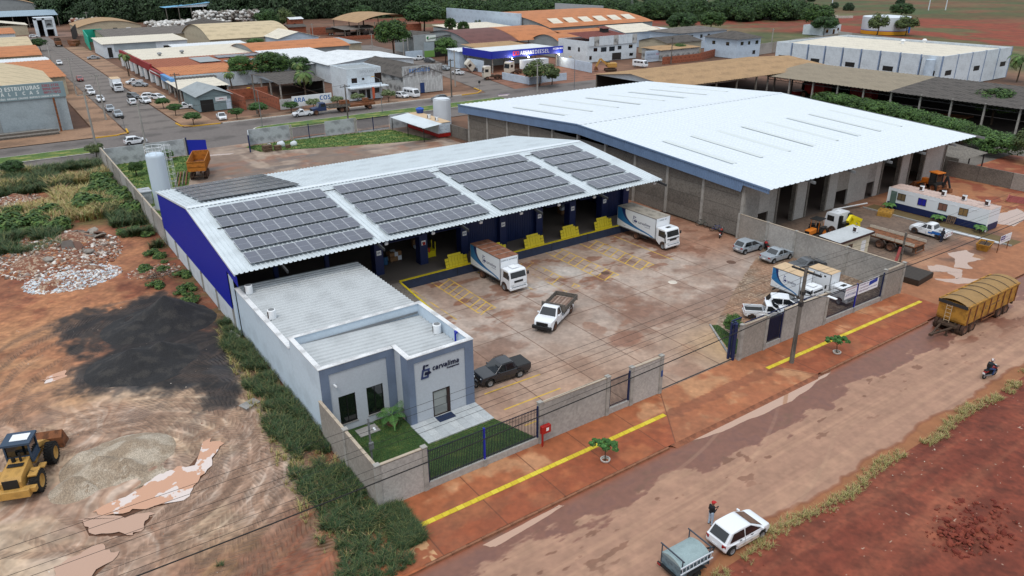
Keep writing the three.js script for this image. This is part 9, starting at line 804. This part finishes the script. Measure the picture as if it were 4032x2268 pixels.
{ const b = thing('steel_ramp', 'dark steel ramp box lying at the end of the street wall', 'steel ramp', 60.2,-0.02,-0.4); b.rotation.y = 0.1; part('deck', bx(3.4,0.06,2.6,0,0.55,0), tmat(mottle(0x2b2622,0x3d332b, 0.8),0.7), b); part('frame', [bx(3.5,0.55,0.08,0,0,1.3), bx(3.5,0.55,0.08,0,0,-1.3), bx(0.08,0.55,2.5,1.7,0,0), bx(0.08,0.55,2.5,-1.7,0,0)], tmat(mottle(0x3a2c22,0x2b211b, 0.8),0.8), b);
  const p = thing('wooden_post', 'grey wooden post with wires near the flatbed truck', 'post', 62.8,0,-3.2); part('post', bx(0.16,3.6,0.16), M.woodGrey, p); part('bracket', bx(0.3,0.06,0.06,0,3.2,0), M.darkGrey, p); solo('red_beam', [beam([61.3,0.1,-3.0],[62.7,1.9,-3.4],0.25,0.25)], tmat(mottle(0x8d2c28,0x6f2420,0.8),0.6), 'red steel beam leaning on the wooden post', 'beam');
  const sgn = canvas(512,200,(c) => { c.fillStyle = '#dfe3ea'; c.fillRect(0,0,512,200); c.fillStyle = '#3d2f78'; c.fillRect(0,0,210,110); c.fillStyle = '#f0f0f4'; c.font = 'bold 54px sans-serif'; c.fillText('ALUGA-SE', 12,74,190); c.fillStyle = '#3d2f78'; c.font = 'bold 46px sans-serif'; c.fillText('66 9 9999-9999'.slice(0,4),230,80); c.fillRect(30,140,440,10); }); const s = thing('road_board', 'white roadside board reading ALUGA-SE on two legs', 'sign board', 76,0,1.25); part('board', bx(2.5,0.9,0.04,0,1.0,0), M.whitePaint, s); part('print', printed(2.46,0.86,0,1.02,0.024), tmat(sgn, 0.6), s); for (const x of [-1.15,1.15]) part('leg', bx(0.08,1.9,0.08, x, 0,-0.07), M.rust, s);
  struct('planter_kerb', [b2(78.1,78.35,-0.02,0.14,-17,1.2)], M.conc); struct('planter_soil', sheet(78.35,80.85,-17,1.2,-0.008), tmat(mottle(0x6a5a3a, 0x5a4a30,2),0.95)); const pf = frondGeo(12,7,1.2,1.5,0.35,0.06,[0x4f7a3a, 0x5c8444]); [[-14.6, 'by its door'],[-8.2, 'by its middle'],[-3.2, 'by its near end']].forEach(([z, l]) => { const t = thing('garden_palm', 'small garden palm beside the site container, ' + l, 'palm', 80.2,0, z, z, 'palms by the site container'); part('fronds', pf, M.leaf, t).position.y = 0.6; part('stem', bar([0,0,0],[0,0.65,0],0.06), M.bark, t); });
  const pal = thing('wooden_pallet', 'wooden pallet leaning on the site container', 'pallet', 80.6,0,-6.9); pal.rotation.z = 1.2; for (let i = 0; i < 5; i++) part('slat', bx(1.0,0.03,0.12,0.5,0.1,-0.45 + i * 0.22), M.wood, pal); for (let i = 0; i < 3; i++) part('runner', bx(0.1,0.1,1.0,0.05 + i * 0.45,0,0), M.wood, pal); const bk = thing('paint_bucket', 'white paint bucket on the gravel beside the crane truck', 'bucket', 71.2,0,-13.5); part('pail', lathe([[0.01,0],[0.22,0],[0.26,0.45],[0.24,0.45],[0.2,0.05]],16), M.whitePaint, bk); part('bail', new THREE.TorusGeometry(0.24,0.012,4,14, PI).translate(0,0.44,0), M.steel, bk); solo('white_pipe', [bar([72.5,0.6,-17.8],[79.4,0.35,-17.2],0.09,8)], M.whitePaint, 'long white pipe lying at the hall front', 'pipe'); solo('white_pipe', [bar([77.6,0.1,-6],[77.9,0.1,0.2],0.14,8)], M.whiteWall, 'pale pipe lying beside the planter kerb', 'pipe');
  const w = thing('yard_wall', 'weathered low wall at the right end of the contractor yard', 'wall', 0,0,0); for (let i = 0; i < 4; i++) part('wall_panel', b2(103,103.15,0,2.3,-19 + i * 4.6,-14.45 + i * 4.6), i < 2 ? M.concDark[1] : M.concPanel[1], w); const ls = thing('lean_to_shed', 'small fibre-sheet lean-to beside the hall', 'shed', 0,0,0); part('roof', ribbed('x', 104,112,-25,3.2,-17.5,2.4,0.5,0.06), M.concDark[3], ls); part('wall', b2(104,104.15,0,2.6,-24.5,-18), M.concDark[1], ls); for (const x of [107,111.6]) part('post', bx(0.15,2.4,0.15, x, 0,-17.8), M.darkGrey, ls); struct('grey_lot', mapUV(sheet(103.2,190,-28,-2,-0.05)), M.concDark[2]);
  const rf = thing('red_frame', 'red steel gate frames stacked on the muddy ground', 'steel frame', 97.5,0,-6.5,0.3); for (let i = 0; i < 6; i++) part('bar', bx(0.12,0.12,2.2,-1.5 + i * 0.6,0.1,0), tmat(mottle(0xa85a58,0x8a4440,0.8),0.7), rf); part('rail', [bx(3.4,0.14,0.12,0,0.22,1.1), bx(3.4,0.14,0.12,0,0.22,-1.1)], mat(0x9a4a46,0.7), rf); }
// ---------- people ----------
function sdfPerson(bones, size, centre, res = 96) { // bones: [a, b, ra, rb, colour]
  const mc = new MarchingCubes(res, mat(0xffffff), false, false, 400000); mc.isolation = 0; const n = res, f = mc.field; let k = 0; const sd = (x, y, z, b) => { const [p, q, ra, rb] = b, dx = q[0] - p[0], dy = q[1] - p[1], dz = q[2] - p[2], t = min(1, max(0,((x - p[0]) * dx + (y - p[1]) * dy + (z - p[2]) * dz) / (dx * dx + dy * dy + dz * dz + 1e-9))); return hyp(x - p[0] - dx * t, y - p[1] - dy * t, z - p[2] - dz * t) - ra - (rb - ra) * t; };
  for (let iz = 0; iz < n; iz++) for (let iy = 0; iy < n; iy++) for (let ix = 0; ix < n; ix++, k++) { const x = ((ix - n / 2) / (n / 2)) * size + centre[0], y = ((iy - n / 2) / (n / 2)) * size + centre[1], z = ((iz - n / 2) / (n / 2)) * size + centre[2]; let d = 9; for (const b of bones) { const e = sd(x, y, z, b), h = max(0.035 - abs(d - e),0) / 0.035; d = min(d, e) - h * h * 0.035 * 0.25; } f[k] = -d; }
  mc.update(); const c = mc.count, P = new Float32Array(c * 3), N = new Float32Array(c * 3), C = new Float32Array(c * 3); for (let i = 0; i < c; i++) { const x = mc.positionArray[i * 3] * size + centre[0], y = mc.positionArray[i * 3 + 1] * size + centre[1], z = mc.positionArray[i * 3 + 2] * size + centre[2]; P.set([x, y, z], i * 3); N.set([mc.normalArray[i * 3], mc.normalArray[i * 3 + 1], mc.normalArray[i * 3 + 2]], i * 3); let m = 9, col = null; for (const b of bones) { const e = sd(x, y, z, b); if (e < m) { m = e; col = b[4]; } } C.set(lin(col), i * 3); }
  const g = new THREE.BufferGeometry(); g.setAttribute('position', new THREE.BufferAttribute(P, 3)); g.setAttribute('color', new THREE.BufferAttribute(C, 3)); g.computeVertexNormals(); return g;
}
const skin = 0x7d5440; M.person = new THREE.MeshStandardMaterial({ vertexColors: true, roughness: 0.85, side: THREE.DoubleSide });
function hand(p, dir, s) { const D = new THREE.Vector3(...dir).normalize(), q = new THREE.Quaternion().setFromUnitVectors(new THREE.Vector3(1,0,0), D), gs = [new THREE.CapsuleGeometry(0.03,0.045,3,6).rotateZ(PI / 2).translate(0.035,0,0)]; for (let i = 0; i < 4; i++) { const l = [0.055,0.065,0.06,0.045][i]; gs.push(new THREE.CapsuleGeometry(0.009, l * 0.6,2,5).rotateZ(PI / 2).translate(0.08 + l * 0.3,0,-0.03 + i * 0.02), new THREE.CapsuleGeometry(0.008, l * 0.4,2,5).rotateZ(PI / 2 - 0.9).translate(0.09 + l * 0.75,-0.018,-0.03 + i * 0.02)); } gs.push(new THREE.CapsuleGeometry(0.01,0.04,2,5).rotateZ(PI / 2).rotateY(s * 0.8).translate(0.05,0,-s * 0.045)); const g = mg(gs.map(v => v.toNonIndexed())); g.applyQuaternion(q); g.translate(...p); return g; }
function person(label, o) { const t = thing('person', label, 'person', o.x, o.y || 0, o.z, head(...o.face)); const { sh, pa, bones } = o; part('body', sdfPerson(bones, o.size || 0.95, o.centre || [0.05,0.85,0],112), M.person, t); const sk = mat(skin, 0.7); for (const [p, d, s] of o.hands) part('hand', hand(p, d, s), sk, t); const [hx, hy, hz] = o.headAt; part('face', [new THREE.SphereGeometry(0.018,8,6).translate(hx + 0.105, hy - 0.01, hz), new THREE.SphereGeometry(0.012,6,5).translate(hx + 0.088, hy + 0.03, hz - 0.035), new THREE.SphereGeometry(0.012,6,5).translate(hx + 0.088, hy + 0.03, hz + 0.035), bx(0.02,0.012,0.045, hx + 0.088, hy - 0.065, hz), new THREE.SphereGeometry(0.025,6,5).translate(hx, hy, hz - 0.1), new THREE.SphereGeometry(0.025,6,5).translate(hx, hy, hz + 0.1)], mat(0x5f3d2e, 0.7), t); return t; }
{ const S = 0x14161b, J = 0xa9bdd2, K = skin; const std = (S, J, arms) => [[[0,0.95,0],[0,1.25,0],0.14,0.165, S],[[0,1.3,-0.12],[0,1.3,0.12],0.075,0.075, S],[[0,0.9,-0.07],[0,0.9,0.07],0.11,0.11, J],[[0,0.86,-0.09],[0.02,0.46,-0.1],0.09,0.065, J],[[0.02,0.46,-0.1],[-0.02,0.08,-0.11],0.065,0.05, J],[[0,0.86,0.09],[0.04,0.46,0.1],0.09,0.065, J],[[0.04,0.46,0.1],[0.02,0.08,0.11],0.065,0.05, J],[[-0.04,0.04,-0.11],[0.14,0.035,-0.12],0.045,0.038,0x2a2522],[[0,0.04,0.11],[0.18,0.035,0.12],0.045,0.038,0x2a2522], ...arms];
  const t = person('person in black sweater, pale jeans and red cap looking at a phone', { x: 15.25, y: -0.145, z: 12.45, face: [1,0.15], headAt: [0.07,1.53,0], hands: [[[0.33,1.07,-0.05],[1,0.3,0.2],-1],[[0.31,1.06,0.07],[1,0.3,-0.3],1]], bones: [...std(S, J, [[[0,1.32,-0.17],[-0.02,1.05,-0.2],0.055,0.045, S],[[-0.02,1.05,-0.2],[0.3,1.06,-0.07],0.045,0.033, S],[[0,1.32,0.17],[0,1.05,0.21],0.055,0.045, S],[[0,1.05,0.21],[0.29,1.05,0.08],0.045,0.033, S]]),[[0.01,1.36,0],[0.05,1.45,0],0.055,0.055, K],[[0.06,1.52,0],[0.07,1.56,0],0.09,0.1, K]] });
  const cap = part('cap', [new THREE.SphereGeometry(0.118,16,8,0,6.283,0, PI / 2).translate(0.065,1.565,0), rbx(0.13,0.016,0.16,0.008,0.19,1.55,0)], mat(0xb3141a, 0.7), t); part('phone', bx(0.14,0.012,0.075,0.43,1.11,0,0,0,0.4), M.black, t);
  const S2 = 0x1d2634; const t2 = person('person in dark blue work clothes standing at the fleet pickup tailgate', { x: 73.3, y: -0.02, z: -4.2, face: [0.5,-0.85], headAt: [0.01,1.53,0], hands: [[[0.14,0.76,-0.26],[0.3,-1,0],-1],[[0.2,0.86,0.24],[0.7,-0.7,0],1]], bones: [...std(S2,0x1b2840,[[[0,1.32,-0.17],[0,1.04,-0.24],0.055,0.045, S2],[[0,1.04,-0.24],[0.13,0.8,-0.26],0.045,0.033, S2],[[0,1.32,0.17],[-0.02,1.05,0.24],0.055,0.045, S2],[[-0.02,1.05,0.24],[0.18,0.9,0.24],0.045,0.033, S2]]),[[0,1.36,0],[0.0,1.45,0],0.055,0.055, K],[[0,1.52,0],[0.01,1.57,0],0.09,0.1, K]] }); part('hair', [new THREE.SphereGeometry(0.113,16,8,0,6.283,0, PI * 0.5).translate(0.0,1.57,0)], M.black, t2);
  const B = 0x1f2b33, Jn = 0x26406e; const t3 = person('rider in dark jacket, jeans and patterned helmet on the red motorcycle', { x: 46.0, y: -0.15, z: 13.7, face: [1,0.12], size: 1.0, centre: [0.0,0.95,0], headAt: [-0.08,1.52,0], hands: [[[0.34,1.06,-0.3],[1,-0.2,0],-1],[[0.34,1.06,0.3],[1,-0.2,0],1]], bones: [[[-0.3,0.9,0],[-0.17,1.22,0],0.15,0.17, B],[[-0.16,1.28,-0.13],[-0.16,1.28,0.13],0.08,0.08, B],[[-0.16,1.28,-0.19],[0.05,1.05,-0.3],0.06,0.05, B],[[0.05,1.05,-0.3],[0.33,1.06,-0.31],0.05,0.035, B],[[-0.16,1.28,0.19],[0.05,1.05,0.3],0.06,0.05, B],[[0.05,1.05,0.3],[0.33,1.06,0.31],0.05,0.035, B],[[-0.32,0.88,-0.08],[0.15,0.72,-0.2],0.1,0.075, Jn],[[0.15,0.72,-0.2],[0.0,0.33,-0.21],0.07,0.05, Jn],[[-0.32,0.88,0.08],[0.15,0.72,0.2],0.1,0.075, Jn],[[0.15,0.72,0.2],[0.0,0.33,0.21],0.07,0.05, Jn],[[-0.04,0.28,-0.21],[0.14,0.28,-0.22],0.045,0.04,0x22201e],[[-0.04,0.28,0.21],[0.14,0.28,0.22],0.045,0.04,0x22201e],[[-0.14,1.33,0],[-0.1,1.46,0],0.06,0.06, K],[[-0.09,1.5,0],[-0.08,1.54,0],0.09,0.095, K]] });
  part('helmet', [new THREE.SphereGeometry(0.145,18,12).translate(-0.09,1.53,0)], tmat(dtex(64,64,(i, j) => (tfbm(i, j, 64,6,2) > 0.52 ? [205,200,196] : [120,40,44])),0.4), t3); part('visor', [new THREE.SphereGeometry(0.149,14,8, PI * 0.72, PI * 0.56,1.1,0.6).translate(-0.09,1.53,0)], M.glass, t3); part('backpack', rbx(0.16,0.36,0.28,0.05,-0.42,0.98,0), M.black, t3); }
renderer.render(scene, camera);
